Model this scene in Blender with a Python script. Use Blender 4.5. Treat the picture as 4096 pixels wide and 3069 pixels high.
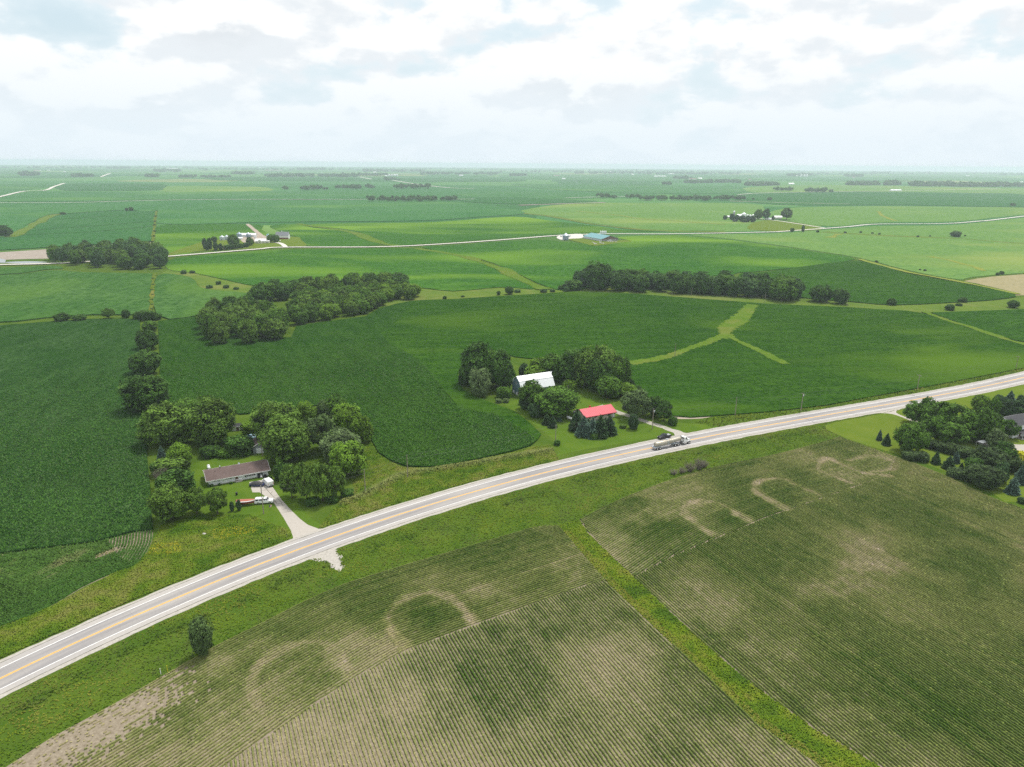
import bpy, math, random
import numpy as np
from mathutils import Vector, Matrix
from mathutils.geometry import tessellate_polygon

sc = bpy.context.scene
for o in list(bpy.data.objects):
    bpy.data.objects.remove(o)
C = sc.collection
R = math.radians
rng = np.random.default_rng(7)
random.seed(7)

# ------------------------------------------------------------------ camera
CAM_H = 105.0
FPX = 2842.0                                   # focal length in photo pixels (4096 wide)
PITCH, ROLL = R(17.18), R(0.44)
FWD = np.array([0, math.cos(PITCH), -math.sin(PITCH)])
_u0 = np.array([0, math.sin(PITCH), math.cos(PITCH)])
_r0 = np.array([1.0, 0, 0])
RIGHT = _r0 * math.cos(ROLL) + _u0 * math.sin(ROLL)
UP = -_r0 * math.sin(ROLL) + _u0 * math.cos(ROLL)
cam = bpy.data.cameras.new('camera')
cam.sensor_fit = 'HORIZONTAL'
cam.sensor_width = 36.0
cam.lens = 36.0 * FPX / 4096.0
cam.clip_start = 0.5
cam.clip_end = 60000
camo = bpy.data.objects.new('camera', cam)
C.objects.link(camo)
camo.matrix_world = Matrix(((RIGHT[0], UP[0], -FWD[0], 0), (RIGHT[1], UP[1], -FWD[1], 0),
                            (RIGHT[2], UP[2], -FWD[2], CAM_H), (0, 0, 0, 1)))
sc.camera = camo

# ------------------------------------------------------------------ world: hazy bright sky with cumulus
SUN_EL, SUN_AZ = R(64), R(35)                  # azimuth clockwise from +Y (ahead, to the right)
w = bpy.data.worlds.new('World')
sc.world = w
w.use_nodes = True
nt = w.node_tree
nt.nodes.clear()
N, L = nt.nodes.new, nt.links.new


def wmath(op, a, b=None, clamp=False):
    n = N('ShaderNodeMath')
    n.operation = op
    n.use_clamp = clamp
    for i, v in enumerate((a, b)):
        if v is None:
            continue
        if isinstance(v, (int, float)):
            n.inputs[i].default_value = v
        else:
            L(v, n.inputs[i])
    return n.outputs[0]


def wmap(v, a, b, c=0.0, d=1.0, smooth=True):
    n = N('ShaderNodeMapRange')
    n.interpolation_type = 'SMOOTHSTEP' if smooth else 'LINEAR'
    L(v, n.inputs[0])
    for i, k in enumerate((a, b, c, d)):
        n.inputs[i + 1].default_value = k
    return n.outputs[0]


def wmix(f, a, b):
    n = N('ShaderNodeMix')
    n.data_type = 'RGBA'
    if isinstance(f, (int, float)):
        n.inputs[0].default_value = f
    else:
        L(f, n.inputs[0])
    for i, v in ((6, a), (7, b)):
        if isinstance(v, tuple):
            n.inputs[i].default_value = (*v, 1)
        else:
            L(v, n.inputs[i])
    return n.outputs[2]


sky = N('ShaderNodeTexSky')
sky.sky_type = 'NISHITA'
sky.sun_disc = False
sky.sun_elevation = SUN_EL
sky.sun_rotation = SUN_AZ
sky.air_density = 1.2
sky.dust_density = 3.0
sky.ozone_density = 1.0
tc = N('ShaderNodeTexCoord')
sep = N('ShaderNodeSeparateXYZ')
L(tc.outputs['Generated'], sep.inputs[0])


def cloud_noise(scale, off, detail, rough, zs=2.6, dz=0.0, dist=0.35):
    m = N('ShaderNodeMapping')
    L(tc.outputs['Generated'], m.inputs[0])
    m.inputs['Scale'].default_value = (1, 1, zs)
    m.inputs['Location'].default_value = (off[0], off[1], off[2] + dz)
    n = N('ShaderNodeTexNoise')
    n.inputs['Scale'].default_value = scale
    n.inputs['Detail'].default_value = detail
    n.inputs['Roughness'].default_value = rough
    n.inputs['Distortion'].default_value = dist
    L(m.outputs[0], n.inputs['Vector'])
    return n.outputs['Fac']


OFF = (3.1, 1.7, 0.4)
big = cloud_noise(3.4, OFF, 4, 0.5, zs=2.8, dist=0.2)
puff = cloud_noise(11.0, (8.2, 4.1, 2.0), 12, 0.55, zs=2.1, dist=0.1)
puff_up = cloud_noise(11.0, (8.2, 4.1, 2.0), 12, 0.55, zs=2.1, dz=0.05, dist=0.1)
big_up = cloud_noise(3.4, OFF, 4, 0.5, zs=2.8, dz=0.07, dist=0.2)
dens = wmath('ADD', wmath('MULTIPLY', big, 0.58), wmath('MULTIPLY', puff, 0.42))
dens_up = wmath('ADD', wmath('MULTIPLY', big_up, 0.58), wmath('MULTIPLY', puff_up, 0.42))
cover = wmap(dens, 0.425, 0.485)
thin = wmap(dens, 0.34, 0.52, 0.15, 0.75)                  # veil of thin cloud around the cumulus
relief = wmath('SUBTRACT', dens, dens_up)                 # positive: lit top side, negative: base
lit = wmap(relief, -0.06, 0.035)
thick = wmap(dens, 0.50, 0.62)
cloud = wmix(lit, (8.9, 9.4, 9.8), (10.9, 11.0, 11.0))
cloud = wmix(wmath('MULTIPLY', thick, wmap(lit, 0.0, 0.8, 0.6, 0.0)), cloud, (7.9, 8.4, 8.8))
blue = wmix(0.7, sky.outputs[0], (7.9, 9.9, 10.9))       # hazy summer air between the clouds
skyc = wmix(thin, blue, (9.6, 10.4, 10.8))
skyc = wmix(wmath('MULTIPLY', cover, 0.95), skyc, cloud)
hz = wmap(sep.outputs[2], 0.01, 0.15, 0.85, 0.0)          # haze on the horizon
skyc = wmix(hz, skyc, (8.5, 9.6, 10.3))
sunv = N('ShaderNodeVectorMath')
sunv.operation = 'DOT_PRODUCT'
L(tc.outputs['Generated'], sunv.inputs[0])
sunv.inputs[1].default_value = (math.sin(SUN_AZ) * math.cos(SUN_EL), math.cos(SUN_AZ) * math.cos(SUN_EL), math.sin(SUN_EL))
glow = wmap(sunv.outputs['Value'], 0.55, 1.0, 0.0, 0.6)
skyc = wmix(glow, skyc, (12.5, 12.4, 12.2))
bg = N('ShaderNodeBackground')
L(skyc, bg.inputs[0])
bg.inputs[1].default_value = 0.088
out = N('ShaderNodeOutputWorld')
L(bg.outputs[0], out.inputs[0])

sun = bpy.data.lights.new('sun', 'SUN')
sun.energy = 3.3
sun.angle = R(9)
sun.color = (1.0, 0.95, 0.87)
suno = bpy.data.objects.new('sun', sun)
C.objects.link(suno)
suno.rotation_euler = (R(90) - SUN_EL, 0, math.pi - SUN_AZ)
suno.location = (0, 0, 400)

sc.view_settings.view_transform = 'Standard'
sc.view_settings.look = 'None'
sc.view_settings.gamma = 1.0
sc.view_settings.use_curve_mapping = False
sc.view_settings.exposure = 0.12
sc.cycles.max_bounces = 6
sc.cycles.diffuse_bounces = 2
sc.cycles.glossy_bounces = 2
sc.cycles.transmission_bounces = 3
sc.cycles.volume_bounces = 1
sc.cycles.use_light_tree = False
sc.cycles.transparent_max_bounces = 6
sc.cycles.use_denoising = False
sc.cycles.denoiser = 'OPENIMAGEDENOISE'
sc.cycles.denoising_input_passes = 'RGB_ALBEDO_NORMAL'


# ------------------------------------------------------------------ site survey: photo pixel -> ground metres
def gp(x, y, z=0.0):
    d = FWD * FPX + RIGHT * (x - 2048) - UP * (y - 1534.5)
    t = (z - CAM_H) / d[2]
    return np.array([d[0] * t, d[1] * t, z])


def zat(x, y, p):
    """height at which the sight line (x, y) passes over ground point p"""
    d = FWD * FPX + RIGHT * (x - 2048) - UP * (y - 1534.5)
    return CAM_H + d[2] / math.hypot(d[0], d[1]) * math.hypot(p[0], p[1])


def mpp(p):
    """metres per photo pixel at ground point p"""
    v = np.array([p[0], p[1], -CAM_H])
    return (v @ FWD) / FPX


def G(pts, z=0.0):
    return np.array([gp(a, b, z)[:2] for a, b in pts])


def smooth(P, n=6, closed=True):
    P = np.asarray(P, float)
    k = len(P)
    res = []
    rngi = range(k) if closed else range(k - 1)
    for i in rngi:
        if closed:
            p0, p1, p2, p3 = P[i - 1], P[i], P[(i + 1) % k], P[(i + 2) % k]
        else:
            p0, p1, p2, p3 = P[max(i - 1, 0)], P[i], P[i + 1], P[min(i + 2, k - 1)]
        for j in range(n):
            t = j / n
            res.append(0.5 * (2 * p1 + (p2 - p0) * t + (2 * p0 - 5 * p1 + 4 * p2 - p3) * t * t + (3 * p1 - p0 - 3 * p2 + p3) * t ** 3))
    if not closed:
        res.append(P[-1])
    return np.array(res)


def resample(P, step):
    P = np.asarray(P, float)
    d = np.r_[0, np.cumsum(np.linalg.norm(np.diff(P, axis=0), axis=1))]
    n = max(2, int(d[-1] / step) + 1)
    s = np.linspace(0, d[-1], n)
    return np.stack([np.interp(s, d, P[:, 0]), np.interp(s, d, P[:, 1])], 1), s


def inside(P, poly):
    x, y = P[:, 0], P[:, 1]
    r = np.zeros(len(P), bool)
    k = len(poly)
    for i in range(k):
        x0, y0 = poly[i - 1]
        x1, y1 = poly[i]
        if y0 == y1:
            continue
        c = ((y0 > y) != (y1 > y)) & (x < (x1 - x0) * (y - y0) / (y1 - y0) + x0)
        r ^= c
    return r


def dist_poly(P, line, chunk=20000):
    """distance from points to polyline"""
    res = np.full(len(P), 1e9)
    for i in range(len(line) - 1):
        a, b = line[i], line[i + 1]
        ab = b - a
        t = np.clip(((P - a) @ ab) / max(ab @ ab, 1e-9), 0, 1)
        q = a + t[:, None] * ab
        res = np.minimum(res, np.hypot(P[:, 0] - q[:, 0], P[:, 1] - q[:, 1]))
    return res


def vnoise(P, scale, seed=0):
    """cheap value noise on the ground plane, 0..1"""
    r = np.random.default_rng(seed + 100)
    T = r.random((64, 64))
    q = P / scale + seed * 3.7
    i = np.floor(q).astype(int)
    f = q - i
    f = f * f * (3 - 2 * f)
    a = T[i[:, 0] % 64, i[:, 1] % 64]
    b = T[(i[:, 0] + 1) % 64, i[:, 1] % 64]
    c = T[i[:, 0] % 64, (i[:, 1] + 1) % 64]
    d = T[(i[:, 0] + 1) % 64, (i[:, 1] + 1) % 64]
    return (a * (1 - f[:, 0]) + b * f[:, 0]) * (1 - f[:, 1]) + (c * (1 - f[:, 0]) + d * f[:, 0]) * f[:, 1]


def fbm(P, scale, seed=0):
    return (vnoise(P, scale, seed) + 0.5 * vnoise(P, scale / 2.1, seed + 1) + 0.25 * vnoise(P, scale / 4.3, seed + 2)) / 1.75


# ------------------------------------------------------------------ materials
MATS = {}


class NB:
    def __init__(self, name):
        self.m = bpy.data.materials.new(name)
        self.m.use_nodes = True
        self.t = self.m.node_tree
        self.b = self.t.nodes['Principled BSDF']
        self.b.inputs['Specular IOR Level'].default_value = 0.25
        self.out = self.t.nodes['Material Output']
        MATS[name] = self.m

    def n(self, kind):
        return self.t.nodes.new(kind)

    def l(self, a, b):
        self.t.links.new(a, b)

    def set(self, sock, v):
        if isinstance(v, (int, float)):
            sock.default_value = v
        elif isinstance(v, tuple):
            sock.default_value = (*v, 1) if len(v) == 3 and sock.type == 'RGBA' else v
        else:
            self.l(v, sock)

    def pos(self, rot=0.0, scale=(1, 1, 1), obj=False):
        if obj:
            g = self.n('ShaderNodeTexCoord').outputs['Object']
        else:
            g = self.n('ShaderNodeNewGeometry').outputs['Position']
        m = self.n('ShaderNodeMapping')
        m.vector_type = 'POINT'
        # rotate first, then stretch
        m.inputs['Rotation'].default_value = (0, 0, rot)
        self.l(g, m.inputs[0])
        m2 = self.n('ShaderNodeMapping')
        m2.inputs['Scale'].default_value = scale
        self.l(m.outputs[0], m2.inputs[0])
        return m2.outputs[0]

    def noise(self, vec, scale, detail=3, rough=0.55, dist=0.0):
        n = self.n('ShaderNodeTexNoise')
        n.inputs['Scale'].default_value = scale
        n.inputs['Detail'].default_value = detail
        n.inputs['Roughness'].default_value = rough
        n.inputs['Distortion'].default_value = dist
        self.l(vec, n.inputs['Vector'])
        return n.outputs['Fac']

    def map(self, v, a, b, c=0.0, d=1.0):
        n = self.n('ShaderNodeMapRange')
        self.l(v, n.inputs[0])
        for i, k in enumerate((a, b, c, d)):
            n.inputs[i + 1].default_value = k
        return n.outputs[0]

    def math(self, op, a, b=0.0, clamp=False):
        n = self.n('ShaderNodeMath')
        n.operation = op
        n.use_clamp = clamp
        self.set(n.inputs[0], a)
        self.set(n.inputs[1], b)
        return n.outputs[0]

    def mix(self, f, a, b, mode='MIX'):
        n = self.n('ShaderNodeMix')
        n.data_type = 'RGBA'
        n.blend_type = mode
        self.set(n.inputs[0], f)
        self.set(n.inputs[6], a)
        self.set(n.inputs[7], b)
        return n.outputs[2]

    def bump(self, h, strength=0.5, dist=0.1):
        n = self.n('ShaderNodeBump')
        n.inputs['Strength'].default_value = strength
        n.inputs['Distance'].default_value = dist
        self.l(h, n.inputs['Height'])
        self.l(n.outputs[0], self.b.inputs['Normal'])

    def col(self, c, rough=0.8, metal=0.0, spec=None):
        self.set(self.b.inputs['Base Color'], c)
        self.set(self.b.inputs['Roughness'], rough)
        self.b.inputs['Metallic'].default_value = metal
        if spec is not None:
            self.b.inputs['Specular IOR Level'].default_value = spec
        return self.m


def plain(name, c, rough=0.6, metal=0.0, var=0.12, scale=1.5, spec=0.3):
    b = NB(name)
    f = b.noise(b.pos(obj=True), scale, 4, 0.6)
    v = b.map(f, 0.25, 0.75, 1 - var, 1 + var)
    k = b.n('ShaderNodeVectorMath')
    k.operation = 'SCALE'
    k.inputs[0].default_value = c
    b.l(v, k.inputs['Scale'])
    return b.col(k.outputs[0], rough, metal, spec)


def crop_mat(name, dark, mid, light, ang, patch=60.0, row=0.0, speck=0.9, yellow=None, ythr=0.62, streak=5.0, bump=0.3):
    """crop canopy: broad patches stretched along the rows, leafy speckle and row lines"""
    b = NB(name)
    p = b.pos()
    pr = b.pos(rot=-ang, scale=(1.0 / streak, 1, 1))
    a = b.noise(p, 1.0 / patch, 4, 0.55, 0.6)
    s = b.noise(pr, 1.0 / (patch * 0.12), 3, 0.6)
    f = b.noise(p, speck * 0.55, 6, 0.78)
    f2 = b.noise(b.pos(rot=-ang, scale=(0.22, 1, 1)), 0.16, 5, 0.7)
    t = b.math('ADD', b.math('MULTIPLY', a, 0.75), b.math('MULTIPLY', s, 0.25))
    c = b.mix(b.map(t, 0.36, 0.64), mid, light)
    c = b.mix(b.map(f, 0.40, 0.58, 0.9, 0.0), c, dark)
    c = b.mix(b.map(f2, 0.50, 0.66, 0.0, 0.55), c, dark)
    c = b.mix(b.map(f2, 0.46, 0.34, 0.0, 0.45), c, light)
    if yellow:
        y = b.noise(b.pos(rot=-ang, scale=(1 / 2.2, 1, 1)), 1.0 / (patch * 1.5), 3, 0.5, 0.5)
        c = b.mix(b.map(y, ythr - 0.07, ythr + 0.10, 0, 0.8), c, yellow)
    if row:
        wv = b.n('ShaderNodeTexWave')
        wv.inputs['Scale'].default_value = 1.0 / 0.76 / 1.5915 * 2.0 * 0.5
        wv.bands_direction = 'Y'
        wv.inputs['Distortion'].default_value = 0.6
        wv.inputs['Detail'].default_value = 2
        b.l(b.pos(rot=-ang), wv.inputs['Vector'])
        c = b.mix(b.math('MULTIPLY', wv.outputs['Fac'], row), c, dark)
    b.bump(f, bump, 0.4)
    return b.col(c, 1.0, spec=0.0)


def grass_mat(name, c0, c1, c2, patch=9.0, fine=1.6, bump=0.5, dry=None):
    b = NB(name)
    p = b.pos()
    a = b.noise(p, 1.0 / patch, 5, 0.62, 0.4)
    f = b.noise(p, fine, 4, 0.7)
    c = b.mix(b.map(a, 0.35, 0.65), c0, c1)
    c = b.mix(b.map(f, 0.45, 0.66, 0, 0.7), c, c2)
    if dry:
        d = b.noise(p, 1.0 / (patch * 2.6), 4, 0.6, 0.8)
        c = b.mix(b.map(d, 0.52, 0.68, 0, 0.75), c, dry)
    b.bump(f, bump, 0.25)
    return b.col(c, 1.0, spec=0.0)


def leaf_mat(name, trans=0.25, amp=0.45):
    b = NB(name)
    oi = b.n('ShaderNodeObjectInfo')
    at = b.n('ShaderNodeAttribute')
    at.attribute_name = 'tint'
    v = b.map(at.outputs['Fac'], 0, 1, 1 - amp, 1 + amp)
    k = b.n('ShaderNodeVectorMath')
    k.operation = 'SCALE'
    b.l(oi.outputs['Color'], k.inputs[0])
    b.l(v, k.inputs['Scale'])
    yel = b.mix(b.map(at.outputs['Fac'], 0.55, 1.0, 0.0, 0.3), k.outputs[0], (0.14, 0.20, 0.03))
    b.col(yel, 0.7, spec=0.08)
    tr = b.n('ShaderNodeBsdfTranslucent')
    b.l(yel, tr.inputs[0])
    mx = b.n('ShaderNodeMixShader')
    mx.inputs[0].default_value = trans
    b.l(b.b.outputs[0], mx.inputs[1])
    b.l(tr.outputs[0], mx.inputs[2])
    b.l(mx.outputs[0], b.out.inputs[0])
    return b.m


def vcol_mat(name, rough=0.75, trans=0.2, up=0.0):
    """plants whose own colour is stored per clump"""
    b = NB(name)
    at = b.n('ShaderNodeAttribute')
    at.attribute_name = 'plant'
    b.col(at.outputs['Color'], rough, spec=0.04)
    if up:
        va = b.n('ShaderNodeVectorMath')
        va.operation = 'SCALE'
        b.l(b.n('ShaderNodeNewGeometry').outputs['Normal'], va.inputs[0])
        va.inputs['Scale'].default_value = 1 - up
        vb = b.n('ShaderNodeVectorMath')
        vb.operation = 'ADD'
        b.l(va.outputs[0], vb.inputs[0])
        vb.inputs[1].default_value = (0, 0, up)
        vc = b.n('ShaderNodeVectorMath')
        vc.operation = 'NORMALIZE'
        b.l(vb.outputs[0], vc.inputs[0])
        b.l(vc.outputs[0], b.b.inputs['Normal'])
    tr = b.n('ShaderNodeBsdfTranslucent')
    b.l(at.outputs['Color'], tr.inputs[0])
    mx = b.n('ShaderNodeMixShader')
    mx.inputs[0].default_value = trans
    b.l(b.b.outputs[0], mx.inputs[1])
    b.l(tr.outputs[0], mx.inputs[2])
    b.l(mx.outputs[0], b.out.inputs[0])
    return b.m


leaf_mat('leaf', 0.18, 0.7)
leaf_mat('needle', 0.08, 0.35)
vcol_mat('plants', 0.75, 0.2, 0.65)
vcol_mat('row_canopy', 0.8, 0.12, 0.15)
plain('bark', (0.09, 0.07, 0.055), 0.9, var=0.3, scale=4)
plain('dead_wood', (0.17, 0.15, 0.12), 0.9, var=0.2, scale=4)
plain('white_siding', (0.78, 0.79, 0.80), 0.55, var=0.04)
plain('white_paint', (0.80, 0.80, 0.80), 0.45, var=0.03)
plain('white_metal', (0.80, 0.82, 0.84), 0.38, var=0.05, scale=0.6)
plain('cream_siding', (0.68, 0.66, 0.55), 0.6, var=0.05)
plain('grey_siding', (0.24, 0.26, 0.28), 0.7, var=0.1)
plain('blue_grey_siding', (0.10, 0.165, 0.195), 0.75, var=0.16, scale=0.5)
plain('beige_stone', (0.42, 0.38, 0.33), 0.85, var=0.15)
plain('brown_board', (0.16, 0.10, 0.08), 0.8, var=0.2)
plain('red_board', (0.20, 0.06, 0.05), 0.8, var=0.2)
plain('dark_shingle', (0.055, 0.055, 0.062), 0.85, var=0.2)
plain('grey_roof', (0.17, 0.18, 0.20), 0.6, var=0.12)

plain('teal_roof_metal', (0.12, 0.30, 0.32), 0.4, var=0.05, scale=0.3)
plain('galvanised', (0.48, 0.53, 0.58), 0.4, 0.35, var=0.1)
plain('galvanised_dark', (0.27, 0.33, 0.40), 0.45, 0.3, var=0.1)
plain('glass', (0.02, 0.025, 0.03), 0.08, var=0.0, spec=0.6)
plain('tyre', (0.02, 0.02, 0.02), 0.8, var=0.1)
plain('chrome', (0.62, 0.62, 0.62), 0.25, 0.8, var=0.05)
plain('black_paint', (0.012, 0.013, 0.016), 0.22, var=0.05, spec=0.5)
plain('navy_paint', (0.012, 0.022, 0.11), 0.25, var=0.05, spec=0.5)
plain('grey_cover', (0.055, 0.055, 0.06), 0.9, var=0.25, scale=3)
plain('silver_paint', (0.42, 0.44, 0.46), 0.3, 0.3, var=0.04)
plain('dark_metal', (0.06, 0.06, 0.065), 0.55, 0.3, var=0.15)
plain('light_lens', (0.75, 0.72, 0.62), 0.2, var=0.02)
plain('red_lens', (0.4, 0.02, 0.02), 0.3, var=0.02)
plain('tank_white', (0.74, 0.75, 0.76), 0.4, var=0.05)
plain('boat_red', (0.22, 0.045, 0.035), 0.6, var=0.2, scale=2)
plain('boat_cover', (0.38, 0.13, 0.09), 0.85, var=0.15, scale=2)
plain('pole_wood', (0.27, 0.23, 0.19), 0.9, var=0.2, scale=3)
plain('wire', (0.12, 0.12, 0.12), 0.6)
plain('rock', (0.42, 0.40, 0.38), 0.95, var=0.25, scale=2)
plain('line_white', (0.80, 0.80, 0.79), 0.7, var=0.12, scale=0.8)
plain('line_yellow', (0.78, 0.42, 0.05), 0.7, var=0.14, scale=0.8)
plain('plastic_black', (0.015, 0.015, 0.017), 0.6)
plain('plastic_yellow', (0.62, 0.55, 0.03), 0.6)
plain('flag_blue', (0.03, 0.05, 0.2), 0.8)
plain('flag_red', (0.45, 0.04, 0.05), 0.8)
plain('insulation_blue', (0.30, 0.45, 0.55), 0.5, var=0.2)
plain('brick', (0.25, 0.11, 0.08), 0.9, var=0.2, scale=3)


def ridged(name, c, period, rough=0.4, metal=0.0, axis='X'):
    """standing seam metal: fine ribs across the slope"""
    b = NB(name)
    wv = b.n('ShaderNodeTexWave')
    wv.bands_direction = axis
    wv.inputs['Scale'].default_value = 0.3183 * 2 / period * 0.5 * math.pi / math.pi
    b.l(b.pos(obj=True), wv.inputs['Vector'])
    f = b.noise(b.pos(obj=True), 0.5, 4, 0.6)
    k = b.n('ShaderNodeVectorMath')
    k.operation = 'SCALE'
    k.inputs[0].default_value = c
    b.l(b.map(f, 0.3, 0.7, 0.93, 1.05), k.inputs['Scale'])
    b.bump(wv.outputs['Fac'], 0.35, 0.05)
    return b.col(k.outputs[0], rough, metal, 0.4)


ridged('white_roof_metal', (0.83, 0.85, 0.87), 0.6, 0.35)
ridged('red_roof_metal', (0.50, 0.016, 0.045), 0.9, 0.5)


def shingle(name, c, c2):
    b = NB(name)
    p = b.pos(obj=True)
    br = b.n('ShaderNodeTexBrick')
    br.inputs['Scale'].default_value = 1.0
    br.inputs['Brick Width'].default_value = 0.9
    br.inputs['Row Height'].default_value = 0.25
    br.inputs['Mortar Size'].default_value = 0.02
    br.inputs['Color1'].default_value = (*c, 1)
    br.inputs['Color2'].default_value = (*c2, 1)
    br.inputs['Mortar'].default_value = (c[0] * .6, c[1] * .6, c[2] * .6, 1)
    b.l(p, br.inputs['Vector'])
    f = b.noise(p, 0.35, 5, 0.65)
    k = b.n('ShaderNodeVectorMath')
    k.operation = 'SCALE'
    b.l(br.outputs['Color'], k.inputs[0])
    b.l(b.map(f, 0.3, 0.7, 0.86, 1.14), k.inputs['Scale'])
    return b.col(k.outputs[0], 0.9, spec=0.15)


shingle('brown_shingle', (0.125, 0.090, 0.083), (0.150, 0.110, 0.100))


def siding(name, c):
    b = NB(name)
    wv = b.n('ShaderNodeTexWave')
    wv.wave_profile = 'SAW'
    wv.bands_direction = 'Z'
    wv.inputs['Scale'].default_value = 1.4
    b.l(b.pos(obj=True), wv.inputs['Vector'])
    f = b.noise(b.pos(obj=True), 0.8, 4, 0.6)
    k = b.n('ShaderNodeVectorMath')
    k.operation = 'SCALE'
    k.inputs[0].default_value = c
    b.l(b.map(f, 0.3, 0.7, 0.93, 1.04), k.inputs['Scale'])
    b.bump(wv.outputs['Fac'], 0.4, 0.02)
    return b.col(k.outputs[0], 0.6)


siding('lap_siding', (0.77, 0.79, 0.81))


def steel_tank_mat():
    b = NB('dirty_steel')
    p = b.pos(obj=True)
    f = b.noise(p, 1.1, 6, 0.7, 0.5)
    sp = b.n('ShaderNodeSeparateXYZ')
    b.l(b.n('ShaderNodeTexCoord').outputs['Object'], sp.inputs[0])
    c = b.mix(b.map(f, 0.42, 0.66, 0, 0.8), (0.46, 0.43, 0.36), (0.27, 0.23, 0.17))
    return b.col(c, b.map(f, 0.3, 0.7, 0.28, 0.55), 0.45, 0.4)


steel_tank_mat()


def road_mat():
    b = NB('worn_concrete')
    uv = b.n('ShaderNodeUVMap').outputs[0]           # u: metres along, v: metres across
    sp = b.n('ShaderNodeSeparateXYZ')
    b.l(uv, sp.inputs[0])

    def stretched(sx, sy, scale, det=4, dist=0.0):
        m = b.n('ShaderNodeMapping')
        m.inputs['Scale'].default_value = (sx, sy, 1)
        b.l(uv, m.inputs[0])
        return b.noise(m.outputs[0], scale, det, 0.6, dist)
    lane = b.math('ABSOLUTE', sp.outputs[1])
    inl = b.math('MULTIPLY', b.map(lane, 3.55, 3.85, 1, 0), b.map(lane, 0.2, 0.9, 0.35, 1))
    wear = stretched(0.03, 0.5, 1.0, 4)
    track = b.math('MULTIPLY', inl, b.map(wear, 0.35, 0.62, 0.25, 1.0))
    grit = stretched(1, 1, 2.2, 5)
    c = b.mix(b.map(grit, 0.3, 0.7), (0.35, 0.33, 0.31), (0.43, 0.405, 0.38))
    c = b.mix(b.math('MULTIPLY', track, 0.8), c, (0.20, 0.192, 0.20))
    seam = b.math('MODULO', b.math('ADD', sp.outputs[0], 5000.0), 12.0)
    c = b.mix(b.math('MULTIPLY', b.math('LESS_THAN', seam, 0.12), 0.22), c, (0.14, 0.13, 0.13))
    seg = stretched(1 / 36.0, 0.0, 1.0, 0)
    c = b.mix(b.map(seg, 0.56, 0.6, 0, 0.22), c, (0.26, 0.25, 0.26))
    return b.col(c, 0.8, spec=0.2)


road_mat()


def gravel_mat(name, c0, c1, green=0.0):
    b = NB(name)
    p = b.pos()
    f = b.noise(p, 1.3, 6, 0.75)
    a = b.noise(p, 0.12, 4, 0.6)
    c = b.mix(b.map(f, 0.35, 0.65), c0, c1)
    if green:
        c = b.mix(b.map(a, 0.55, 0.68, 0, green), c, (0.12, 0.17, 0.03))
    b.bump(f, 0.4, 0.05)
    return b.col(c, 1.0, spec=0.03)


gravel_mat('gravel', (0.3200, 0.2960, 0.2640), (0.4640, 0.4400, 0.4000))
gravel_mat('gravel_weedy', (0.2880, 0.2720, 0.2240), (0.4480, 0.4240, 0.3760), 0.7)
gravel_mat('concrete', (0.3760, 0.3440, 0.3040), (0.4480, 0.4160, 0.3760))
gravel_mat('limestone_road', (0.5280, 0.5016, 0.4488), (0.6336, 0.6072, 0.5544))
gravel_mat('crack', (0.06, 0.055, 0.045), (0.12, 0.12, 0.07))

gravel_mat('field_soil', (0.17, 0.138, 0.098), (0.31, 0.265, 0.20))
gravel_mat('bare_soil', (0.30, 0.25, 0.20), (0.40, 0.34, 0.28))

grass_mat('rough_grass', (0.0680, 0.1147, 0.0136), (0.1200, 0.1554, 0.0186), (0.0416, 0.0777, 0.0112), 11, 1.3, dry=(0.1920, 0.1739, 0.0465))
grass_mat('verge_grass', (0.0480, 0.1110, 0.0099), (0.0920, 0.1517, 0.0136), (0.0320, 0.0740, 0.0087), 8, 1.5, dry=(0.1240, 0.1406, 0.0217))
grass_mat('lawn', (0.0680, 0.1295, 0.0124), (0.1000, 0.1591, 0.0174), (0.0560, 0.1073, 0.0112), 7, 2.5, 0.25)
grass_mat('lawn_pale', (0.1000, 0.1517, 0.0174), (0.1320, 0.1739, 0.0236), (0.0760, 0.1295, 0.0136), 9, 2.5, 0.25)
grass_mat('waterway_grass', (0.0805, 0.1475, 0.0140), (0.1117, 0.1707, 0.0221), (0.0545, 0.1128, 0.0112), 12, 0.9, dry=(0.1403, 0.1562, 0.0362))
grass_mat('creek_grass', (0.0891, 0.1499, 0.0236), (0.1254, 0.1785, 0.0289), (0.0561, 0.1071, 0.0158), 18, 0.6, dry=(0.1650, 0.1785, 0.0525))
grass_mat('gold_grass', (0.1800, 0.2214, 0.0360), (0.2175, 0.2378, 0.0480), (0.1350, 0.1886, 0.0320), 20, 0.6)
ANG_ROW = R(-65)
crop_mat('corn_left', (0.011, 0.038, 0.007), (0.024, 0.072, 0.012), (0.048, 0.105, 0.028), R(95), 45, 0.35, 0.9)
crop_mat('corn_middle', (0.011, 0.039, 0.005), (0.024, 0.073, 0.009), (0.042, 0.100, 0.014), R(118), 50, 0.35, 0.9)
crop_mat('soy_middle', (0.011, 0.040, 0.004), (0.026, 0.079, 0.007), (0.044, 0.106, 0.010), R(8), 70, 0.15, 0.8, (0.080, 0.150, 0.012), 0.60)
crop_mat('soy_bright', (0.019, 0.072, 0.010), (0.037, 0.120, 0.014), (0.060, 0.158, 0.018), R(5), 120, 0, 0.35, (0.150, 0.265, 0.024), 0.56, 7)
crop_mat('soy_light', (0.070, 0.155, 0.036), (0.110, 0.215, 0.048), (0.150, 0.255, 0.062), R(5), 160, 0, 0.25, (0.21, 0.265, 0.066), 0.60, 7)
crop_mat('corn_far', (0.026, 0.098, 0.028), (0.046, 0.150, 0.042), (0.078, 0.195, 0.058), R(6), 180, 0, 0.25, (0.095, 0.205, 0.042), 0.62, 7)
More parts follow.
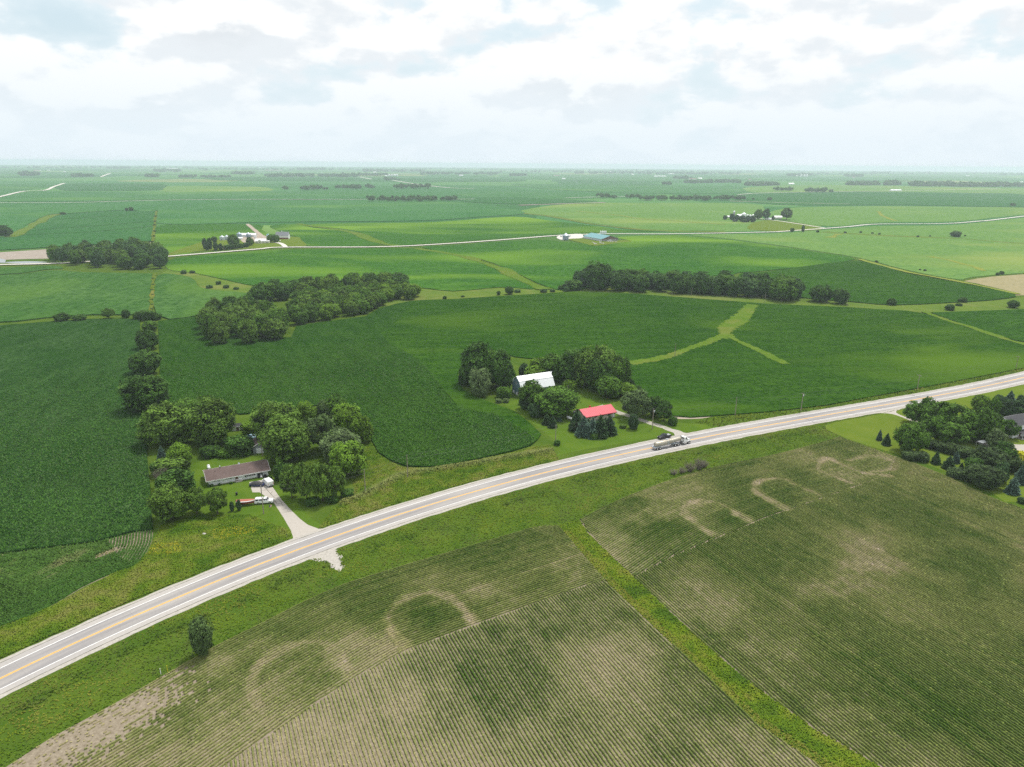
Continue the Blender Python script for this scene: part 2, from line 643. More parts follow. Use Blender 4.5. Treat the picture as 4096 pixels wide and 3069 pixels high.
crop_mat('corn_far_dark', (0.020, 0.080, 0.022), (0.036, 0.126, 0.033), (0.056, 0.156, 0.042), R(4), 200, 0, 0.22, None, 0.6, 7)
crop_mat('corn_mid', (0.024, 0.074, 0.014), (0.046, 0.122, 0.024), (0.078, 0.160, 0.042), R(92), 90, 0, 0.35, (0.105, 0.195, 0.030), 0.6)
crop_mat('soy_dark', (0.012, 0.044, 0.005), (0.026, 0.080, 0.008), (0.040, 0.104, 0.010), R(10), 90, 0, 0.5)
crop_mat('stubble', (0.23, 0.21, 0.11), (0.29, 0.25, 0.14), (0.33, 0.29, 0.17), R(4), 60, 0, 0.4)
crop_mat('tilled', (0.26, 0.22, 0.18), (0.33, 0.28, 0.24), (0.38, 0.34, 0.30), R(4), 60, 0, 0.4)


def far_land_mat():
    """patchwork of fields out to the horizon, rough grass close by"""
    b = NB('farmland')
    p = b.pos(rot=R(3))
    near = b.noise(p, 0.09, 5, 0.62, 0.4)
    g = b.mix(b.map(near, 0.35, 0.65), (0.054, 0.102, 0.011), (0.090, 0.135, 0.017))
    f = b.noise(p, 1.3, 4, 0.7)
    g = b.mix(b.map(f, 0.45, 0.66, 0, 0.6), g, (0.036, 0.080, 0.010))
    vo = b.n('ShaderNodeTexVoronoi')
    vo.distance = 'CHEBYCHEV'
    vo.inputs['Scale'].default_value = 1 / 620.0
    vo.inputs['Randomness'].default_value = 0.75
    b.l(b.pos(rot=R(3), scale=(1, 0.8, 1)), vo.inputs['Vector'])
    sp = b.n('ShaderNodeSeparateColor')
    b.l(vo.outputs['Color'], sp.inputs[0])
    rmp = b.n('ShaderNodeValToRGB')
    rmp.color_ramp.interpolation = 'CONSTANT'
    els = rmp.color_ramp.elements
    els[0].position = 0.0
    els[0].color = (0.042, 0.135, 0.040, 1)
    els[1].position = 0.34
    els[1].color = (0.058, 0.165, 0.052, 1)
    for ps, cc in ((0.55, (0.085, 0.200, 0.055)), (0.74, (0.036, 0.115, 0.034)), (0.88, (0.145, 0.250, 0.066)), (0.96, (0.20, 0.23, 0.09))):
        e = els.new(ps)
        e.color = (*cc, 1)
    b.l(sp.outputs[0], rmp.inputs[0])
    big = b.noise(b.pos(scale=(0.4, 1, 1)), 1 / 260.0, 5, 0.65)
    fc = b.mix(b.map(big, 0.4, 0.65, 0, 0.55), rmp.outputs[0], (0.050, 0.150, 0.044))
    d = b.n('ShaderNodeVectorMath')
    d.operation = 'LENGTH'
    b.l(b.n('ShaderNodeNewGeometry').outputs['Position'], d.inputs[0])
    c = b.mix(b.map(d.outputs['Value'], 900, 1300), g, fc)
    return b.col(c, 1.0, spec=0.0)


far_land_mat()


# ------------------------------------------------------------------ mesh helpers
def link(o, parent=None):
    C.objects.link(o)
    if parent is not None:
        o.parent = parent
    return o


def mesh_np(name, V, F, mat, parent=None, flat=True):
    """V (n,3); F (m,k) array or list of index tuples"""
    me = bpy.data.meshes.new(name)
    V = np.asarray(V, np.float32)
    if isinstance(F, np.ndarray):
        m, k = F.shape
        me.vertices.add(len(V))
        me.vertices.foreach_set('co', V.ravel())
        me.loops.add(m * k)
        me.loops.foreach_set('vertex_index', F.astype(np.int32).ravel())
        me.polygons.add(m)
        me.polygons.foreach_set('loop_start', np.arange(0, m * k, k, dtype=np.int32))
        me.polygons.foreach_set('loop_total', np.full(m, k, np.int32))
        me.update(calc_edges=True)
    else:
        me.from_pydata([tuple(map(float, v)) for v in V], [], [tuple(f) for f in F])
        me.update()
    if mat:
        me.materials.append(MATS[mat])
    if not flat:
        me.polygons.foreach_set('use_smooth', [True] * len(me.polygons))
    return link(bpy.data.objects.new(name, me), parent)


def tag(o, label=None, cat=None, group=None, kind=None):
    if label:
        o['label'] = label
    if cat:
        o['category'] = cat
    if group:
        o['group'] = group
    if kind:
        o['kind'] = kind
    return o


def empty(name, loc, rz=0.0, label=None, cat=None, group=None):
    o = bpy.data.objects.new(name, None)
    o.empty_display_size = 0.5
    link(o)
    o.location = tuple(map(float, loc))
    o.rotation_euler = (0, 0, rz)
    return tag(o, label, cat, group)


class MB:
    """collects boxes, bars, prisms, tubes into one mesh"""

    def __init__(self):
        self.v, self.f = [], []

    def add(self, V, F):
        k = len(self.v)
        self.v += [tuple(map(float, p)) for p in V]
        self.f += [tuple(i + k for i in f) for f in F]
        return self

    def box(self, x0, x1, y0, y1, z0, z1):
        return self.add([(x0, y0, z0), (x1, y0, z0), (x1, y1, z0), (x0, y1, z0), (x0, y0, z1), (x1, y0, z1), (x1, y1, z1), (x0, y1, z1)],
                        [(3, 2, 1, 0), (4, 5, 6, 7), (0, 1, 5, 4), (1, 2, 6, 5), (2, 3, 7, 6), (3, 0, 4, 7)])

    def prism(self, prof, y0, y1, axis='y'):
        """profile (a, z) extruded along y (or x)"""
        n = len(prof)
        if axis == 'y':
            V = [(a, y0, z) for a, z in prof] + [(a, y1, z) for a, z in prof]
        else:
            V = [(y0, a, z) for a, z in prof] + [(y1, a, z) for a, z in prof]
        F = [tuple(range(n)), tuple(range(2 * n - 1, n - 1, -1))] + [(i, i + n, (i + 1) % n + n, (i + 1) % n) for i in range(n)]
        return self.add(V, F)

    def slab(self, q, t):
        """thick quad: 4 corners, thickness downwards along the face normal"""
        q = [Vector(p) for p in q]
        nrm = (q[1] - q[0]).cross(q[3] - q[0]).normalized()
        lo = [p - nrm * t for p in q]
        return self.add([*q, *lo], [(0, 1, 2, 3), (7, 6, 5, 4), (0, 4, 5, 1), (1, 5, 6, 2), (2, 6, 7, 3), (3, 7, 4, 0)])

    def tube(self, pts, rad, n=8, cap=True):
        pts = [Vector(p) for p in pts]
        rs = rad if isinstance(rad, (list, tuple)) else [rad] * len(pts)
        k = len(self.v)
        for i, p in enumerate(pts):
            d = (pts[min(i + 1, len(pts) - 1)] - pts[max(i - 1, 0)]).normalized()
            a = d.orthogonal().normalized() if abs(d.z) < 0.99 else Vector((1, 0, 0))
            if abs(d.z) < 0.99:
                a = d.cross(Vector((0, 0, 1))).normalized()
            b = d.cross(a).normalized()
            for j in range(n):
                t = 2 * math.pi * j / n
                self.v.append(tuple(p + (a * math.cos(t) + b * math.sin(t)) * rs[i]))
        for i in range(len(pts) - 1):
            for j in range(n):
                self.f.append((k + i * n + j, k + i * n + (j + 1) % n, k + (i + 1) * n + (j + 1) % n, k + (i + 1) * n + j))
        if cap:
            self.f.append(tuple(k + j for j in range(n - 1, -1, -1)))
            self.f.append(tuple(k + (len(pts) - 1) * n + j for j in range(n)))
        return self

    def lathe(self, prof, cx=0, cy=0, n=20):
        k = len(self.v)
        for r, z in prof:
            for j in range(n):
                t = 2 * math.pi * j / n
                self.v.append((cx + r * math.cos(t), cy + r * math.sin(t), z))
        for i in range(len(prof) - 1):
            for j in range(n):
                self.f.append((k + i * n + j, k + i * n + (j + 1) % n, k + (i + 1) * n + (j + 1) % n, k + (i + 1) * n + j))
        self.f.append(tuple(k + j for j in range(n - 1, -1, -1)))
        self.f.append(tuple(k + (len(prof) - 1) * n + j for j in range(n)))
        return self

    def build(self, name, mat, parent=None, smooth_=False):
        return mesh_np(name, self.v, self.f, mat, parent, not smooth_)


def box(name, x0, x1, y0, y1, z0, z1, mat, parent):
    return MB().box(x0, x1, y0, y1, z0, z1).build(name, mat, parent)


def copy_tree(o, parent=None):
    c = o.copy()
    C.objects.link(c)
    c.parent = parent
    for ch in o.children:
        copy_tree(ch, c)
    return c


# ------------------------------------------------------------------ ground
def disc_ground():
    radii = [0, 60, 140, 260, 420, 700, 1100, 1800, 3000, 5000, 8000, 13000, 20000]
    n = 96
    V = [(0, 0, 0)]
    for r in radii[1:]:
        for j in range(n):
            t = 2 * math.pi * j / n
            V.append((r * math.cos(t), r * math.sin(t), 0))
    F = [(0, 1 + j, 1 + (j + 1) % n) for j in range(n)]
    for i in range(len(radii) - 2):
        a, b = 1 + i * n, 1 + (i + 1) * n
        F += [(a + j, b + j, b + (j + 1) % n, a + (j + 1) % n) for j in range(n)]
    return tag(mesh_np('ground', V, F, 'farmland'), kind='structure')


disc_ground()


def slab_field(name, P, mat, z, thick=True, kind='structure'):
    """a crop stand: canopy sheet at height z with its edge going down to the ground"""
    P = np.asarray(P)
    n = len(P)
    tris = tessellate_polygon([[Vector((a, b, 0)) for a, b in P]])
    V = [(a, b, z) for a, b in P]
    F = [tuple(t) for t in tris]
    # make triangles face up
    FF = []
    for a, b, c in F:
        ar = (P[b][0] - P[a][0]) * (P[c][1] - P[a][1]) - (P[b][1] - P[a][1]) * (P[c][0] - P[a][0])
        FF.append((a, b, c) if ar > 0 else (a, c, b))
    if thick and z > 0.1:
        V += [(a, b, 0.0) for a, b in P]
        FF += [(i, (i + 1) % n, (i + 1) % n + n, i + n) for i in range(n)]
    return tag(mesh_np(name, V, FF, mat), kind=kind)


def ragged(P, amp, seed=0):
    r = np.random.default_rng(seed)
    return P + r.normal(0, amp, P.shape)


def ribbon(name, line, half0, half1, z, mat, step=3.0, jit=0.0, uv=False, seed=0, wave=0.0):
    """strip along a centre line; half0/half1 metres to the left/right of it"""
    P, s = resample(line, step)
    d = np.gradient(P, axis=0)
    d /= np.linalg.norm(d, axis=1)[:, None]
    nrm = np.stack([-d[:, 1], d[:, 0]], 1)
    r = np.random.default_rng(seed)
    k = len(P)
    kn = max(3, int(s[-1] / max(8.0, 6 * abs(half0))) + 2)
    wob = lambda: np.interp(np.linspace(0, kn - 1, k), np.arange(kn), r.normal(0, 1, kn))
    a = half0 + jit * ((r.random(k) - 0.5) * 2 + wave * wob())
    b = half1 + jit * ((r.random(k) - 0.5) * 2 + wave * wob())
    A = P + nrm * a[:, None] if np.ndim(a) else P + nrm * a
    B = P - nrm * (b[:, None] if np.ndim(b) else b)
    V = np.zeros((2 * k, 3))
    V[:k, :2] = A
    V[k:, :2] = B
    V[:, 2] = z
    i = np.arange(k - 1)
    F = np.stack([i + k, i + k + 1, i + 1, i], 1)
    o = mesh_np(name, V, F, mat)
    if uv:
        l = o.data.uv_layers.new(name='UVMap')
        idx = F.ravel()
        ac = np.concatenate([np.full(k, half0), np.full(k, -half1)]) if not np.ndim(half0) else np.concatenate([a, -b])
        uvs = np.stack([np.concatenate([s, s])[idx], ac[idx]], 1)
        l.data.foreach_set('uv', uvs.astype(np.float32).ravel())
    return tag(o, kind='structure')

# ------------------------------------------------------------------ highway
YEL = G([(0, 2714), (200, 2615), (600, 2440), (1000, 2281), (1376, 2136), (1710, 2021), (2048, 1923), (2335, 1846), (2618, 1789), (2762, 1762),
         (3072, 1706), (3332, 1659), (3628, 1604), (3860, 1557), (4096, 1512)])
_s = np.r_[0, np.cumsum(np.linalg.norm(np.diff(YEL, axis=0), axis=1))]
_px, _py = np.polyfit(_s, YEL[:, 0], 4), np.polyfit(_s, YEL[:, 1], 4)
_t = np.linspace(0, _s[-1], 160)
ROAD = np.stack([np.polyval(_px, _t), np.polyval(_py, _t)], 1)
_d0 = (ROAD[0] - ROAD[6]) / np.linalg.norm(ROAD[0] - ROAD[6])
_d1 = (ROAD[-1] - ROAD[-12]) / np.linalg.norm(ROAD[-1] - ROAD[-12])
ROAD = np.vstack([ROAD[0] + _d0 * np.arange(120, 0, -3)[:, None], ROAD, ROAD[-1] + _d1 * np.arange(3, 900, 6)[:, None]])
ribbon('gravel_shoulder', ROAD, 6.6, 6.8, 0.03, 'gravel', 2.5, 0.22, seed=1)
ribbon('highway', ROAD, 5.7, 5.5, 0.045, 'worn_concrete', 2.0, uv=True)
ribbon('shoulder_crack', ROAD, -5.42, 5.56, 0.052, 'crack', 1.2, 0.05, seed=2)
ribbon('shoulder_crack', ROAD, 5.62, -5.48, 0.052, 'crack', 1.2, 0.05, seed=3)
ribbon('edge_line', ROAD, 3.74, -3.54, 0.056, 'line_white', 2.0)
ribbon('edge_line', ROAD, -3.54, 3.74, 0.056, 'line_white', 2.0)
ribbon('centre_line', ROAD, 0.26, -0.06, 0.056, 'line_yellow', 2.0)
ribbon('centre_line', ROAD, -0.06, 0.26, 0.056, 'line_yellow', 2.0)

# tar seams and a few patched slabs
_sm = MB()
for px, py, wd, lat in ((3225, 1678, 0.5, (-5.4, 3.4)), (3690, 1592, 0.7, (-5.4, 5.4)), (2480, 1816, 0.2, (-3.5, 5.5)), (4000, 1530, 0.6, (-5.4, 5.4)), (3400, 1647, 0.3, (-5.4, 5.4))):
    j_ = int(np.argmin(np.linalg.norm(ROAD - gp(px, py)[:2], axis=1)))
    t_ = ROAD[j_ + 1] - ROAD[j_ - 1]
    t_ /= np.linalg.norm(t_)
    n_ = np.array([-t_[1], t_[0]])
    c0 = ROAD[j_] + n_ * lat[0] - t_ * 0.4
    c1 = ROAD[j_] + n_ * lat[1] + t_ * 0.4
    h_ = t_ * wd / 2
    _sm.add([(*(c0 - h_), 0.0505), (*(c0 + h_), 0.0505), (*(c1 + h_), 0.0505), (*(c1 - h_), 0.0505)], [(0, 1, 2, 3)])
plain('tar', (0.19, 0.185, 0.185), 0.8, var=0.2)
tag(_sm.build('road_seam', 'tar'), kind='structure')

# ------------------------------------------------------------------ foreground soybean fields
A_TOP = [(-250, 3240), (30, 3065), (200, 2954), (461, 2813), (678, 2688), (852, 2590), (1015, 2509), (1232, 2400), (1379, 2337), (1444, 2316), (1640, 2255), (1850, 2194), (2057, 2133), (2160, 2106), (2233, 2103)]
A_RIGHT = [(2266, 2141), (2437, 2340), (2613, 2506), (2807, 2691), (3011, 2886), (3279, 3062), (3700, 3330)]
FIELD_A = np.vstack([G(A_TOP), G(A_RIGHT), G([(2000, 3460), (200, 3460), (-400, 3400)])])
B_LEFT = [(2317, 2080), (2353, 2136), (2455, 2233), (2548, 2321), (2816, 2576), (3020, 2747), (3252, 2914), (3511, 3062), (3950, 3320)]
B_TOP = [(2317, 2080), (2372, 2050), (2511, 1985), (2697, 1915), (2882, 1864), (3072, 1825), (3257, 1778), (3359, 1748)]
B_RIGHT = [(3447, 1781), (3582, 1827), (3767, 1896), (3953, 1985), (4096, 2040), (4400, 2180), (4700, 2320)]
FIELD_B = np.vstack([G(B_TOP), G(B_RIGHT), G([(4800, 3300), (3950, 3320)]), G(B_LEFT[::-1][1:-1])])
slab_field('soybean_field', FIELD_A, 'field_soil', 0.012, False)
slab_field('soybean_field', FIELD_B, 'field_soil', 0.012, False)
HEAD_A = G([(300, 3460), (898, 3062), (1092, 2932), (1389, 2729), (1630, 2599), (2048, 2448), (2205, 2386), (2440, 2315)])
HEAD_B = G([(2520, 2325), (2548, 2303), (2687, 2228), (2909, 2136), (3072, 2068), (3225, 2015), (3489, 1924), (3554, 1903)])
RINGS = [G(p) for p in (
    [(1092, 2960), (1040, 2840), (1000, 2738), (1065, 2636), (1185, 2580), (1296, 2580), (1370, 2654), (1398, 2728)],
    [(1639, 2600), (1565, 2525), (1555, 2460), (1629, 2395), (1740, 2372), (1833, 2414), (1889, 2497)],
    [(2839, 2136), (2774, 2085), (2734, 2046), (2763, 2017), (2824, 2009), (2875, 2017), (2925, 2042), (2998, 2089)],
    [(3142, 2035), (3052, 1991), (3012, 1959), (3027, 1930), (3070, 1919), (3142, 1919), (3179, 1941), (3280, 1984)],
    [(3400, 1934), (3305, 1897), (3269, 1872), (3305, 1840), (3360, 1858), (3440, 1890), (3560, 1905)],
    [(3400, 1845), (3490, 1822), (3575, 1850), (3560, 1880), (3490, 1890)])]
BARE = [(G([(430, 2900)])[0], 15.0, 6.0), (G([(160, 3040)])[0], 12.0, 7.0)]
GOODC = [G([p])[0] for p in ((1300, 2690), (1720, 2470), (720, 2900), (2870, 2070), (3120, 1975), (2640, 2100), (3800, 2850))]
DRYB = [(G([(2010, 2395)])[0], 6), (G([(3270, 1815)])[0], 9), (G([(3620, 2400)])[0], 14), (G([(3860, 2500)])[0], 13), (G([(3480, 2330)])[0], 10), (G([(3080, 2650)])[0], 12), (G([(2760, 2310)])[0], 8)]


def row_points(poly, ang, spacing, along, jit):
    """points on parallel rows within a polygon"""
    c, s = math.cos(ang), math.sin(ang)
    u = poly @ np.array([c, s])
    v = poly @ np.array([-s, c])
    rows = np.arange(math.floor(v.min() / spacing), math.ceil(v.max() / spacing)) * spacing
    us = np.arange(u.min(), u.max(), along)
    U, Vv = np.meshgrid(us, rows)
    U = U + (rng.random(U.shape) - 0.5) * along
    Vv = Vv + (rng.random(U.shape) - 0.5) * 2 * jit
    P = np.stack([U.ravel() * c - Vv.ravel() * s, U.ravel() * s + Vv.ravel() * c], 1)
    return P[inside(P, poly)]


def frustum(P, margin=250, ymax=3400, ymin=0):
    v = np.stack([P[:, 0], P[:, 1], np.full(len(P), -CAM_H)], 1)
    z = v @ FWD
    x = 2048 + FPX * (v @ RIGHT) / z
    y = 1534.5 - FPX * (v @ UP) / z
    return (x > -margin) & (x < 4096 + margin) & (y < ymax) & (y > ymin) & (z > 1)


def clumps(name, P, size, height, tiltlo, tilthi, colour, label, cat, z0=0.0, quads=3, narrow=1.0):
    """leafy clumps as crossed tilted leaves, one mesh"""
    n = len(P)
    size = np.broadcast_to(size, n)
    height = np.broadcast_to(height, n)
    VV, CC = [], []
    for q in range(quads):
        az = rng.random(n) * 2 * math.pi
        tl = tiltlo + rng.random(n) * (tilthi - tiltlo)
        u = np.stack([np.cos(az), np.sin(az), np.zeros(n)], 1)                       # horizontal axis of the leaf
        w_ = np.stack([-np.sin(az) * np.cos(tl), np.cos(az) * np.cos(tl), np.sin(tl)], 1)
        c = np.stack([P[:, 0], P[:, 1], z0 + height * (0.35 + 0.5 * rng.random(n))], 1)
        c[:, :2] += (rng.random((n, 2)) - 0.5) * size[:, None] * 0.5
        a = size * (0.34 + 0.26 * rng.random(n))
        u = u * (a * narrow)[:, None]
        w_ = w_ * a[:, None]
        VV.append(np.stack([c - u - w_, c + u - w_ * 0.9, c + u * 0.8 + w_, c - u * 0.9 + w_ * 1.1], 1))
        CC.append(colour * (0.80 + 0.4 * rng.random((n, 1))))
    V = np.concatenate(VV).reshape(-1, 3)
    V[:, 2] = np.maximum(V[:, 2], z0 + 0.02)
    Cc = np.concatenate(CC)
    F = np.arange(len(V)).reshape(-1, 4)
    o = mesh_np(name, V, F, 'plants')
    at = o.data.attributes.new('plant', 'FLOAT_COLOR', 'FACE')
    at.data.foreach_set('color', np.concatenate([np.clip(Cc, 0, 1), np.ones((len(Cc), 1))], 1).astype(np.float32).ravel())
    return tag(o, label, cat, kind='stuff')


def field_state(P):
    """0 healthy .. 1 stunted, dry; plus bare soil factor"""
    st = 0.55 * fbm(P, 26, 3) + 0.18 * (fbm(P, 6, 9) - 0.5)
    st = np.clip((st - 0.13) * 2.1, 0.10, 0.7) + 0.3 * (vnoise(P, 1.6, 51) - 0.5) * vnoise(P, 9, 52) + 0.05
    for r in RINGS:
        d = dist_poly(P, smooth(r, 5, False)) + (fbm(P, 6, 21) - 0.5) * 3.2
        st = np.maximum(st, np.clip(1.15 - d / 2.6, 0, 1) * np.clip((fbm(P, 5, 77) - 0.1) * 1.9, 0.68, 0.90))
    for g in GOODC:
        d = np.hypot(P[:, 0] - g[0], P[:, 1] - g[1])
        st = st - 0.4 * np.exp(-(d / 6.0) ** 2) * fbm(P, 5, 87)
    for g, r in DRYB:
        d = np.hypot(P[:, 0] - g[0], P[:, 1] - g[1])
        st = st + 0.20 * np.exp(-(d / r) ** 2) * (0.5 + fbm(P, 5, 5))
    bare = np.zeros(len(P))
    for g, rx, ry in BARE:
        q = P - g
        e = np.array([math.cos(R(48)), math.sin(R(48))])
        a, b = q @ e, q @ np.array([-e[1], e[0]])
        bare = np.maximum(bare, np.exp(-((a / rx) ** 2 + (b / ry) ** 2) ** 1.5) * (0.75 + 0.5 * fbm(P, 3, 31)))
    bare = np.clip(bare, 0, 1)
    return np.clip(np.maximum(st, bare * 0.95), 0, 1), bare


SP = 0.78
in_head_A = lambda P: inside(P, np.vstack([HEAD_A, G(A_TOP[::-1]), G([(-400, 3400)])]))
in_head_B = lambda P: inside(P, np.vstack([HEAD_B, G(B_RIGHT[:2])[::-1], G(B_TOP[::-1])]))


def straight_rows(poly, ang, spacing, along):
    c, s = math.cos(ang), math.sin(ang)
    u, v = poly @ np.array([c, s]), poly @ np.array([-s, c])
    rows = np.arange(math.floor(v.min() / spacing), math.ceil(v.max() / spacing)) * spacing
    U, W = np.meshgrid(np.arange(u.min(), u.max(), along), rows)
    return np.stack([U * c - W * s, U * s + W * c], 2)


def contour_rows(line, k0, k1, spacing, along):
    line = smooth(line, 6, False)
    e0, e1 = line[0] - line[5], line[-1] - line[-6]
    line = np.vstack([line[0] + 60 * e0 / np.linalg.norm(e0), line, line[-1] + 60 * e1 / np.linalg.norm(e1)])
    P, s = resample(line, along)
    d = np.gradient(P, axis=0)
    d /= np.linalg.norm(d, axis=1)[:, None]
    nr = np.stack([d[:, 1], -d[:, 0]], 1)
    return np.stack([P + nr * (k + 0.5) * spacing for k in range(k0, k1)])


good = np.array([0.056, 0.100, 0.016])
okc = np.array([0.178, 0.200, 0.062])
dry = np.array([0.32, 0.275, 0.145])


def soy_colour(st):
    t = st[:, None]
    return np.where(t < 0.5, good + (okc - good) * (t / 0.5), okc + (dry - okc) * ((t - 0.5) / 0.5))


def soy_rows(sets, label):
    """leafy hedgerow-like ridges of soybeans, rows of quads with an uneven crest"""
    VV, CC, TOPS, TS = [], [], [], []
    for grid, ok in sets:
        k, m, _ = grid.shape
        P = grid.reshape(-1, 2)
        d = np.gradient(grid, axis=1)
        d /= np.linalg.norm(d, axis=2)[:, :, None]
        nr = np.stack([-d[..., 1], d[..., 0]], 2).reshape(-1, 2)
        okp = ok(P) & frustum(P)
        st, bare = np.ones(len(P)), np.ones(len(P))
        st[okp], bare[okp] = field_state(P[okp])
        # each planter pass grows a little differently: streaks along the rows
        streak = np.repeat(rng.normal(0, 0.055, (k, 1)), m, 1) + 0.12 * (np.stack([np.interp(np.arange(m), np.arange(0, m + 60, 60), rng.random(len(np.arange(0, m + 60, 60)))) for _ in range(k)]) - 0.5)
        st = np.clip(st + streak.ravel(), 0, 1)
        okp &= (rng.random(len(P)) > bare * 0.55) & (rng.random(len(P)) > (st - 0.85) * 0.4)
        hw = (0.255 - 0.12 * st) * (0.75 + 0.5 * rng.random(len(P)))
        ht = (0.50 - 0.30 * st) * (0.75 + 0.5 * rng.random(len(P)))
        cen = P + nr * ((rng.random(len(P)) - 0.5) * 0.10)[:, None]
        z = np.zeros((len(P), 1))
        Lp = np.hstack([cen + nr * hw[:, None], z + 0.02]).reshape(k, m, 3)
        Rp = np.hstack([cen - nr * hw[:, None], z + 0.02]).reshape(k, m, 3)
        Lt = np.hstack([cen + nr * (hw * 0.62)[:, None], (ht * 0.9)[:, None]]).reshape(k, m, 3)
        Rt = np.hstack([cen - nr * (hw * 0.62)[:, None], ht[:, None]]).reshape(k, m, 3)
        seg = (okp.reshape(k, m)[:, :-1] & okp.reshape(k, m)[:, 1:])
        sc_ = soy_colour(st).reshape(k, m, 3)[:, :-1][seg]
        for a, b, br in ((Lp, Lt, 0.85), (Lt, Rt, 1.25), (Rt, Rp, 0.85)):
            q = np.stack([a[:, :-1][seg], a[:, 1:][seg], b[:, 1:][seg], b[:, :-1][seg]], 1)
            VV.append(q.reshape(-1, 3))
            CC.append(sc_ * (0.8 + 0.4 * rng.random((len(sc_), 1))))
        TOPS.append(P[okp])
        TS.append(st[okp])
    V, Cc = np.concatenate(VV), np.concatenate(CC)
    o = mesh_np('soybean_rows', V, np.arange(len(V)).reshape(-1, 4), 'row_canopy')
    at = o.data.attributes.new('plant', 'FLOAT_COLOR', 'FACE')
    at.data.foreach_set('color', np.concatenate([np.clip(Cc, 0, 1), np.ones((len(Cc), 1))], 1).astype(np.float32).ravel())
    tag(o, label, 'soybeans', kind='stuff')
    return np.vstack(TOPS), np.concatenate(TS)


AL = 0.42
for sets, lab, lab2 in (
        ([(straight_rows(FIELD_A, ANG_ROW, SP, AL), lambda P: inside(P, FIELD_A) & ~in_head_A(P)), (contour_rows(G(A_TOP[:-2]), 0, 46, SP, AL), lambda P: inside(P, FIELD_A) & in_head_A(P))],
         'soybean rows in the field with the bare soil corner', 'leaf tufts on the soybean rows of the field with the bare soil corner'),
        ([(straight_rows(FIELD_B, ANG_ROW, SP, AL), lambda P: inside(P, FIELD_B) & ~in_head_B(P)), (contour_rows(G(B_TOP), 0, 60, SP, AL), lambda P: inside(P, FIELD_B) & in_head_B(P))],
         'soybean rows in the field beside the white house lawn', 'leaf tufts on the soybean rows beside the white house lawn')):
    TP, TSt = soy_rows(sets, lab)
    sel = rng.random(len(TP)) < 0.55
    TP, TSt = TP[sel], TSt[sel]
    cc = soy_colour(TSt) * (0.8 + 0.5 * rng.random((len(TP), 1))) + np.array([0.05, 0.055, 0.012]) * (rng.random((len(TP), 1)) < 0.5)
    clumps('soybean_leaves', TP, 0.36 - 0.10 * TSt, 0.58 - 0.3 * TSt, 0.0, 0.8, cc, lab2, 'soybeans', quads=2)

# ------------------------------------------------------------------ fields and meadows beyond the highway
CORN_L = np.vstack([G([(-500, 1310), (0, 1305), (180, 1291), (371, 1278), (560, 1279)]), G([(565, 1400), (553, 1560), (560, 1650), (584, 1700), (589, 1832), (603, 1971), (606, 2050), (612, 2120)]),
                    G([(526, 2131), (390, 2168), (200, 2192), (0, 2216), (-600, 2330)])])
slab_field('corn_field', CORN_L, 'corn_left', 0.60)
YOUNG = np.vstack([G([(-600, 2338), (0, 2220), (200, 2195), (390, 2171), (526, 2134), (600, 2118)]), G([(612, 2128), (608, 2165), (588, 2208), (545, 2262), (444, 2299), (336, 2348), (200, 2428), (60, 2489), (-40, 2523), (-700, 2765)])])
slab_field('young_corn_field', YOUNG, 'field_soil', 0.013, False)
YEDGE = G([(-400, 2655), (-40, 2523), (60, 2489), (200, 2428), (336, 2348), (444, 2299), (545, 2262), (588, 2208), (608, 2165), (612, 2128)])[::-1]
DRY_SAVE, BARE = (RINGS, DRYB, GOODC), [(G([(430, 2215)])[0], 4.0, 1.6)]
RINGS, GOODC, DRYB = [], [], [(G([(300, 2240)])[0], 9), (G([(30, 2290)])[0], 8), (G([(560, 2165)])[0], 5)]
good, okc = np.array([0.040, 0.105, 0.016]), np.array([0.075, 0.145, 0.028])
TP, TSt = soy_rows([(contour_rows(YEDGE, 0, 90, 0.80, 0.5), lambda P: inside(P, YOUNG))], 'curved rows of young corn at the roadside corner of the left field')
clumps('young_corn_leaves', TP, 0.5, 0.75, 0.2, 1.1, soy_colour(TSt) * (0.8 + 0.5 * rng.random((len(TP), 1))), 'leaves of the curved young corn rows at the roadside corner', 'corn', quads=2, narrow=0.5)
CORN_M = np.vstack([G([(632, 1288), (800, 1268), (850, 1285), (1000, 1362), (1165, 1352), (1185, 1308), (1300, 1290), (1464, 1268), (1511, 1240), (1580, 1219), (1640, 1208)]),
                    G([(1600, 1280), (1520, 1335), (1560, 1380), (1640, 1420), (1700, 1470), (1760, 1540), (1800, 1600), (1850, 1640), (1975, 1660), (2048, 1700), (2108, 1735), (2150, 1762)]),
                    G([(2122, 1785), (2048, 1808), (1905, 1841), (1812, 1859), (1719, 1871), (1626, 1868), (1562, 1845), (1515, 1813), (1487, 1767), (1480, 1720), (1440, 1650), (1360, 1610), (1100, 1650), (960, 1660), (880, 1640), (700, 1640), (640, 1600), (640, 1450)])])
slab_field('corn_field', CORN_M, 'corn_middle', 0.60)
SOY_C = np.vstack([G([(1640, 1207), (1687, 1203), (1812, 1199), (2048, 1184), (2308, 1168), (2511, 1176), (2743, 1193), (2952, 1209), (3072, 1218), (3396, 1232), (3628, 1246), (3700, 1258)]),
                   G([(3860, 1310), (4050, 1372), (4150, 1400), (4800, 1560), (4500, 1392)]),
                   G([(4096, 1474), (3721, 1547), (3535, 1580), (3304, 1624), (3072, 1650), (2859, 1666), (2762, 1672), (2688, 1666), (2640, 1640), (2560, 1560), (2500, 1500), (2330, 1440), (2150, 1440), (2060, 1430)]),
                   G([(1960, 1400), (1880, 1430), (1830, 1500), (1850, 1560), (1905, 1592), (1975, 1618), (2060, 1650), (2116, 1694), (2164, 1740), (2150, 1762), (2048, 1720), (1850, 1650), (1760, 1545), (1700, 1475), (1640, 1424), (1560, 1384), (1518, 1337), (1600, 1280)])])
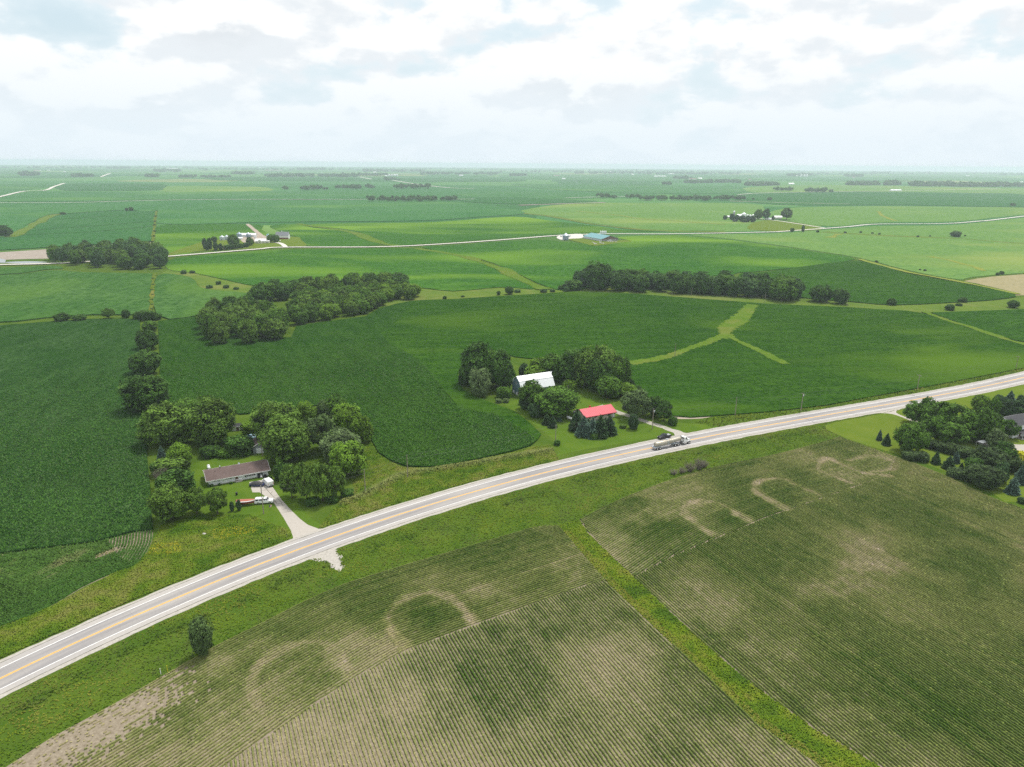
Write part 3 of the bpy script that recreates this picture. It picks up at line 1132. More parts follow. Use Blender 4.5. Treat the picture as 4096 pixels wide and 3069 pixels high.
slab_field('soybean_field', SOY_C, 'soy_middle', 0.55)
slab_field('soybean_field', G([(3724, 1253), (4096, 1240), (4800, 1225), (4800, 1500), (4150, 1375), (4059, 1364), (3860, 1303)]), 'soy_dark', 0.6)

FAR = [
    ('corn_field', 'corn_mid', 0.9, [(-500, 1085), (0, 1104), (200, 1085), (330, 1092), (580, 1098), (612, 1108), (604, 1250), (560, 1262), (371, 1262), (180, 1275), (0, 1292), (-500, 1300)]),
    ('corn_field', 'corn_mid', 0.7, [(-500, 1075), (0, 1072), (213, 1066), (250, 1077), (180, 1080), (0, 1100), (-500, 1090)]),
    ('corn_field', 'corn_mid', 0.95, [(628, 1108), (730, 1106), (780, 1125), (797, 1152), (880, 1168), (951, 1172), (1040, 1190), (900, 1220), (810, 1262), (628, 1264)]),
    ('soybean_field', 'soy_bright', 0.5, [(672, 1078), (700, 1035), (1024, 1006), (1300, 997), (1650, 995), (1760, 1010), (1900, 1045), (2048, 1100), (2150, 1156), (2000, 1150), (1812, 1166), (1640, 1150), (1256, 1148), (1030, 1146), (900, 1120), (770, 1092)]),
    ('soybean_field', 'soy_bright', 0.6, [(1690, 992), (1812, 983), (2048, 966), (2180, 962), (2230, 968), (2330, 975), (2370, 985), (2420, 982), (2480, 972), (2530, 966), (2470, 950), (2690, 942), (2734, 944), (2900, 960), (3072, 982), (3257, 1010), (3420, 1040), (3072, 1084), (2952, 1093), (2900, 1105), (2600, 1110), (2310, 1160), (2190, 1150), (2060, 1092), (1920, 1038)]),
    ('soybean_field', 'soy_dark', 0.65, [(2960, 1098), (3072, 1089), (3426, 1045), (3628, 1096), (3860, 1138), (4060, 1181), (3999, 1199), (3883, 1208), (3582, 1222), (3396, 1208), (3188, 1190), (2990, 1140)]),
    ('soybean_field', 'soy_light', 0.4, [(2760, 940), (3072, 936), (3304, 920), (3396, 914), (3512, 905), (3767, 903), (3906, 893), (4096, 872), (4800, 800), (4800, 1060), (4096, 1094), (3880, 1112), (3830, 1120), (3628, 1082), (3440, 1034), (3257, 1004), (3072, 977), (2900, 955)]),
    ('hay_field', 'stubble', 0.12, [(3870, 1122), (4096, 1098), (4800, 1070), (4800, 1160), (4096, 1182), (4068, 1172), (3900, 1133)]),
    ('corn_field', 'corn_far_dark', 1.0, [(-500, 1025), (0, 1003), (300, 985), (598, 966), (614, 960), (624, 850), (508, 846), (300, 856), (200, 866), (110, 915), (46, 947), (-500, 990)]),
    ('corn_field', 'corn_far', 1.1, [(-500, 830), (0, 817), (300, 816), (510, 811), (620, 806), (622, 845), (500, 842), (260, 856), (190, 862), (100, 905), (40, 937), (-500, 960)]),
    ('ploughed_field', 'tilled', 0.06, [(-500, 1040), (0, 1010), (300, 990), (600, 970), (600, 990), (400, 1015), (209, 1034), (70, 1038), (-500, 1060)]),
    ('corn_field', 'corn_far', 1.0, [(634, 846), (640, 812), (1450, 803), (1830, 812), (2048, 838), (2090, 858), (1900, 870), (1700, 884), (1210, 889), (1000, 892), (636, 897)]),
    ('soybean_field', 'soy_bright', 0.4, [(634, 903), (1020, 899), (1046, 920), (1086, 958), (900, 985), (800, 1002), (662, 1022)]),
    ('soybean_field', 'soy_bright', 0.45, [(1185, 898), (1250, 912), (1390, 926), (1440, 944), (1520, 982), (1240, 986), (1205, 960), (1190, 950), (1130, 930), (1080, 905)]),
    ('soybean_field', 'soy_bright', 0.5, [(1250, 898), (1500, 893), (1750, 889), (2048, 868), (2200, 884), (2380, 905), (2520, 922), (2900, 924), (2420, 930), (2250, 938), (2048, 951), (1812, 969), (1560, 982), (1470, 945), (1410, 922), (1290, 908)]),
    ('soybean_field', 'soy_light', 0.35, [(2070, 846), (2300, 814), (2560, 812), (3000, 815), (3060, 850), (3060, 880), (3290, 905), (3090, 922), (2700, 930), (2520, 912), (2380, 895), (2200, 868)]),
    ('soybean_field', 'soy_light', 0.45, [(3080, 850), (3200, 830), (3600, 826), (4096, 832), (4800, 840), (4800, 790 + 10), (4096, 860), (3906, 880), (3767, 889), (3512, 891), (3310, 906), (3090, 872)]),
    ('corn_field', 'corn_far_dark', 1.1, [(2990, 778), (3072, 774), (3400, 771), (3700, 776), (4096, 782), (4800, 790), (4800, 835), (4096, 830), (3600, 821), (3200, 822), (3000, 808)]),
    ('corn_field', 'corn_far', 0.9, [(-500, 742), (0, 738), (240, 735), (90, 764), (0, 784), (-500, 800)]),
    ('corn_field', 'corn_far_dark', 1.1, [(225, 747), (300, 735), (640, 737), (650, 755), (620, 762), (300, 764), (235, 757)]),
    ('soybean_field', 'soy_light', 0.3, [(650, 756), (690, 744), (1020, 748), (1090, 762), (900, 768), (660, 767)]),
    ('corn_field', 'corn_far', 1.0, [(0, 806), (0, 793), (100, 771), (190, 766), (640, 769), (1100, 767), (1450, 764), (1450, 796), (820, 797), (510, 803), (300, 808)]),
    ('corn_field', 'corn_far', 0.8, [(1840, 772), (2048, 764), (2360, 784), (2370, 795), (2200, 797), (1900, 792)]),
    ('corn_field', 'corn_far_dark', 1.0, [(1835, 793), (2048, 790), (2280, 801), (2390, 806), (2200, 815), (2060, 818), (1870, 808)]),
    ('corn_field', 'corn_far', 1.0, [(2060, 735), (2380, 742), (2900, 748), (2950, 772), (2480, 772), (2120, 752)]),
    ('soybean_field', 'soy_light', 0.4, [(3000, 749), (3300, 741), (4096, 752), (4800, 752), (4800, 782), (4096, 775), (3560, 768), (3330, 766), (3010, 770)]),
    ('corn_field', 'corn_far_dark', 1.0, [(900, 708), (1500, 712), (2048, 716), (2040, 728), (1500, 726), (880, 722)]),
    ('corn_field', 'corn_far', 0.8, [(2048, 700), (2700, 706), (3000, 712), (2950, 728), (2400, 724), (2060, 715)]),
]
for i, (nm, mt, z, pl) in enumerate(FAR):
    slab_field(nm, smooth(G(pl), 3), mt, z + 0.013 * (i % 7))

# grassed waterways, fence strips, creek flats
STRIPS = [
    ('grass_waterway', 'waterway_grass', 11.0, 0.60, [(3010, 1221), (2975, 1262), (2925, 1312), (2878, 1356)]),
    ('grass_waterway', 'waterway_grass', 8.5, 0.62, [(2890, 1345), (2800, 1382), (2700, 1420), (2600, 1442), (2512, 1455)]),
    ('grass_waterway', 'waterway_grass', 6.0, 0.64, [(2905, 1340), (2960, 1372), (3038, 1408), (3090, 1436), (3135, 1460)]),
    ('grass_waterway', 'waterway_grass', 4.5, 0.66, [(3690, 1249), (3760, 1275), (3880, 1312), (4050, 1368), (4200, 1408), (4700, 1530)]),
    ('grass_waterway', 'waterway_grass', 11.0, 0.68, [(1664, 996), (1760, 1010), (1870, 1032), (1960, 1062), (2048, 1098), (2130, 1140), (2180, 1160)]),
    ('grass_waterway', 'waterway_grass', 13.0, 0.62, [(1190, 896), (1270, 908), (1390, 925), (1450, 945), (1530, 975), (1600, 986)]),
    ('grass_waterway', 'gold_grass', 5.5, 0.70, [(3436, 1039), (3628, 1090), (3760, 1114), (3900, 1142), (4068, 1179)]),
    ('grass_waterway', 'gold_grass', 6.0, 0.55, [(3720, 1028), (3800, 1044), (3880, 1066), (3940, 1086)]),
    ('grass_waterway', 'gold_grass', 12.0, 0.56, [(3322, 952), (3335, 945), (3360, 938)]),
    ('grass_waterway', 'creek_grass', 14.0, 1.15, [(40, 952), (90, 930), (140, 900), (195, 868), (235, 860)]),
    ('fence_row', 'rough_grass', 4.0, 1.05, [(626, 846), (618, 905), (612, 968)]),
    ('fence_row', 'rough_grass', 3.0, 1.06, [(616, 1100), (611, 1170), (605, 1250)]),
    ('terrace', 'soy_dark', 4.0, 1.08, [(215, 882), (400, 869), (540, 860)]),
    ('terrace', 'soy_dark', 4.0, 1.09, [(95, 942), (350, 931), (612, 909)]),
    ('terrace', 'soy_dark', 3.5, 1.10, [(150, 922), (380, 906), (612, 888)]),
    ('tilled_strip', 'tilled', 14.0, 1.12, [(2080, 823), (2250, 817), (2420, 812)]),
    ('tilled_strip', 'tilled', 10.0, 1.13, [(2920, 806), (3100, 811), (3400, 818)]),
    ('grass_waterway', 'creek_grass', 18.0, 0.50, [(2048, 850), (2200, 866), (2330, 890), (2430, 905), (2600, 922), (2900, 930)]),
    ('grass_waterway', 'gold_grass', 7.0, 0.52, [(2300, 845), (2470, 862), (2560, 876), (2700, 885), (2900, 900)]),
    ('grass_waterway', 'gold_grass', 9.0, 0.53, [(3515, 847), (3530, 865), (3580, 884)]),
    ('meadow_strip', 'creek_grass', 20.0, 0.44, [(3290, 930), (3500, 942), (3800, 955), (4096, 975), (4600, 1000)]),
]
for i, (nm, mt, wd, z, pl) in enumerate(STRIPS):
    ribbon(nm, smooth(G(pl), 5, False), wd / 2, wd / 2, z + 0.02 * i / 5, mt, 1.2, wd * 0.13, seed=40 + i, wave=1.4)
CREEK = np.vstack([G([(640, 1100), (672, 1078), (770, 1093), (900, 1122), (1030, 1148), (1256, 1150), (1640, 1152), (1812, 1168), (2000, 1153), (2190, 1153), (2310, 1161), (2600, 1120), (2900, 1110), (3000, 1150), (3190, 1192), (3396, 1210), (3582, 1223), (3883, 1210), (4000, 1200), (4096, 1188), (4800, 1140)]),
                   G([(4800, 1215), (4096, 1237), (3721, 1251), (3628, 1245), (3396, 1231), (3072, 1217), (2743, 1192), (2511, 1175), (2308, 1167), (2048, 1183), (1812, 1198), (1687, 1206), (1560, 1225), (1000, 1190), (900, 1166), (800, 1150), (780, 1125), (730, 1106)])])
slab_field('creek_meadow', CREEK, 'creek_grass', 0.03, False)

# gravel roads of the next section line
ribbon('gravel_road', smooth(G([(-600, 1072), (0, 1061), (213, 1056), (430, 1044), (654, 1029), (1024, 999), (1131, 991), (1534, 989), (1812, 975), (2048, 958), (2210, 945), (2308, 941), (2419, 937), (2697, 937), (3072, 930), (3132, 927), (3304, 915), (3396, 908), (3512, 898), (3767, 896), (3906, 887), (4096, 866), (4700, 790)]), 6, False), 3.6, 3.6, 0.75, 'limestone_road', 6, 0.2)
ribbon('gravel_road', smooth(G([(2960, 868), (3081, 881), (3180, 895), (3304, 915)]), 6, False), 2.6, 2.6, 0.76, 'limestone_road', 6, 0.2)
ribbon('gravel_road', smooth(G([(-400, 835), (-100, 806), (0, 788), (93, 767), (181, 762), (215, 748), (257, 734)]), 6, False), 6, 6, 1.2, 'limestone_road', 12, 0.6)
ribbon('gravel_road', smooth(G([(-300, 815), (0, 813), (297, 812), (510, 806), (816, 800), (1144, 799), (1450, 799), (1900, 798)]), 6, False), 4, 4, 1.22, 'limestone_road', 12, 0.6)
ribbon('gravel_road', smooth(G([(404, 708), (440, 694)]), 6, False), 9, 9, 1.25, 'limestone_road', 12, 0.6)
ribbon('gravel_road', smooth(G([(1570, 722), (1650, 735), (1780, 751), (1900, 756)]), 6, False), 6, 6, 1.26, 'limestone_road', 12, 0.6)
ribbon('gravel_road', smooth(G([(1440, 709), (1485, 718)]), 6, False), 7, 7, 1.27, 'limestone_road', 12, 0.6)
ribbon('gravel_road', smooth(G([(2260, 793), (2420, 789), (2550, 787)]), 6, False), 5, 5, 1.28, 'limestone_road', 12, 0.6)
ribbon('gravel_road', smooth(G([(2950, 780), (3072, 773), (3420, 767), (3700, 763), (4000, 756)]), 6, False), 5, 5, 1.29, 'limestone_road', 12, 0.6)
ribbon('farm_track', smooth(G([(990, 898), (1010, 915), (1040, 940), (1060, 955)]), 6, False), 3.2, 3.2, 0.78, 'bare_soil', 5, 0.8)

# ------------------------------------------------------------------ yards, driveways
slab_field('lawn', smooth(G([(735, 1880), (790, 1850), (860, 1835), (960, 1822), (1060, 1808), (1130, 1830), (1190, 1900), (1160, 1960), (1230, 2060), (1290, 2105), (1262, 2118), (1190, 2150), (1165, 2155), (1060, 2200), (1055, 2110), (900, 2068), (800, 2050), (720, 2000)]), 3), 'lawn', 0.016, False)
slab_field('lawn', smooth(G([(2010, 1610), (2080, 1600), (2240, 1560), (2330, 1545), (2440, 1580), (2480, 1640), (2640, 1680), (2760, 1695), (2880, 1705), (2790, 1724), (2700, 1735), (2560, 1762), (2300, 1806), (2190, 1836), (2240, 1810), (2225, 1770), (2170, 1722), (2090, 1665)]), 3), 'lawn', 0.017, False)
slab_field('lawn', smooth(G([(3372, 1748), (3300, 1702), (3480, 1664), (3600, 1640), (3800, 1600), (4096, 1540), (4600, 1450), (4600, 1900), (4096, 2010), (3953, 1962), (3767, 1880), (3600, 1822), (3450, 1775)]), 3), 'lawn_pale', 0.018, False)
slab_field('yard_grass', smooth(G([(660, 1024), (800, 1006), (1020, 996), (1125, 988), (1128, 978), (1080, 960), (880, 958), (790, 975)]), 3), 'lawn_pale', 0.55, True)
slab_field('yard_grass', smooth(G([(1140, 986), (1225, 985), (1205, 962), (1190, 950), (1100, 950), (1110, 972)]), 3), 'lawn_pale', 0.56, True)
slab_field('gravel_yard', smooth(G([(965, 955), (1010, 935), (1060, 945), (1080, 960), (1060, 972), (1010, 970), (975, 972)]), 3), 'bare_soil', 0.64, True)
ribbon('farm_driveway', smooth(G([(1143, 991), (1128, 978), (1105, 972), (1085, 971)]), 5, False), 3, 3, 0.77, 'limestone_road', 4, 0.2)
slab_field('gravel_yard', smooth(G([(2226, 952), (2251, 942), (2323, 938), (2329, 954), (2280, 957), (2251, 962)]), 3), 'limestone_road', 0.78, True)
slab_field('yard_grass', smooth(G([(2270, 958), (2325, 955), (2410, 968), (2490, 962), (2540, 966), (2490, 973), (2420, 981), (2370, 984), (2330, 974)]), 3), 'lawn_pale', 0.60, True)
slab_field('yard_grass', smooth(G([(3028, 888), (3110, 882), (3300, 914), (3160, 926), (3000, 920), (3000, 900)]), 3), 'lawn_pale', 0.50, True)

slab_field('driveway', G([(997, 1929), (1066, 1918), (1092, 1951), (1125, 1998), (1163, 2040), (1200, 2076), (1232, 2100), (1275, 2116), (1330, 2112), (1245, 2172), (1130, 2200), (1163, 2180), (1173, 2150), (1162, 2120), (1135, 2073), (1099, 2017), (1071, 1992), (1038, 1970), (1010, 1970)]), 'concrete', 0.024, False)
ribbon('driveway', smooth(G([(2400, 1622), (2465, 1648), (2525, 1667), (2609, 1695), (2665, 1713), (2730, 1740)]), 5, False), 1.6, 1.6, 0.024, 'gravel_weedy', 2, 0.35)
slab_field('driveway', smooth(G([(2672, 1716), (2700, 1742), (2640, 1775), (2880, 1738), (2790, 1727), (2745, 1733), (2715, 1722)]), 3), 'gravel', 0.026, False)
slab_field('driveway', smooth(G([(3470, 1655), (3520, 1653), (3570, 1657), (3625, 1676), (3670, 1694), (3900, 1770), (4010, 1812), (4120, 1830), (4250, 1780), (4060, 1778), (3900, 1740), (3661, 1678), (3605, 1662), (3585, 1645), (3640, 1622)]), 3), 'concrete', 0.024, False)
slab_field('field_entrance', ragged(smooth(G([(1215, 2230), (1290, 2180), (1368, 2162), (1345, 2200), (1356, 2232), (1372, 2256), (1350, 2284), (1322, 2262), (1290, 2243), (1245, 2240)]), 6), 0.5), 'gravel', 0.026, False)
slab_field('gravel_patch', smooth(G([(1380, 2338), (1440, 2314), (1452, 2322), (1400, 2345)]), 2), 'gravel', 0.02, False)
slab_field('bare_patch', smooth(G([(2680, 1668), (2760, 1664), (2850, 1664), (2800, 1675), (2700, 1676)]), 3), 'bare_soil', 0.02, False)
POND = slab_field('water', smooth(G([(20, 1050), (60, 1047), (130, 1046), (190, 1049), (150, 1053), (60, 1054)]), 3), None, 0.12, False)
_w = NB('pond_water')
_w.col((0.10, 0.13, 0.14), 0.08, spec=0.5)
POND.data.materials.append(MATS['pond_water'])
slab_field('water', smooth(G([(-200, 1020), (0, 1035), (20, 1048), (0, 1052), (-200, 1045)]), 3), 'pond_water', 0.13, False)
# cracks in the ranch driveway slabs
_ck = MB()
for pl in ([(1063, 1952), (1075, 1968), (1082, 1975), (1093, 1987), (1100, 1992)], [(1088, 1993), (1094, 2000), (1104, 2010), (1108, 2014)],
           [(1098, 1985), (1108, 1981), (1116, 1978)], [(1112, 1998), (1122, 2004), (1130, 2022)], [(1082, 1976), (1090, 1966)], [(1055, 1960), (1072, 1957)], [(1110, 2016), (1140, 2010)], [(1135, 2050), (1170, 2045)]):
    P = G(pl)
    d = np.gradient(P, axis=0)
    d /= np.linalg.norm(d, axis=1)[:, None]
    n_ = np.stack([-d[:, 1], d[:, 0]], 1) * 0.07
    k = len(P)
    _ck.add([(*q, 0.031) for q in np.vstack([P + n_, P - n_])], [(i + k, i + k + 1, i + 1, i) for i in range(k - 1)])
tag(_ck.build('driveway_crack', 'crack'), kind='structure')

# ------------------------------------------------------------------ tall grass and near crops as leafy clumps
VERGE_NEAR = np.vstack([resample(ROAD, 4)[0][::-1] + 0, G(A_TOP), G([(2266, 2141), (2317, 2080)]), G(B_TOP), G(B_RIGHT[:1])])


def scatter(poly, n, seed=0):
    r = np.random.default_rng(seed)
    lo, hi = poly.min(0), poly.max(0)
    P = lo + r.random((n, 2)) * (hi - lo)
    P = P[inside(P, poly)]
    return P[frustum(P)]


def grass_colours(P, palette, s1=7.0, seed=0):
    f = fbm(P, s1, seed)
    g_ = fbm(P, s1 * 0.33, seed + 5)
    k = np.clip((0.6 * f + 0.4 * g_ - 0.28) / 0.44, 0, 0.999) * (len(palette) - 1)
    i = k.astype(int)
    t = (k - i)[:, None]
    pal = np.array(palette)
    return pal[i] * (1 - t) + pal[np.minimum(i + 1, len(pal) - 1)] * t


PAL_V = [(0.062, 0.122, 0.010), (0.102, 0.172, 0.011), (0.142, 0.202, 0.014), (0.185, 0.205, 0.030)]
PAL_O = [(0.072, 0.148, 0.011), (0.112, 0.190, 0.014), (0.158, 0.215, 0.024), (0.205, 0.222, 0.050)]
road_l = ROAD[(ROAD[:, 0] > -150) & (ROAD[:, 0] < 330)]


def side(P):
    """signed distance to the highway centre line, positive on the far side"""
    d = dist_poly(P, road_l[::3])
    j = np.argmin(np.abs(P[:, None, 0] - road_l[None, ::3, 0]) + np.abs(P[:, None, 1] - road_l[None, ::3, 1]), axis=1)
    tng = np.gradient(road_l[::3], axis=0)[j]
    q = P - road_l[::3][j]
    return d * np.sign(tng[:, 0] * q[:, 1] - tng[:, 1] * q[:, 0])


band = np.vstack([ribbon_p for ribbon_p in (resample(road_l, 6)[0] + np.array([-14, 16]), (resample(road_l, 6)[0] + np.array([16, -40]))[::-1])])
P = scatter(band, 620000, 1)
sd = side(P)
okn = (sd < -7.3) & ~inside(P, FIELD_A) & ~inside(P, FIELD_B)
ENT = smooth(G([(1225, 2228), (1290, 2180), (1365, 2162), (1343, 2200), (1352, 2232), (1365, 2256), (1348, 2278), (1322, 2257), (1290, 2238), (1250, 2236)]), 3)
LAWN_R = smooth(G([(3372, 1748), (3300, 1702), (3480, 1664), (3600, 1640), (3800, 1600), (4096, 1540), (4600, 1450), (4600, 1900), (4096, 2010), (3953, 1962), (3767, 1880), (3600, 1822), (3450, 1775)]), 3)
okn &= ~inside(P, ENT) & ~inside(P, LAWN_R)
P = P[okn]
sdn = -sd[okn]
cv_ = grass_colours(P, PAL_V, 9, 2)
f9 = fbm(P, 14, 61)
short = np.clip(1 - (sdn - 7.3) / 3.2, 0, 1) * (0.5 + 0.8 * f9)
cv_ = cv_ * (1 - 0.6 * short[:, None]) + np.array([0.175, 0.175, 0.032]) * 0.6 * short[:, None]
fe = np.minimum(dist_poly(P, G(A_TOP)), dist_poly(P, G(B_TOP)))
lush = np.clip(1 - fe / 4.5, 0, 1)
cv_ = cv_ * (1 - 0.7 * lush[:, None]) + np.array([0.072, 0.158, 0.012]) * 0.7 * lush[:, None]
dull = np.clip((fbm(P, 7, 71) - 0.5) * 5, 0, 1)[:, None] * 0.55
cv_ = cv_ * (1 - dull) + np.array([0.105, 0.125, 0.040]) * dull
ditch = np.exp(-((sdn - 12.5 - 5 * (fbm(P, 18, 91) - 0.5)) / 2.0) ** 2) * np.clip((fbm(P, 5, 93) - 0.35) * 4, 0, 1)
cv_ = cv_ * (1 - 0.75 * ditch[:, None]) + np.array([0.045, 0.098, 0.014]) * 0.75 * ditch[:, None]
clumps('roadside_grass', P, 0.36 + 0.12 * ditch, 0.08 + 0.22 * fbm(P, 4, 4) + 0.22 * lush * fbm(P, 2.5, 14) + 0.45 * ditch, 0.15, 0.9, cv_, 'tall green grass on the verge between the highway and the soybean rows', 'grass', quads=2, narrow=0.6)
WATERWAY = np.vstack([G([(2233, 2103)]), G(A_RIGHT), G(B_LEFT[::-1])])
P = scatter(WATERWAY, 120000, 2)
e_ = dist_poly(P, G(A_RIGHT))
cw = grass_colours(P, PAL_V, 6, 8)
edge = (e_ < 2.2)[:, None] * (rng.random((len(P), 1)) < 0.7)
cw = cw * 1.15 * (1 - edge) + np.array([0.20, 0.215, 0.035]) * edge
clumps('waterway_grass', P, 0.36, 0.10 + 0.3 * fbm(P, 3, 33), 0.15, 0.9, cw, 'green grassed waterway running between the two soybean fields', 'grass', quads=2, narrow=0.55)
DRIVE_D = G([(997, 1929), (1066, 1918), (1092, 1951), (1163, 2040), (1232, 2100), (1330, 2112), (1245, 2172), (1130, 2200), (1173, 2150), (1135, 2073), (1071, 1992), (1010, 1970)])
FARV = np.vstack([G([(-300, 2800), (0, 2640), (600, 2400), (1150, 2190)]), G([(1165, 2125), (1000, 2060), (800, 2060), (640, 2110), (591, 2215), (444, 2300), (200, 2430), (-60, 2530), (-600, 2720)])])
P = scatter(FARV, 170000, 3)
sd = side(P)
P = P[(sd > 7.2) & ~inside(P, DRIVE_D) & ~inside(P, CORN_L) & ~inside(P, YOUNG)]
cg = grass_colours(P, PAL_O, 8, 12)
gold = np.zeros(len(P))
for gx, gy, rr in ((930, 2128, 3.2), (895, 2142, 2.0), (965, 2122, 2.4), (650, 2195, 3.2)):
    q = G([(gx, gy)])[0]
    gold = np.maximum(gold, np.hypot((P[:, 0] - q[0]) * 0.6, P[:, 1] - q[1]) < rr * (0.6 + 0.8 * fbm(P, 3, 6)))
gm = ((gold > 0) & (rng.random(len(P)) < 0.22))[:, None]
cg = cg * ~gm + np.array([0.36, 0.33, 0.02]) * gm
clumps('meadow_grass', P, 0.38, 0.12 + 0.3 * fbm(P, 6, 4), 0.15, 0.95, cg, 'olive meadow grass with yellow flowers between corn and highway', 'grass', quads=2, narrow=0.6)
FARV2 = np.vstack([G([(1275, 2114), (1400, 2085), (1720, 1995), (2048, 1900), (2240, 1845)]), G([(2200, 1780), (2122, 1790), (2048, 1812), (1905, 1845), (1719, 1876), (1600, 1868), (1515, 1820), (1480, 1760), (1400, 1900), (1420, 1960), (1330, 2040)])])
P = scatter(FARV2, 110000, 4)
P = P[side(P) > 7.2]
cg = grass_colours(P, PAL_O, 6, 17)
tall = np.clip(1 - dist_poly(P, G([(2215, 1800), (2048, 1826), (1905, 1852), (1719, 1880), (1600, 1900), (1450, 1985), (1360, 2010)])) / 3.2, 0, 1)
cg = cg * (1 - 0.5 * tall[:, None]) + np.array([0.29, 0.29, 0.13]) * 0.5 * tall[:, None]
clumps('weedy_bank', P, 0.42 + 0.3 * tall, 0.15 + 0.7 * tall, 0.2, 1.1, cg, 'weedy grass bank between the middle corn and the highway', 'grass', quads=2, narrow=0.55)
FARV3 = np.vstack([G([(2880, 1718), (3072, 1690), (3332, 1640), (3628, 1586), (3860, 1540), (4200, 1476)]), G([(4200, 1450), (3860, 1520), (3628, 1562), (3304, 1626), (3072, 1652), (2859, 1668), (2780, 1690)])])
P = scatter(FARV3, 30000, 5)
P = P[side(P) > 7.2]
clumps('roadside_grass', P, 0.6, 0.45, 0.5, 1.3, grass_colours(P, PAL_V, 7, 23), 'green grass strip between the wide soybean field and the highway', 'grass', quads=2, narrow=0.55)

# maize plants in the stands nearest the highway
def corn(poly, ang, base, lab, z0, seed, hmin=0):
    P = row_points(poly, ang, 0.80, 0.62, 0.05)
    P = P[frustum(P, 120)]
    r = np.hypot(P[:, 0], P[:, 1])
    keep = rng.random(len(P)) < np.clip((450 - r) / 230, 0, 1)
    P = P[keep]
    v_ = P @ np.array([-math.sin(ang), math.cos(ang)])
    band_ = (np.floor(v_ / 4.7).astype(int) * 7919) % 257 / 257.0
    one_ = (np.floor(v_ / 0.80 + 0.5).astype(int) * 104729) % 211 / 211.0
    f = fbm(P, 22, seed)
    col = np.array(base)[None] * (0.58 + 0.62 * f + 0.18 * band_ + 0.22 * one_)[:, None]
    sheen = np.clip((fbm(P, 34, seed + 3) - 0.5) * 4, 0, 1)
    pale = (rng.random(len(P)) < 0.08 + 0.3 * sheen)[:, None]
    col = col * ~pale + np.array([0.075, 0.135, 0.045]) * pale
    return clumps('corn_plants', P, 0.60, 1.15, 0.2, 1.1, col, lab, 'corn', z0=z0, quads=2, narrow=0.5)


corn(CORN_L, R(93), (0.050, 0.118, 0.019), 'tall corn plants in the field left of the tree row', 0.25, 41)
corn(CORN_M, R(118), (0.048, 0.116, 0.014), 'tall corn plants in the curved middle field behind the highway bank', 0.25, 43)

# ------------------------------------------------------------------ trees
def leaves(centres, normals, size, tint, r):
    n = len(centres)
    nrm = normals + r.normal(0, 0.5, (n, 3))
    nrm /= np.linalg.norm(nrm, axis=1)[:, None]
    a = np.cross(nrm, r.normal(0, 1, (n, 3)))
    a /= np.linalg.norm(a, axis=1)[:, None]
    b = np.cross(nrm, a)
    s = size * (0.7 + 0.6 * r.random(n))
    a, b = a * s[:, None], b * (s * 0.8)[:, None]
    V = np.stack([centres - a - b * 0.6, centres + a * 0.7 - b, centres + a + b * 0.6, centres - a * 0.7 + b], 1).reshape(-1, 3)
    return V


def crown_mesh(name, seed, nl, sub, per, leaf, env=(1, 1, 0.97), zc=1.02, lr=(0.30, 0.46), inner=0.62, flat=1.0, mat='leaf', zmin=0.12):
    r = np.random.default_rng(seed)
    i = np.arange(nl) + 0.5
    ph = np.arccos(1 - 2 * i / nl)
    th = math.pi * (1 + 5 ** 0.5) * i + r.random() * 6
    d = np.stack([np.cos(th) * np.sin(ph), np.sin(th) * np.sin(ph), np.cos(ph)], 1)
    d += r.normal(0, 0.18, d.shape)
    d /= np.linalg.norm(d, axis=1)[:, None]
    lc = d * np.array(env) * (inner + 0.34 * (r.random((nl, 1)) - 0.55))
    rad = lr[0] + (lr[1] - lr[0]) * r.random(nl)
    cs, ns, ti = [], [], []
    for k in range(nl):
        q = r.normal(0, 1, (sub, 3))
        q /= np.linalg.norm(q, axis=1)[:, None]
        q = q + 0.55 * d[k]
        q /= np.linalg.norm(q, axis=1)[:, None]
        c = lc[k] + q * rad[k] * np.array([1, 1, flat]) * (0.82 + 0.28 * r.random((sub, 1)))
        tn = np.clip(r.normal(0.42, 0.13) + r.normal(0, 0.22, sub), 0, 1)
        p = c[:, None, :] + r.normal(0, leaf * 1.45, (sub, per, 3))
        cs.append(p.reshape(-1, 3))
        ns.append(np.repeat(q + np.array([0, 0, 0.6]), per, 0))
        ti.append(np.repeat(tn, per))
    cs, ns, ti = np.vstack(cs), np.vstack(ns), np.concatenate(ti)
    cs[:, 2] += zc
    h = np.hypot(cs[:, 0], cs[:, 1])
    ok = (h < 1.12) & (cs[:, 2] > zmin) & (cs[:, 2] < 2.06)
    cs, ns, ti = cs[ok], ns[ok], ti[ok]
    V = leaves(cs, ns, leaf, ti, r)
    F = np.arange(len(V)).reshape(-1, 4)
    o = mesh_np(name, V, F, mat)
    at = o.data.attributes.new('tint', 'FLOAT', 'FACE')
    at.data.foreach_set('value', ti.astype(np.float32))
    me = o.data
    bpy.data.objects.remove(o)
    return me


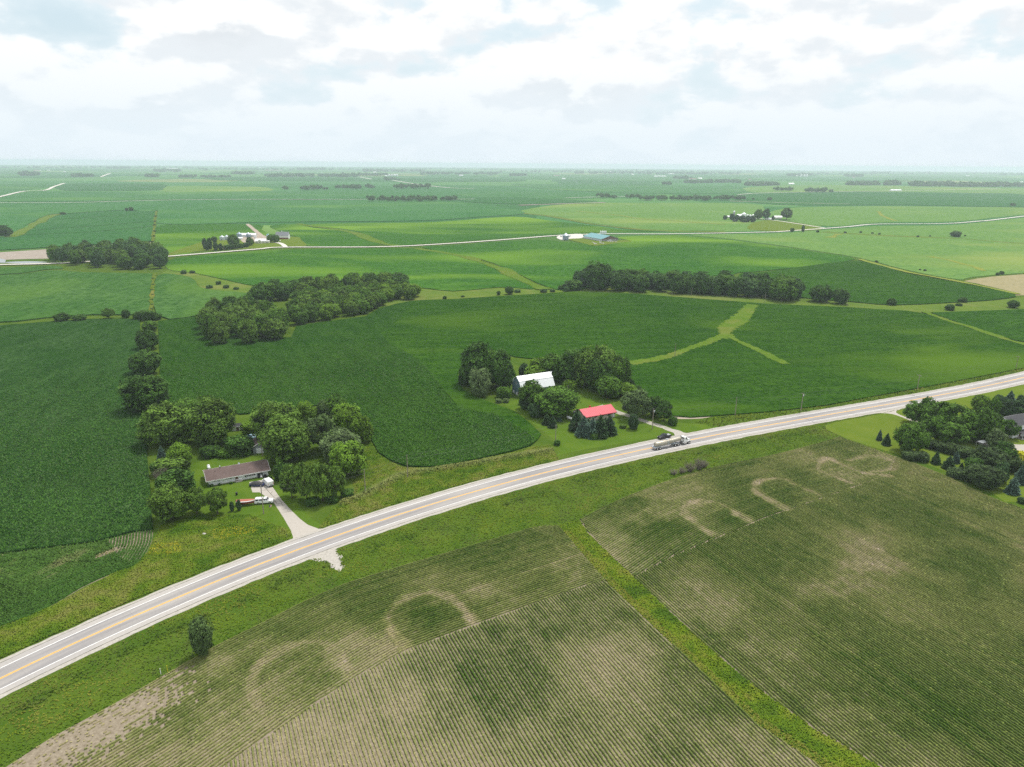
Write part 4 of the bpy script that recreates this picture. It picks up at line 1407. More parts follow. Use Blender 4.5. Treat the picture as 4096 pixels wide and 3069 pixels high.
def trunk_mesh(name, seed, zc=1.08, r0=0.055, mat='bark', limbs=6, reach=0.7):
    r = np.random.default_rng(seed)
    m = MB()
    top = (r.normal(0, .03), r.normal(0, .03), zc + 0.25)
    m.tube([(0, 0, -0.05), (0, 0, 0.12), (top[0] * .5, top[1] * .5, zc * 0.5), top], [r0 * 1.35, r0, r0 * .75, r0 * 0.25], 7)
    for k in range(limbs):
        a = 2 * math.pi * (k + r.random() * 0.5) / limbs
        z0 = 0.28 + 0.45 * r.random()
        e = reach * (0.7 + 0.4 * r.random())
        p1 = (math.cos(a) * e * .45, math.sin(a) * e * .45, z0 + 0.28)
        p2 = (math.cos(a) * e, math.sin(a) * e, z0 + 0.55 + 0.3 * r.random())
        m.tube([(0, 0, z0), p1, p2], [r0 * .5, r0 * .36, r0 * .12], 5)
    o = m.build(name, mat)
    me = o.data
    bpy.data.objects.remove(o)
    return me


def spruce_mesh(name, seed, levels=17, dens=1.0, droop=0.12, mat='needle', base=0.10):
    r = np.random.default_rng(seed)
    V, T = [], []
    for l in range(levels):
        f = l / (levels - 1)
        z = base + f * (1.93 - base)
        rad = (1 - f) ** 0.72 * (0.80 + 0.30 * r.random()) * 0.95 + 0.03
        nb = max(5, int((5 + 15 * rad) * dens))
        off = r.random() * 6
        for k in range(nb):
            a = off + 2 * math.pi * (k + 0.5 * r.random()) / nb
            e = np.array([math.cos(a), math.sin(a), 0])
            s = np.array([-math.sin(a), math.cos(a), 0])
            tn = np.clip(r.normal(0.45, 0.2), 0, 1)
            ln = rad * (0.85 + 0.25 * r.random())
            seg = max(2, int(ln / 0.14))
            for j in range(seg):
                t = (j + 0.5) / seg
                if t < 0.25 and rad > 0.4:
                    continue
                c = e * ln * t + np.array([0, 0, z - droop * ln * t * t * 1.6 + 0.05 * (1 - t)])
                for q in range(2):
                    wd = (0.075 + 0.05 * r.random()) * (1.15 - 0.5 * t)
                    lg = ln / seg * 0.75
                    u = e * lg + np.array([0, 0, -droop * lg * 0.9]) + r.normal(0, 0.02, 3)
                    v = s * wd + np.array([0, 0, r.normal(0, 0.05)])
                    c2 = c + r.normal(0, 0.025, 3)
                    V += [c2 - u - v, c2 + u - v * 0.7, c2 + u * 1.1 + v * 0.7, c2 - u + v]
                    T.append(tn)
    V = np.array(V)
    o = mesh_np(name, V, np.arange(len(V)).reshape(-1, 4), mat)
    at = o.data.attributes.new('tint', 'FLOAT', 'FACE')
    at.data.foreach_set('value', np.array(T, np.float32))
    me = o.data
    bpy.data.objects.remove(o)
    return me


def twig_mesh(name, seed, n=60):
    r = np.random.default_rng(seed)
    m = MB()
    for k in range(n):
        a = r.random() * 6.28
        e = r.random() ** 0.6
        b = np.array([math.cos(a), math.sin(a), 0]) * 0.25 * r.random()
        t = np.array([math.cos(a) * e, math.sin(a) * e, 2.0 - 0.9 * e * r.random() - 0.25 * r.random()])
        mid = (b + t) / 2 + np.array([0, 0, 0.15])
        m.tube([b, mid, t], [0.022, 0.015, 0.005], 3, False)
        for j in range(4):
            s0 = b + (t - b) * (0.4 + 0.5 * r.random()) + np.array([0, 0, 0.12])
            m.tube([s0, s0 + r.normal(0, 0.17, 3) + np.array([0, 0, 0.15])], [0.012, 0.004], 3, False)
    o = m.build(name, 'dead_wood')
    me = o.data
    bpy.data.objects.remove(o)
    return me


PROTO = {'round': [], 'oval': [], 'open': [], 'shrub': [], 'spruce': [], 'cedar': [], 'far': [], 'dead': []}
for k in range(5):
    PROTO['round'].append((crown_mesh('crown', 11 + k, 30, 30, 15, 0.040), trunk_mesh('trunk', 60 + k)))
for k in range(3):
    PROTO['oval'].append((crown_mesh('crown', 21 + k, 26, 28, 15, 0.043, env=(0.88, 0.88, 0.98), zc=1.0, inner=0.60), trunk_mesh('trunk', 70 + k)))
for k in range(4):
    PROTO['open'].append((crown_mesh('crown', 31 + k, 24, 26, 13, 0.042, lr=(0.20, 0.36), inner=0.74, zc=1.15, env=(1, 1, 0.85), flat=0.75, zmin=0.3), trunk_mesh('trunk', 80 + k, limbs=9, reach=0.85)))
for k in range(3):
    PROTO['shrub'].append((crown_mesh('crown', 41 + k, 20, 34, 8, 0.075, env=(1, 1, 1.0), zc=0.95, lr=(0.34, 0.52), zmin=0.02), trunk_mesh('trunk', 90 + k, zc=0.7, r0=0.06, reach=0.5)))
for k in range(3):
    PROTO['spruce'].append((spruce_mesh('crown', 51 + k), trunk_mesh('trunk', 100 + k, zc=1.5, limbs=0, r0=0.05)))
for k in range(2):
    PROTO['cedar'].append((crown_mesh('crown', 57 + k, 26, 40, 9, 0.06, env=(0.80, 0.80, 1.0), zc=1.0, lr=(0.28, 0.4), inner=0.6, zmin=0.04, mat='needle'), trunk_mesh('trunk', 110 + k, limbs=3, reach=0.3)))
for k in range(4):
    PROTO['far'].append((crown_mesh('crown', 71 + k, 22, 22, 6, 0.080, zmin=0.06), trunk_mesh('trunk', 120 + k, limbs=4)))
for k in range(2):
    PROTO['dead'].append((twig_mesh('crown', 81 + k), trunk_mesh('trunk', 130 + k, zc=0.8, limbs=3, mat='dead_wood', r0=0.04)))

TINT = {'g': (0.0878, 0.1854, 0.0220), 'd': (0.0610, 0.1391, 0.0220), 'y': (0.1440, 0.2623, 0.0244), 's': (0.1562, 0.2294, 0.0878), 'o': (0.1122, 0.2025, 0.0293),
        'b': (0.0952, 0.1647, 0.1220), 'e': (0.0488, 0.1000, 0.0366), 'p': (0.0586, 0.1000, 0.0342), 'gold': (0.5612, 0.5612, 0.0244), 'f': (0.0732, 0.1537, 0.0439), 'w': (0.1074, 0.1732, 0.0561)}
_cnt = 0


def place_tree(kind, p, rad, H, tint, label, group=None, name=None, cat=None, z=0.0):
    """tree standing at ground point p: Empty > trunk, crown"""
    global _cnt
    _cnt += 1
    cm, tm = PROTO[kind][_cnt % len(PROTO[kind])]
    nm = name or {'spruce': 'spruce_tree', 'cedar': 'cedar_tree', 'shrub': 'shrub', 'dead': 'bare_shrub'}.get(kind, 'broadleaf_tree')
    ct = cat or {'spruce': 'spruce tree', 'cedar': 'cedar tree', 'shrub': 'shrub', 'dead': 'shrub'}.get(kind, 'tree')
    e = empty(nm, (p[0], p[1], z), rng.random() * 6.28, label, ct, group)
    e.scale = (rad * (0.95 + 0.1 * rng.random()), rad * (0.95 + 0.1 * rng.random()), H / 2)
    t = link(bpy.data.objects.new('trunk' if kind not in ('shrub', 'dead') else 'stem', tm), e)
    c = link(bpy.data.objects.new('crown' if kind not in ('dead',) else 'branches', cm), e)
    k = np.array(TINT[tint]) * (0.88 + 0.24 * rng.random())
    c.color = (*k, 1)
    return e


def tree(kind, x, yb, yt, wpx, tint, label, group=None, lift=0.09, **kw):
    """x, visible foot, top and crown width measured in the photograph -> ground position and real size"""
    if kind == 'shrub':
        wpx = min(wpx, 1.7 * (yb - yt))
    p = gp(x, yb - lift * wpx)
    H = max(0.6, zat(x, yt, p))
    return place_tree(kind, p, wpx * mpp(p) / 2, H, tint, label, group, **kw)


T = tree
# row between the two corn fields
T('round', 591, 1655, 1498, 172, 'd', 'wide dark tree in the corn field row, closest to the ranch house grove')
T('round', 584, 1506, 1403, 116, 'd', 'second round tree from the grove in the row between the corn fields')
T('round', 593, 1404, 1316, 94, 'd', 'third round tree from the grove in the row between the corn fields')
T('oval', 600, 1332, 1284, 66, 'g', 'slim tree at the far end of the row between the corn fields')
g_ = 'bushes at the fence corner'
for x, b, t, wd in ((560, 1282, 1246, 44), (598, 1285, 1240, 52), (625, 1283, 1252, 40), (575, 1272, 1240, 36)):
    T('shrub', x, b, t, wd, 'd', 'dark bush in the thicket where fence row and corn field corner meet', g_)
T('round', 250, 1290, 1252, 60, 'd', 'broad low spreading tree at the far end of the fence line trees')
T('round', 318, 1287, 1258, 50, 'd', 'small ball shaped tree on the fence line beside the broad low one')
T('open', 436, 1278, 1232, 46, 'g', 'thin open tree with visible stem on the fence line')
T('oval', 505, 1275, 1237, 34, 'd', 'narrow dark tree on the fence line closest to the thicket')
# ranch grove
T('round', 668, 1792, 1607, 190, 'o', 'huge pale topped maple at the corn side of the ranch grove')
T('round', 853, 1788, 1597, 185, 'o', 'huge maple beside the small white shed in the ranch grove')
T('round', 762, 1735, 1598, 150, 'g', 'tall maple standing behind between the two huge ranch maples')
T('spruce', 651, 1852, 1782, 50, 'b', 'blue spruce at the corn edge of the ranch yard', lift=0.1)
T('round', 721, 1872, 1771, 92, 'y', 'bushy yellow green tree beside the blue spruce at the ranch')
T('shrub', 690, 1905, 1832, 120, 'o', 'wide olive juniper bush at the side of the ranch yard')
T('dead', 650, 1955, 1868, 78, 'p', 'bare grey leafless bush in the ranch hedge beside the corn')
T('shrub', 705, 1972, 1882, 125, 'd', 'dense dark bush beyond the bare grey one in the ranch hedge')
T('shrub', 640, 1905, 1850, 60, 'd', 'low bush below the blue spruce at the corn edge')
T('round', 681, 2090, 1938, 138, 'o', 'full olive tree at the roadside corner of the ranch hedge')
T('open', 788, 2062, 1945, 90, 'o', 'thin open tree beside the olive corner tree at the ranch')
T('open', 871, 2062, 1950, 84, 'o', 'thin open tree nearest the arborvitae on the ranch lawn')
T('cedar', 929, 2047, 2006, 20, 'e', 'slim pointed arborvitae beside the boat, the one next to the thin trees', lift=0.1, name='arborvitae', cat='arborvitae')
T('cedar', 957, 2044, 2000, 21, 'e', 'slim pointed arborvitae standing directly before the red boat', lift=0.1, name='arborvitae', cat='arborvitae')
T('shrub', 964, 1822, 1750, 108, 'd', 'large dark bush beside the grey detached garage')
T('shrub', 845, 1830, 1783, 78, 'd', 'low dark bush behind the ranch back lawn')
T('shrub', 905, 1830, 1795, 60, 'g', 'small green bush between the two dark ones behind the ranch')
T('shrub', 1000, 1745, 1690, 60, 'y', 'bright green bush beside the small white shed')
T('round', 1112, 1790, 1604, 185, 'o', 'tall maple behind the grey detached garage')
T('round', 1142, 1862, 1664, 188, 'o', 'biggest full maple overhanging the grey garage and ranch back yard')
T('open', 1284, 1815, 1655, 130, 'w', 'feathery grey green willow in the middle of the ranch grove')
T('oval', 1297, 1715, 1602, 72, 'w', 'narrow grey green tree at the field edge behind the willow')
T('round', 1226, 1730, 1607, 85, 'y', 'yellow green tree at the field edge between maple and willow')
T('round', 1344, 1708, 1584, 92, 'g', 'tall green tree farthest out at the corn edge of the ranch grove')
T('round', 1388, 1730, 1616, 108, 'y', 'round fresh green tree on the corn edge of the ranch grove')
T('round', 1455, 1776, 1665, 86, 'y', 'round tree standing out beside the curved corn tip')
T('round', 1368, 1860, 1727, 150, 's', 'silvery maple behind the yellow green one near the utility pole')
T('round', 1392, 1912, 1770, 150, 'y', 'yellow green tree overlapping the silvery maple near the utility pole')
T('shrub', 1128, 1925, 1848, 60, 'd', 'dark bush at the garage end of the ranch house')
for x, b, t, wd in ((1168, 2000, 1862, 86), (1228, 2012, 1852, 92), (1292, 2012, 1850, 95), (1345, 1998, 1872, 80)):
    T('open', x, b, t, wd, 'o', 'ragged olive pine in the clump beside the concrete driveway', 'pines beside the driveway')
for x, b, t, wd in ((1330, 2012, 1985, 50), (1250, 2022, 1990, 60), (1390, 1990, 1960, 50)):
    T('shrub', x, b, t, wd, 'd', 'low bush at the foot of the ragged driveway pines', 'low bushes under the pines')
T('shrub', 1082, 1922, 1905, 16, 'd', 'tiny bush at the corner of the ranch garage wall')
for x, b in ((836, 1948), (848, 1947), (878, 1943), (925, 1937)):
    T('shrub', x, b, b - 10, 12, 'd', 'small foundation bush along the ranch house front wall', 'foundation bushes')
# red roof farm
T('round', 1917, 1552, 1375, 155, 'd', 'tallest dark maple beside the white roofed barn')
T('round', 1985, 1560, 1400, 120, 'd', 'dark maple between the tallest one and the barn gable')
T('oval', 2018, 1568, 1440, 90, 'd', 'dark tree touching the gable end of the barn')
T('oval', 1919, 1590, 1472, 94, 's', 'silver leaved tree before the dark maples at the corn edge')
T('shrub', 1862, 1545, 1480, 60, 'd', 'dark undergrowth bush at the back of the tallest maple')
T('shrub', 2015, 1594, 1548, 52, 'g', 'small green bush before the barn gable')
g_ = 'flowering bushes by the barn'
T('shrub', 1995, 1613, 1596, 26, 's', 'small pale flowering bush in the grass by the barn', g_)
T('shrub', 2024, 1612, 1594, 24, 's', 'small pale flowering bush in the grass by the barn', g_)
T('shrub', 2092, 1620, 1592, 34, 'g', 'dark bush below the barn wall corner')
for x, b, t, wd, ti in ((2156, 1520, 1430, 100, 'y'), (2215, 1528, 1418, 115, 'g'), (2290, 1545, 1398, 125, 'd'), (2350, 1555, 1386, 130, 'o'), (2415, 1560, 1390, 130, 'o'), (2472, 1570, 1420, 105, 'g'), (2265, 1540, 1440, 100, 'd'), (2400, 1580, 1440, 110, 'd')):
    T('round', x, b, t, wd, ti, 'tree in the dense shelter grove behind the barn and red roof', 'shelter grove behind the barn')
T('shrub', 2100, 1512, 1455, 50, 'e', 'dark cedar shaped bush in the gap behind the barn ridge')
T('round', 2138, 1530, 1466, 85, 'y', 'light yellow green tree peeking over the barn roof')
T('round', 2275, 1573, 1519, 58, 'y', 'small bright green tree at the end of the white barn roof')
T('open', 2127, 1650, 1525, 108, 'g', 'oak with lobed crown hiding the middle of the barn wall')
T('round', 2229, 1675, 1553, 165, 'g', 'wide green tree between barn and red roofed house')
T('oval', 2180, 1660, 1570, 80, 'y', 'lighter green tree wedged between the oak and the wide tree')
T('cedar', 2140, 1674, 1612, 62, 'e', 'dark cedar under the oak on the lawn edge')
T('cedar', 2100, 1640, 1590, 50, 'e', 'dark narrow cedar behind the one under the oak')
T('spruce', 2187, 1702, 1655, 44, 'e', 'round little spruce of the pair nearest the oak', lift=0.1)
T('spruce', 2210, 1714, 1664, 44, 'e', 'round little spruce of the pair nearest the utility pole', lift=0.1)
T('spruce', 2238, 1688, 1668, 26, 'b', 'tiny bluish spruce at the foot of the wide tree', lift=0.1)
for x, b, t, wd, ti in ((2306, 1728, 1638, 76, 'e'), (2334, 1750, 1664, 80, 'b'), (2370, 1754, 1672, 74, 'b'), (2400, 1754, 1660, 78, 'e'), (2436, 1744, 1664, 78, 'e'), (2352, 1735, 1678, 60, 'e'), (2420, 1728, 1672, 60, 'e')):
    T('spruce', x, b, t, wd, ti, 'tall spruce in the tight clump before the red roofed house', 'spruces before the red roofed house', lift=0.1)
T('shrub', 2375, 1757, 1730, 32, 'g', 'light green bush at the foot of the spruce clump')
T('round', 2431, 1600, 1505, 102, 'g', 'green tree at the back edge of the red roofed house lawn')
T('round', 2507, 1596, 1533, 76, 'y', 'yellow green tree beside the field at the back of the lawn')
T('oval', 2515, 1560, 1508, 40, 'e', 'small dark tree poking up at the field edge behind the lawn')
T('oval', 2545, 1580, 1540, 44, 'd', 'dark little tree at the soybean field corner')
T('open', 2540, 1680, 1560, 128, 'w', 'airy willow over the gravel drive of the red roofed house')
T('cedar', 2532, 1720, 1657, 46, 'e', 'dark upright cedar beside the gravel drive')
T('oval', 2618, 1670, 1582, 62, 'd', 'dark tree behind the pole at the gravel drive')
T('open', 2655, 1690, 1598, 64, 'd', 'open dark tree on the field side of the gravel drive')
T('shrub', 2690, 1703, 1664, 35, 'd', 'round bush standing alone beyond the gravel drive')
T('shrub', 2492, 1714, 1698, 26, 'o', 'low rounded flower bed bush before the red roofed house')
T('shrub', 2228, 1783, 1762, 26, 'd', 'dark bush at the foot of the pole on the lawn corner')
# right hand farm
for x, b, t, wd in ((3655, 1700, 1608, 85), (3705, 1705, 1590, 80), (3745, 1735, 1606, 125), (3805, 1745, 1612, 130), (3720, 1775, 1660, 95), (3785, 1790, 1685, 140), (3850, 1770, 1660, 110)):
    T('open', x, b, t, wd, 'g', 'walnut tree in the big mass hiding the white house drive', 'walnut trees at the white house')
T('round', 3905, 1775, 1625, 128, 'g', 'large walnut with bare trunk on the house side of the mass')
T('round', 3952, 1765, 1650, 95, 'g', 'green tree touching the white house gable trees')
T('round', 3636, 1818, 1690, 118, 'g', 'dense separate tree at the soybean side of the walnut mass')
for x, b, t, wd in ((3640, 1842, 1805, 62), (3680, 1846, 1806, 70)):
    T('shrub', x, b, t, wd, 'p', 'purplish low bush at the foot of the dense separate tree', 'purplish bushes')
T('spruce', 3516, 1764, 1718, 30, 'b', 'little blue spruce alone on the mown lawn', lift=0.1)
T('spruce', 3545, 1784, 1732, 40, 'e', 'little dark spruce beside the blue one on the mown lawn', lift=0.1)
for x, b, t, wd in ((3760, 1805, 1768, 60), (3800, 1815, 1772, 66), (3845, 1828, 1785, 66), (3885, 1840, 1795, 62), (3720, 1795, 1755, 56)):
    T('shrub', x, b, t, wd, 'p', 'dark bush in the hedge across the white house lawn', 'hedge across the lawn')
T('spruce', 3742, 1859, 1801, 42, 'e', 'dark spruce nearest the purplish bushes')
T('spruce', 3793, 1880, 1822, 58, 'e', 'broad dark spruce before the blue one on the lawn edge', lift=0.1)
T('spruce', 3822, 1855, 1803, 38, 'b', 'blue spruce behind the broad dark one')
T('spruce', 3845, 1875, 1850, 22, 'e', 'tiny dark spruce next to the blue one', lift=0.1)
T('spruce', 3780, 1816, 1798, 18, 'e', 'tiny spruce against the lawn hedge', lift=0.1)
T('oval', 3979, 1805, 1714, 80, 's', 'pale silvery tree before the white house yard')
T('round', 3950, 1890, 1790, 130, 'p', 'big dark plum coloured tree before the concrete yard')
T('round', 3932, 1955, 1862, 128, 'p', 'dark plum coloured tree nearest the soybean rows')
T('shrub', 3825, 1912, 1872, 70, 'p', 'low dark hedge bush at the soybean edge', 'low hedge at the soybean edge')
T('shrub', 3865, 1925, 1880, 60, 'p', 'low dark hedge bush at the soybean edge', 'low hedge at the soybean edge')
T('shrub', 4062, 1852, 1800, 74, 'gold', 'bright golden yellow bush beside the concrete yard')
T('round', 4040, 1890, 1822, 70, 'p', 'dark bush below the golden one')
T('open', 4025, 1758, 1675, 76, 'd', 'dark tree against the white house wall')
T('round', 4085, 1700, 1595, 95, 'e', 'very dark tree beyond the white house roof')
T('round', 4020, 1680, 1600, 80, 'e', 'very dark tree next to the one beyond the roof')
T('spruce', 4035, 1625, 1562, 58, 'b', 'blue green spruce at the top of the dark trees')
T('cedar', 3995, 1625, 1580, 46, 'e', 'rounded cedar beside the blue green spruce')
T('cedar', 4080, 1625, 1580, 40, 'e', 'rounded cedar at the far side of the blue green spruce')
T('round', 3920, 1650, 1577, 76, 'y', 'light green round tree near the highway by the walnuts')
T('oval', 3968, 1680, 1586, 48, 'g', 'tall slim tree between the light round tree and the dark ones')
T('spruce', 4048, 1980, 1908, 68, 'b', 'broad blue spruce at the soybean edge corner', lift=0.1)
T('spruce', 4076, 1938, 1858, 56, 'b', 'tall blue spruce behind the broad one')
T('shrub', 4090, 2015, 1990, 36, 'e', 'dark bush at the lawn corner beyond the broad blue spruce')
T('round', 4110, 1920, 1840, 80, 'p', 'dark tree beside the tall blue spruce')
T('round', 4010, 1868, 1768, 84, 'd', 'dark tree between the silvery tree and the golden bush')
T('round', 3890, 1898, 1832, 74, 'd', 'dark rounded tree between the plum tree and the low hedge')
T('cedar', 4000, 1935, 1850, 60, 'e', 'dark upright cedar between the plum trees and the blue spruces')
T('round', 4150, 1690, 1600, 90, 'e', 'dark tree farther behind the white house roof')
# verge
T('oval', 811, 2634, 2466, 98, 'w', 'single upright bushy tree on the verge by the soybean rows', lift=0.12)
for x, b, t, wd in ((2695, 1902, 1880, 50), (2725, 1898, 1872, 55), (2760, 1893, 1850, 70), (2795, 1885, 1835, 70), (2815, 1875, 1842, 50)):
    T('dead', x, b, t, wd, 'p', 'grey leafless brush in the ditch opposite the tanker', 'grey brush in the ditch')

# ------------------------------------------------------------------ woods
def wood(poly_px, n, top_px, wpx, tints, label, group, kind='round', seed=0, z=0.0, hvar=0.12):
    """trees of a woodlot, spread evenly over its ground plan; top_px: crown height in metres"""
    poly = smooth(G(poly_px), 4)
    r = np.random.default_rng(seed)
    lo, hi = poly.min(0), poly.max(0)
    cand = lo + r.random((4000, 2)) * (hi - lo)
    cand = cand[inside(cand, poly)]
    pick = [cand[0]]
    for _ in range(n - 1):
        d = np.min(np.linalg.norm(cand[:, None] - np.array(pick)[None], axis=2), axis=1)
        pick.append(cand[np.argmax(d + r.random(len(d)) * 0.8)])
    for p in pick:
        h = top_px * (1 + hvar * (r.random() * 2 - 1))
        place_tree(kind, p, wpx * (0.85 + 0.35 * r.random()), h, tints[int(r.random() * len(tints))], label, group, z=z)


wood([(225, 1052), (330, 1064), (470, 1075), (590, 1078), (650, 1068), (630, 1022), (560, 1006), (420, 1010), (300, 1028), (225, 1036)], 50, 15.5, 6.8, 'gdof', 'tree in the thick woodlot across the gravel road from the ploughed strip', 'woodlot across the gravel road', seed=1)
wood([(835, 1345), (875, 1378), (960, 1376), (1050, 1370), (1115, 1352), (1120, 1320), (1060, 1275), (960, 1250), (880, 1258), (838, 1295)], 28, 13.0, 6.2, 'doog', 'tree in the rounded woodlot end with pale tops amid the corn', 'rounded end of the corn woodlot', seed=2)
wood([(1185, 1298), (1290, 1282), (1440, 1262), (1490, 1235), (1560, 1210), (1660, 1192), (1600, 1168), (1440, 1172), (1230, 1205), (1180, 1236), (1180, 1270)], 58, 10.0, 5.6, 'goyg', 'tree in the long wedge shaped woodlot beside the middle corn', 'wedge shaped corn woodlot', seed=3)
wood([(1050, 1215), (1200, 1190), (1440, 1165), (1600, 1162), (1570, 1142), (1420, 1148), (1180, 1172), (1040, 1195)], 26, 13.0, 6.6, 'dgdo', 'taller tree along the creek side of the wedge shaped woodlot', 'creek side of the corn woodlot', seed=4)
wood([(2330, 1158), (2520, 1166), (2740, 1176), (2960, 1186), (3080, 1199), (3170, 1200), (3160, 1180), (3000, 1163), (2740, 1148), (2450, 1135), (2340, 1140)], 46, 15.0, 7.0, 'dfgd', 'tree in the long dark windbreak behind the wide soybean field', 'long windbreak on the creek', seed=5)
T('round', 2391, 1168, 1047, 110, 'd', 'tallest round tree at the end of the long dark windbreak')
T('shrub', 2290, 1166, 1122, 70, 'd', 'low dark tree beyond the tallest one at the windbreak end')
T('shrub', 2250, 1162, 1140, 40, 'd', 'dark bush trailing off the windbreak end along the creek')
T('round', 3130, 1212, 1112, 108, 'g', 'large round tree closing the other end of the long windbreak')
T('round', 3278, 1214, 1140, 84, 'd', 'larger of two round trees standing past the windbreak')
T('round', 3360, 1221, 1154, 66, 'd', 'smaller of two round trees standing past the windbreak')
T('oval', 3564, 1224, 1193, 38, 'd', 'small dark tree alone on the creek meadow')
T('round', 3850, 1212, 1190, 34, 'd', 'dark bush tree above the creek bend')
T('shrub', 3797, 1244, 1217, 34, 'd', 'round dark bush below the creek bend')
T('shrub', 3835, 1226, 1213, 24, 'd', 'small bush between the two by the creek bend')
T('round', 4050, 1235, 1200, 45, 'd', 'dark tree on the creek meadow past the bend')
T('round', 1643, 1190, 1158, 36, 'd', 'dark round tree off the tip of the wedge woodlot')
T('shrub', 1779, 1197, 1184, 16, 'd', 'small bush on the soybean edge between woodlot and creek tree')
T('round', 2037, 1181, 1146, 36, 'd', 'dark round creek tree between woodlot and windbreak')
T('oval', 1995, 1183, 1164, 18, 'd', 'tiny dark tree next to the round creek tree')
T('shrub', 1851, 1190, 1182, 24, 'd', 'flat bush on the soybean edge by the creek')
g_ = 'creek bushes'
for x, b, t, wd in ((735, 1098, 1080, 22), (770, 1095, 1082, 40), (838, 1155, 1140, 26), (875, 1140, 1124, 20), (905, 1155, 1140, 24), (945, 1160, 1148, 30), (2070, 1172, 1158, 24), (2175, 1172, 1156, 28), (2265, 1168, 1146, 22), (2210, 1170, 1158, 30)):
    T('shrub', x, b, t, wd, 'f', 'bush scattered along the creek meadow', g_, z=0.0)
g_ = 'meadow bushes'
for x, b, wd in ((3443, 934, 10), (3489, 937, 9), (3517, 940, 9), (3671, 951, 10), (3720, 948, 7), (3505, 1053, 12), (3680, 1083, 8), (3699, 1087, 11), (3990, 1103, 14), (4006, 1100, 18), (3270, 932, 12), (3380, 935, 10), (3860, 947, 8)):
    T('shrub', x, b, b - wd * 0.8, wd, 'f', 'tiny dark bush dotted over the pale meadow', g_, z=0.4)
T('round', 3821, 953, 925, 42, 'd', 'lone spreading tree on the pale meadow by the gravel road', z=0.3)
T('round', 3168, 931, 913, 17, 'd', 'round tree beside the gravel road near the farm lane', z=0.3)
T('oval', 3211, 931, 901, 14, 'f', 'thin upright tree beside the gravel road near the farm lane', z=0.3)
T('round', 20, 954, 903, 58, 'd', 'large lone tree on the waterway beyond the ploughed strip', z=0.5)
T('oval', 508, 847, 832, 13, 'd', 'smaller tree of the pair alone in the far corn', z=0.6)
T('round', 526, 847, 829, 18, 'd', 'larger tree of the pair alone in the far corn', z=0.6)
T('shrub', 252, 862, 850, 32, 'd', 'flat dark bush at the head of the pale waterway', z=0.6)
T('oval', 615, 990, 972, 16, 'd', 'bushy tree on the fence row by the woodlot', z=0.4)
T('round', 4050, 827, 813, 22, 'd', 'small tree on the far dark field edge', z=0.4)
for i, (x, b) in enumerate(((612, 1120), (613, 1145), (610, 1165), (611, 1185), (608, 1205), (609, 1225), (606, 1243), (622, 870), (621, 890), (618, 905), (619, 930), (616, 950))):
    T('shrub', x, b, b - 7, 10, 'f', 'low weed bush on the straight fence row through the corn', 'fence row bushes', z=0.5)


def far_wood(x0, x1, yb, h, n, label, group, dy=6, tint='f', rad=6.5, seed=0, z=0.6):
    """a far grove: crowns of leaf clumps merging into one dark mass"""
    r = np.random.default_rng(seed + 500)
    VV, TT = [], []
    for i in range(int(n * 1.5)):
        x = x0 + (x1 - x0) * r.random()
        p = gp(x, yb - dy * r.random())
        ra_, hh = rad * (0.75 + 0.5 * r.random()), h * (0.75 + 0.4 * r.random())
        for j in range(9):
            d = r.normal(0, 1, 3)
            d[2] = abs(d[2]) * 0.8 - 0.25
            d /= np.linalg.norm(d)
            lc = np.array([p[0], p[1], hh * 0.5]) + d * np.array([ra_, ra_, hh * 0.5]) * 0.62
            q = r.normal(0, 1, (30, 3))
            q /= np.linalg.norm(q, axis=1)[:, None]
            c = lc + q * np.array([ra_, ra_, hh * 0.5]) * 0.42
            c[:, 2] = np.maximum(c[:, 2], 0.8)
            VV.append(leaves(c, q + np.array([0, 0, 0.6]), ra_ * 0.13, None, r))
            TT.append(np.clip(r.normal(0.45, 0.15) + r.normal(0, 0.1, 30), 0, 1))
    V = np.vstack(VV)
    o = mesh_np('far_grove', V, np.arange(len(V)).reshape(-1, 4), 'leaf')
    at = o.data.attributes.new('tint', 'FLOAT', 'FACE')
    at.data.foreach_set('value', np.concatenate(TT).astype(np.float32))
    o.color = (*TINT[tint], 1)
    return tag(o, label.replace('tree in the', 'trees of the'), 'grove', kind='stuff')


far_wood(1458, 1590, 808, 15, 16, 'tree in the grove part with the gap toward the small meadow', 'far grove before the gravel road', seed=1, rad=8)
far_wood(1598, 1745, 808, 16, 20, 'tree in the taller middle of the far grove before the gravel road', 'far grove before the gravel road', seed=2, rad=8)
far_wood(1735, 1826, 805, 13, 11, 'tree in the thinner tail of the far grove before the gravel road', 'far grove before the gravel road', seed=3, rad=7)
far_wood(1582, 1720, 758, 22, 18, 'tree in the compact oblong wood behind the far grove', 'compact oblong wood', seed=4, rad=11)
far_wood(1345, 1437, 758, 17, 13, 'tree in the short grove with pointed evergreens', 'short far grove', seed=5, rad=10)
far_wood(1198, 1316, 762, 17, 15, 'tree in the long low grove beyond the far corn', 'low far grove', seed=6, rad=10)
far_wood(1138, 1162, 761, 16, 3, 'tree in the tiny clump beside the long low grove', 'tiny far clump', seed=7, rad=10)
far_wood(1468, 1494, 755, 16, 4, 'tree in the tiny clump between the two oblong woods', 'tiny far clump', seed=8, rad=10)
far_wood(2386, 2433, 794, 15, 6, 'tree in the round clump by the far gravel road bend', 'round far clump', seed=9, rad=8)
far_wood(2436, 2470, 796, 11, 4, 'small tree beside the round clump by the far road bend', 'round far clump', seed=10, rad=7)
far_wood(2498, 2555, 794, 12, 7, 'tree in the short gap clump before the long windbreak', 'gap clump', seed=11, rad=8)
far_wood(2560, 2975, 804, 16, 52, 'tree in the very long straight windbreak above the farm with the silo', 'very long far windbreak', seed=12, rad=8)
far_wood(2645, 2697, 743, 20, 7, 'tree in the small wood behind the very long windbreak', 'small wood behind windbreak', seed=13, rad=11)
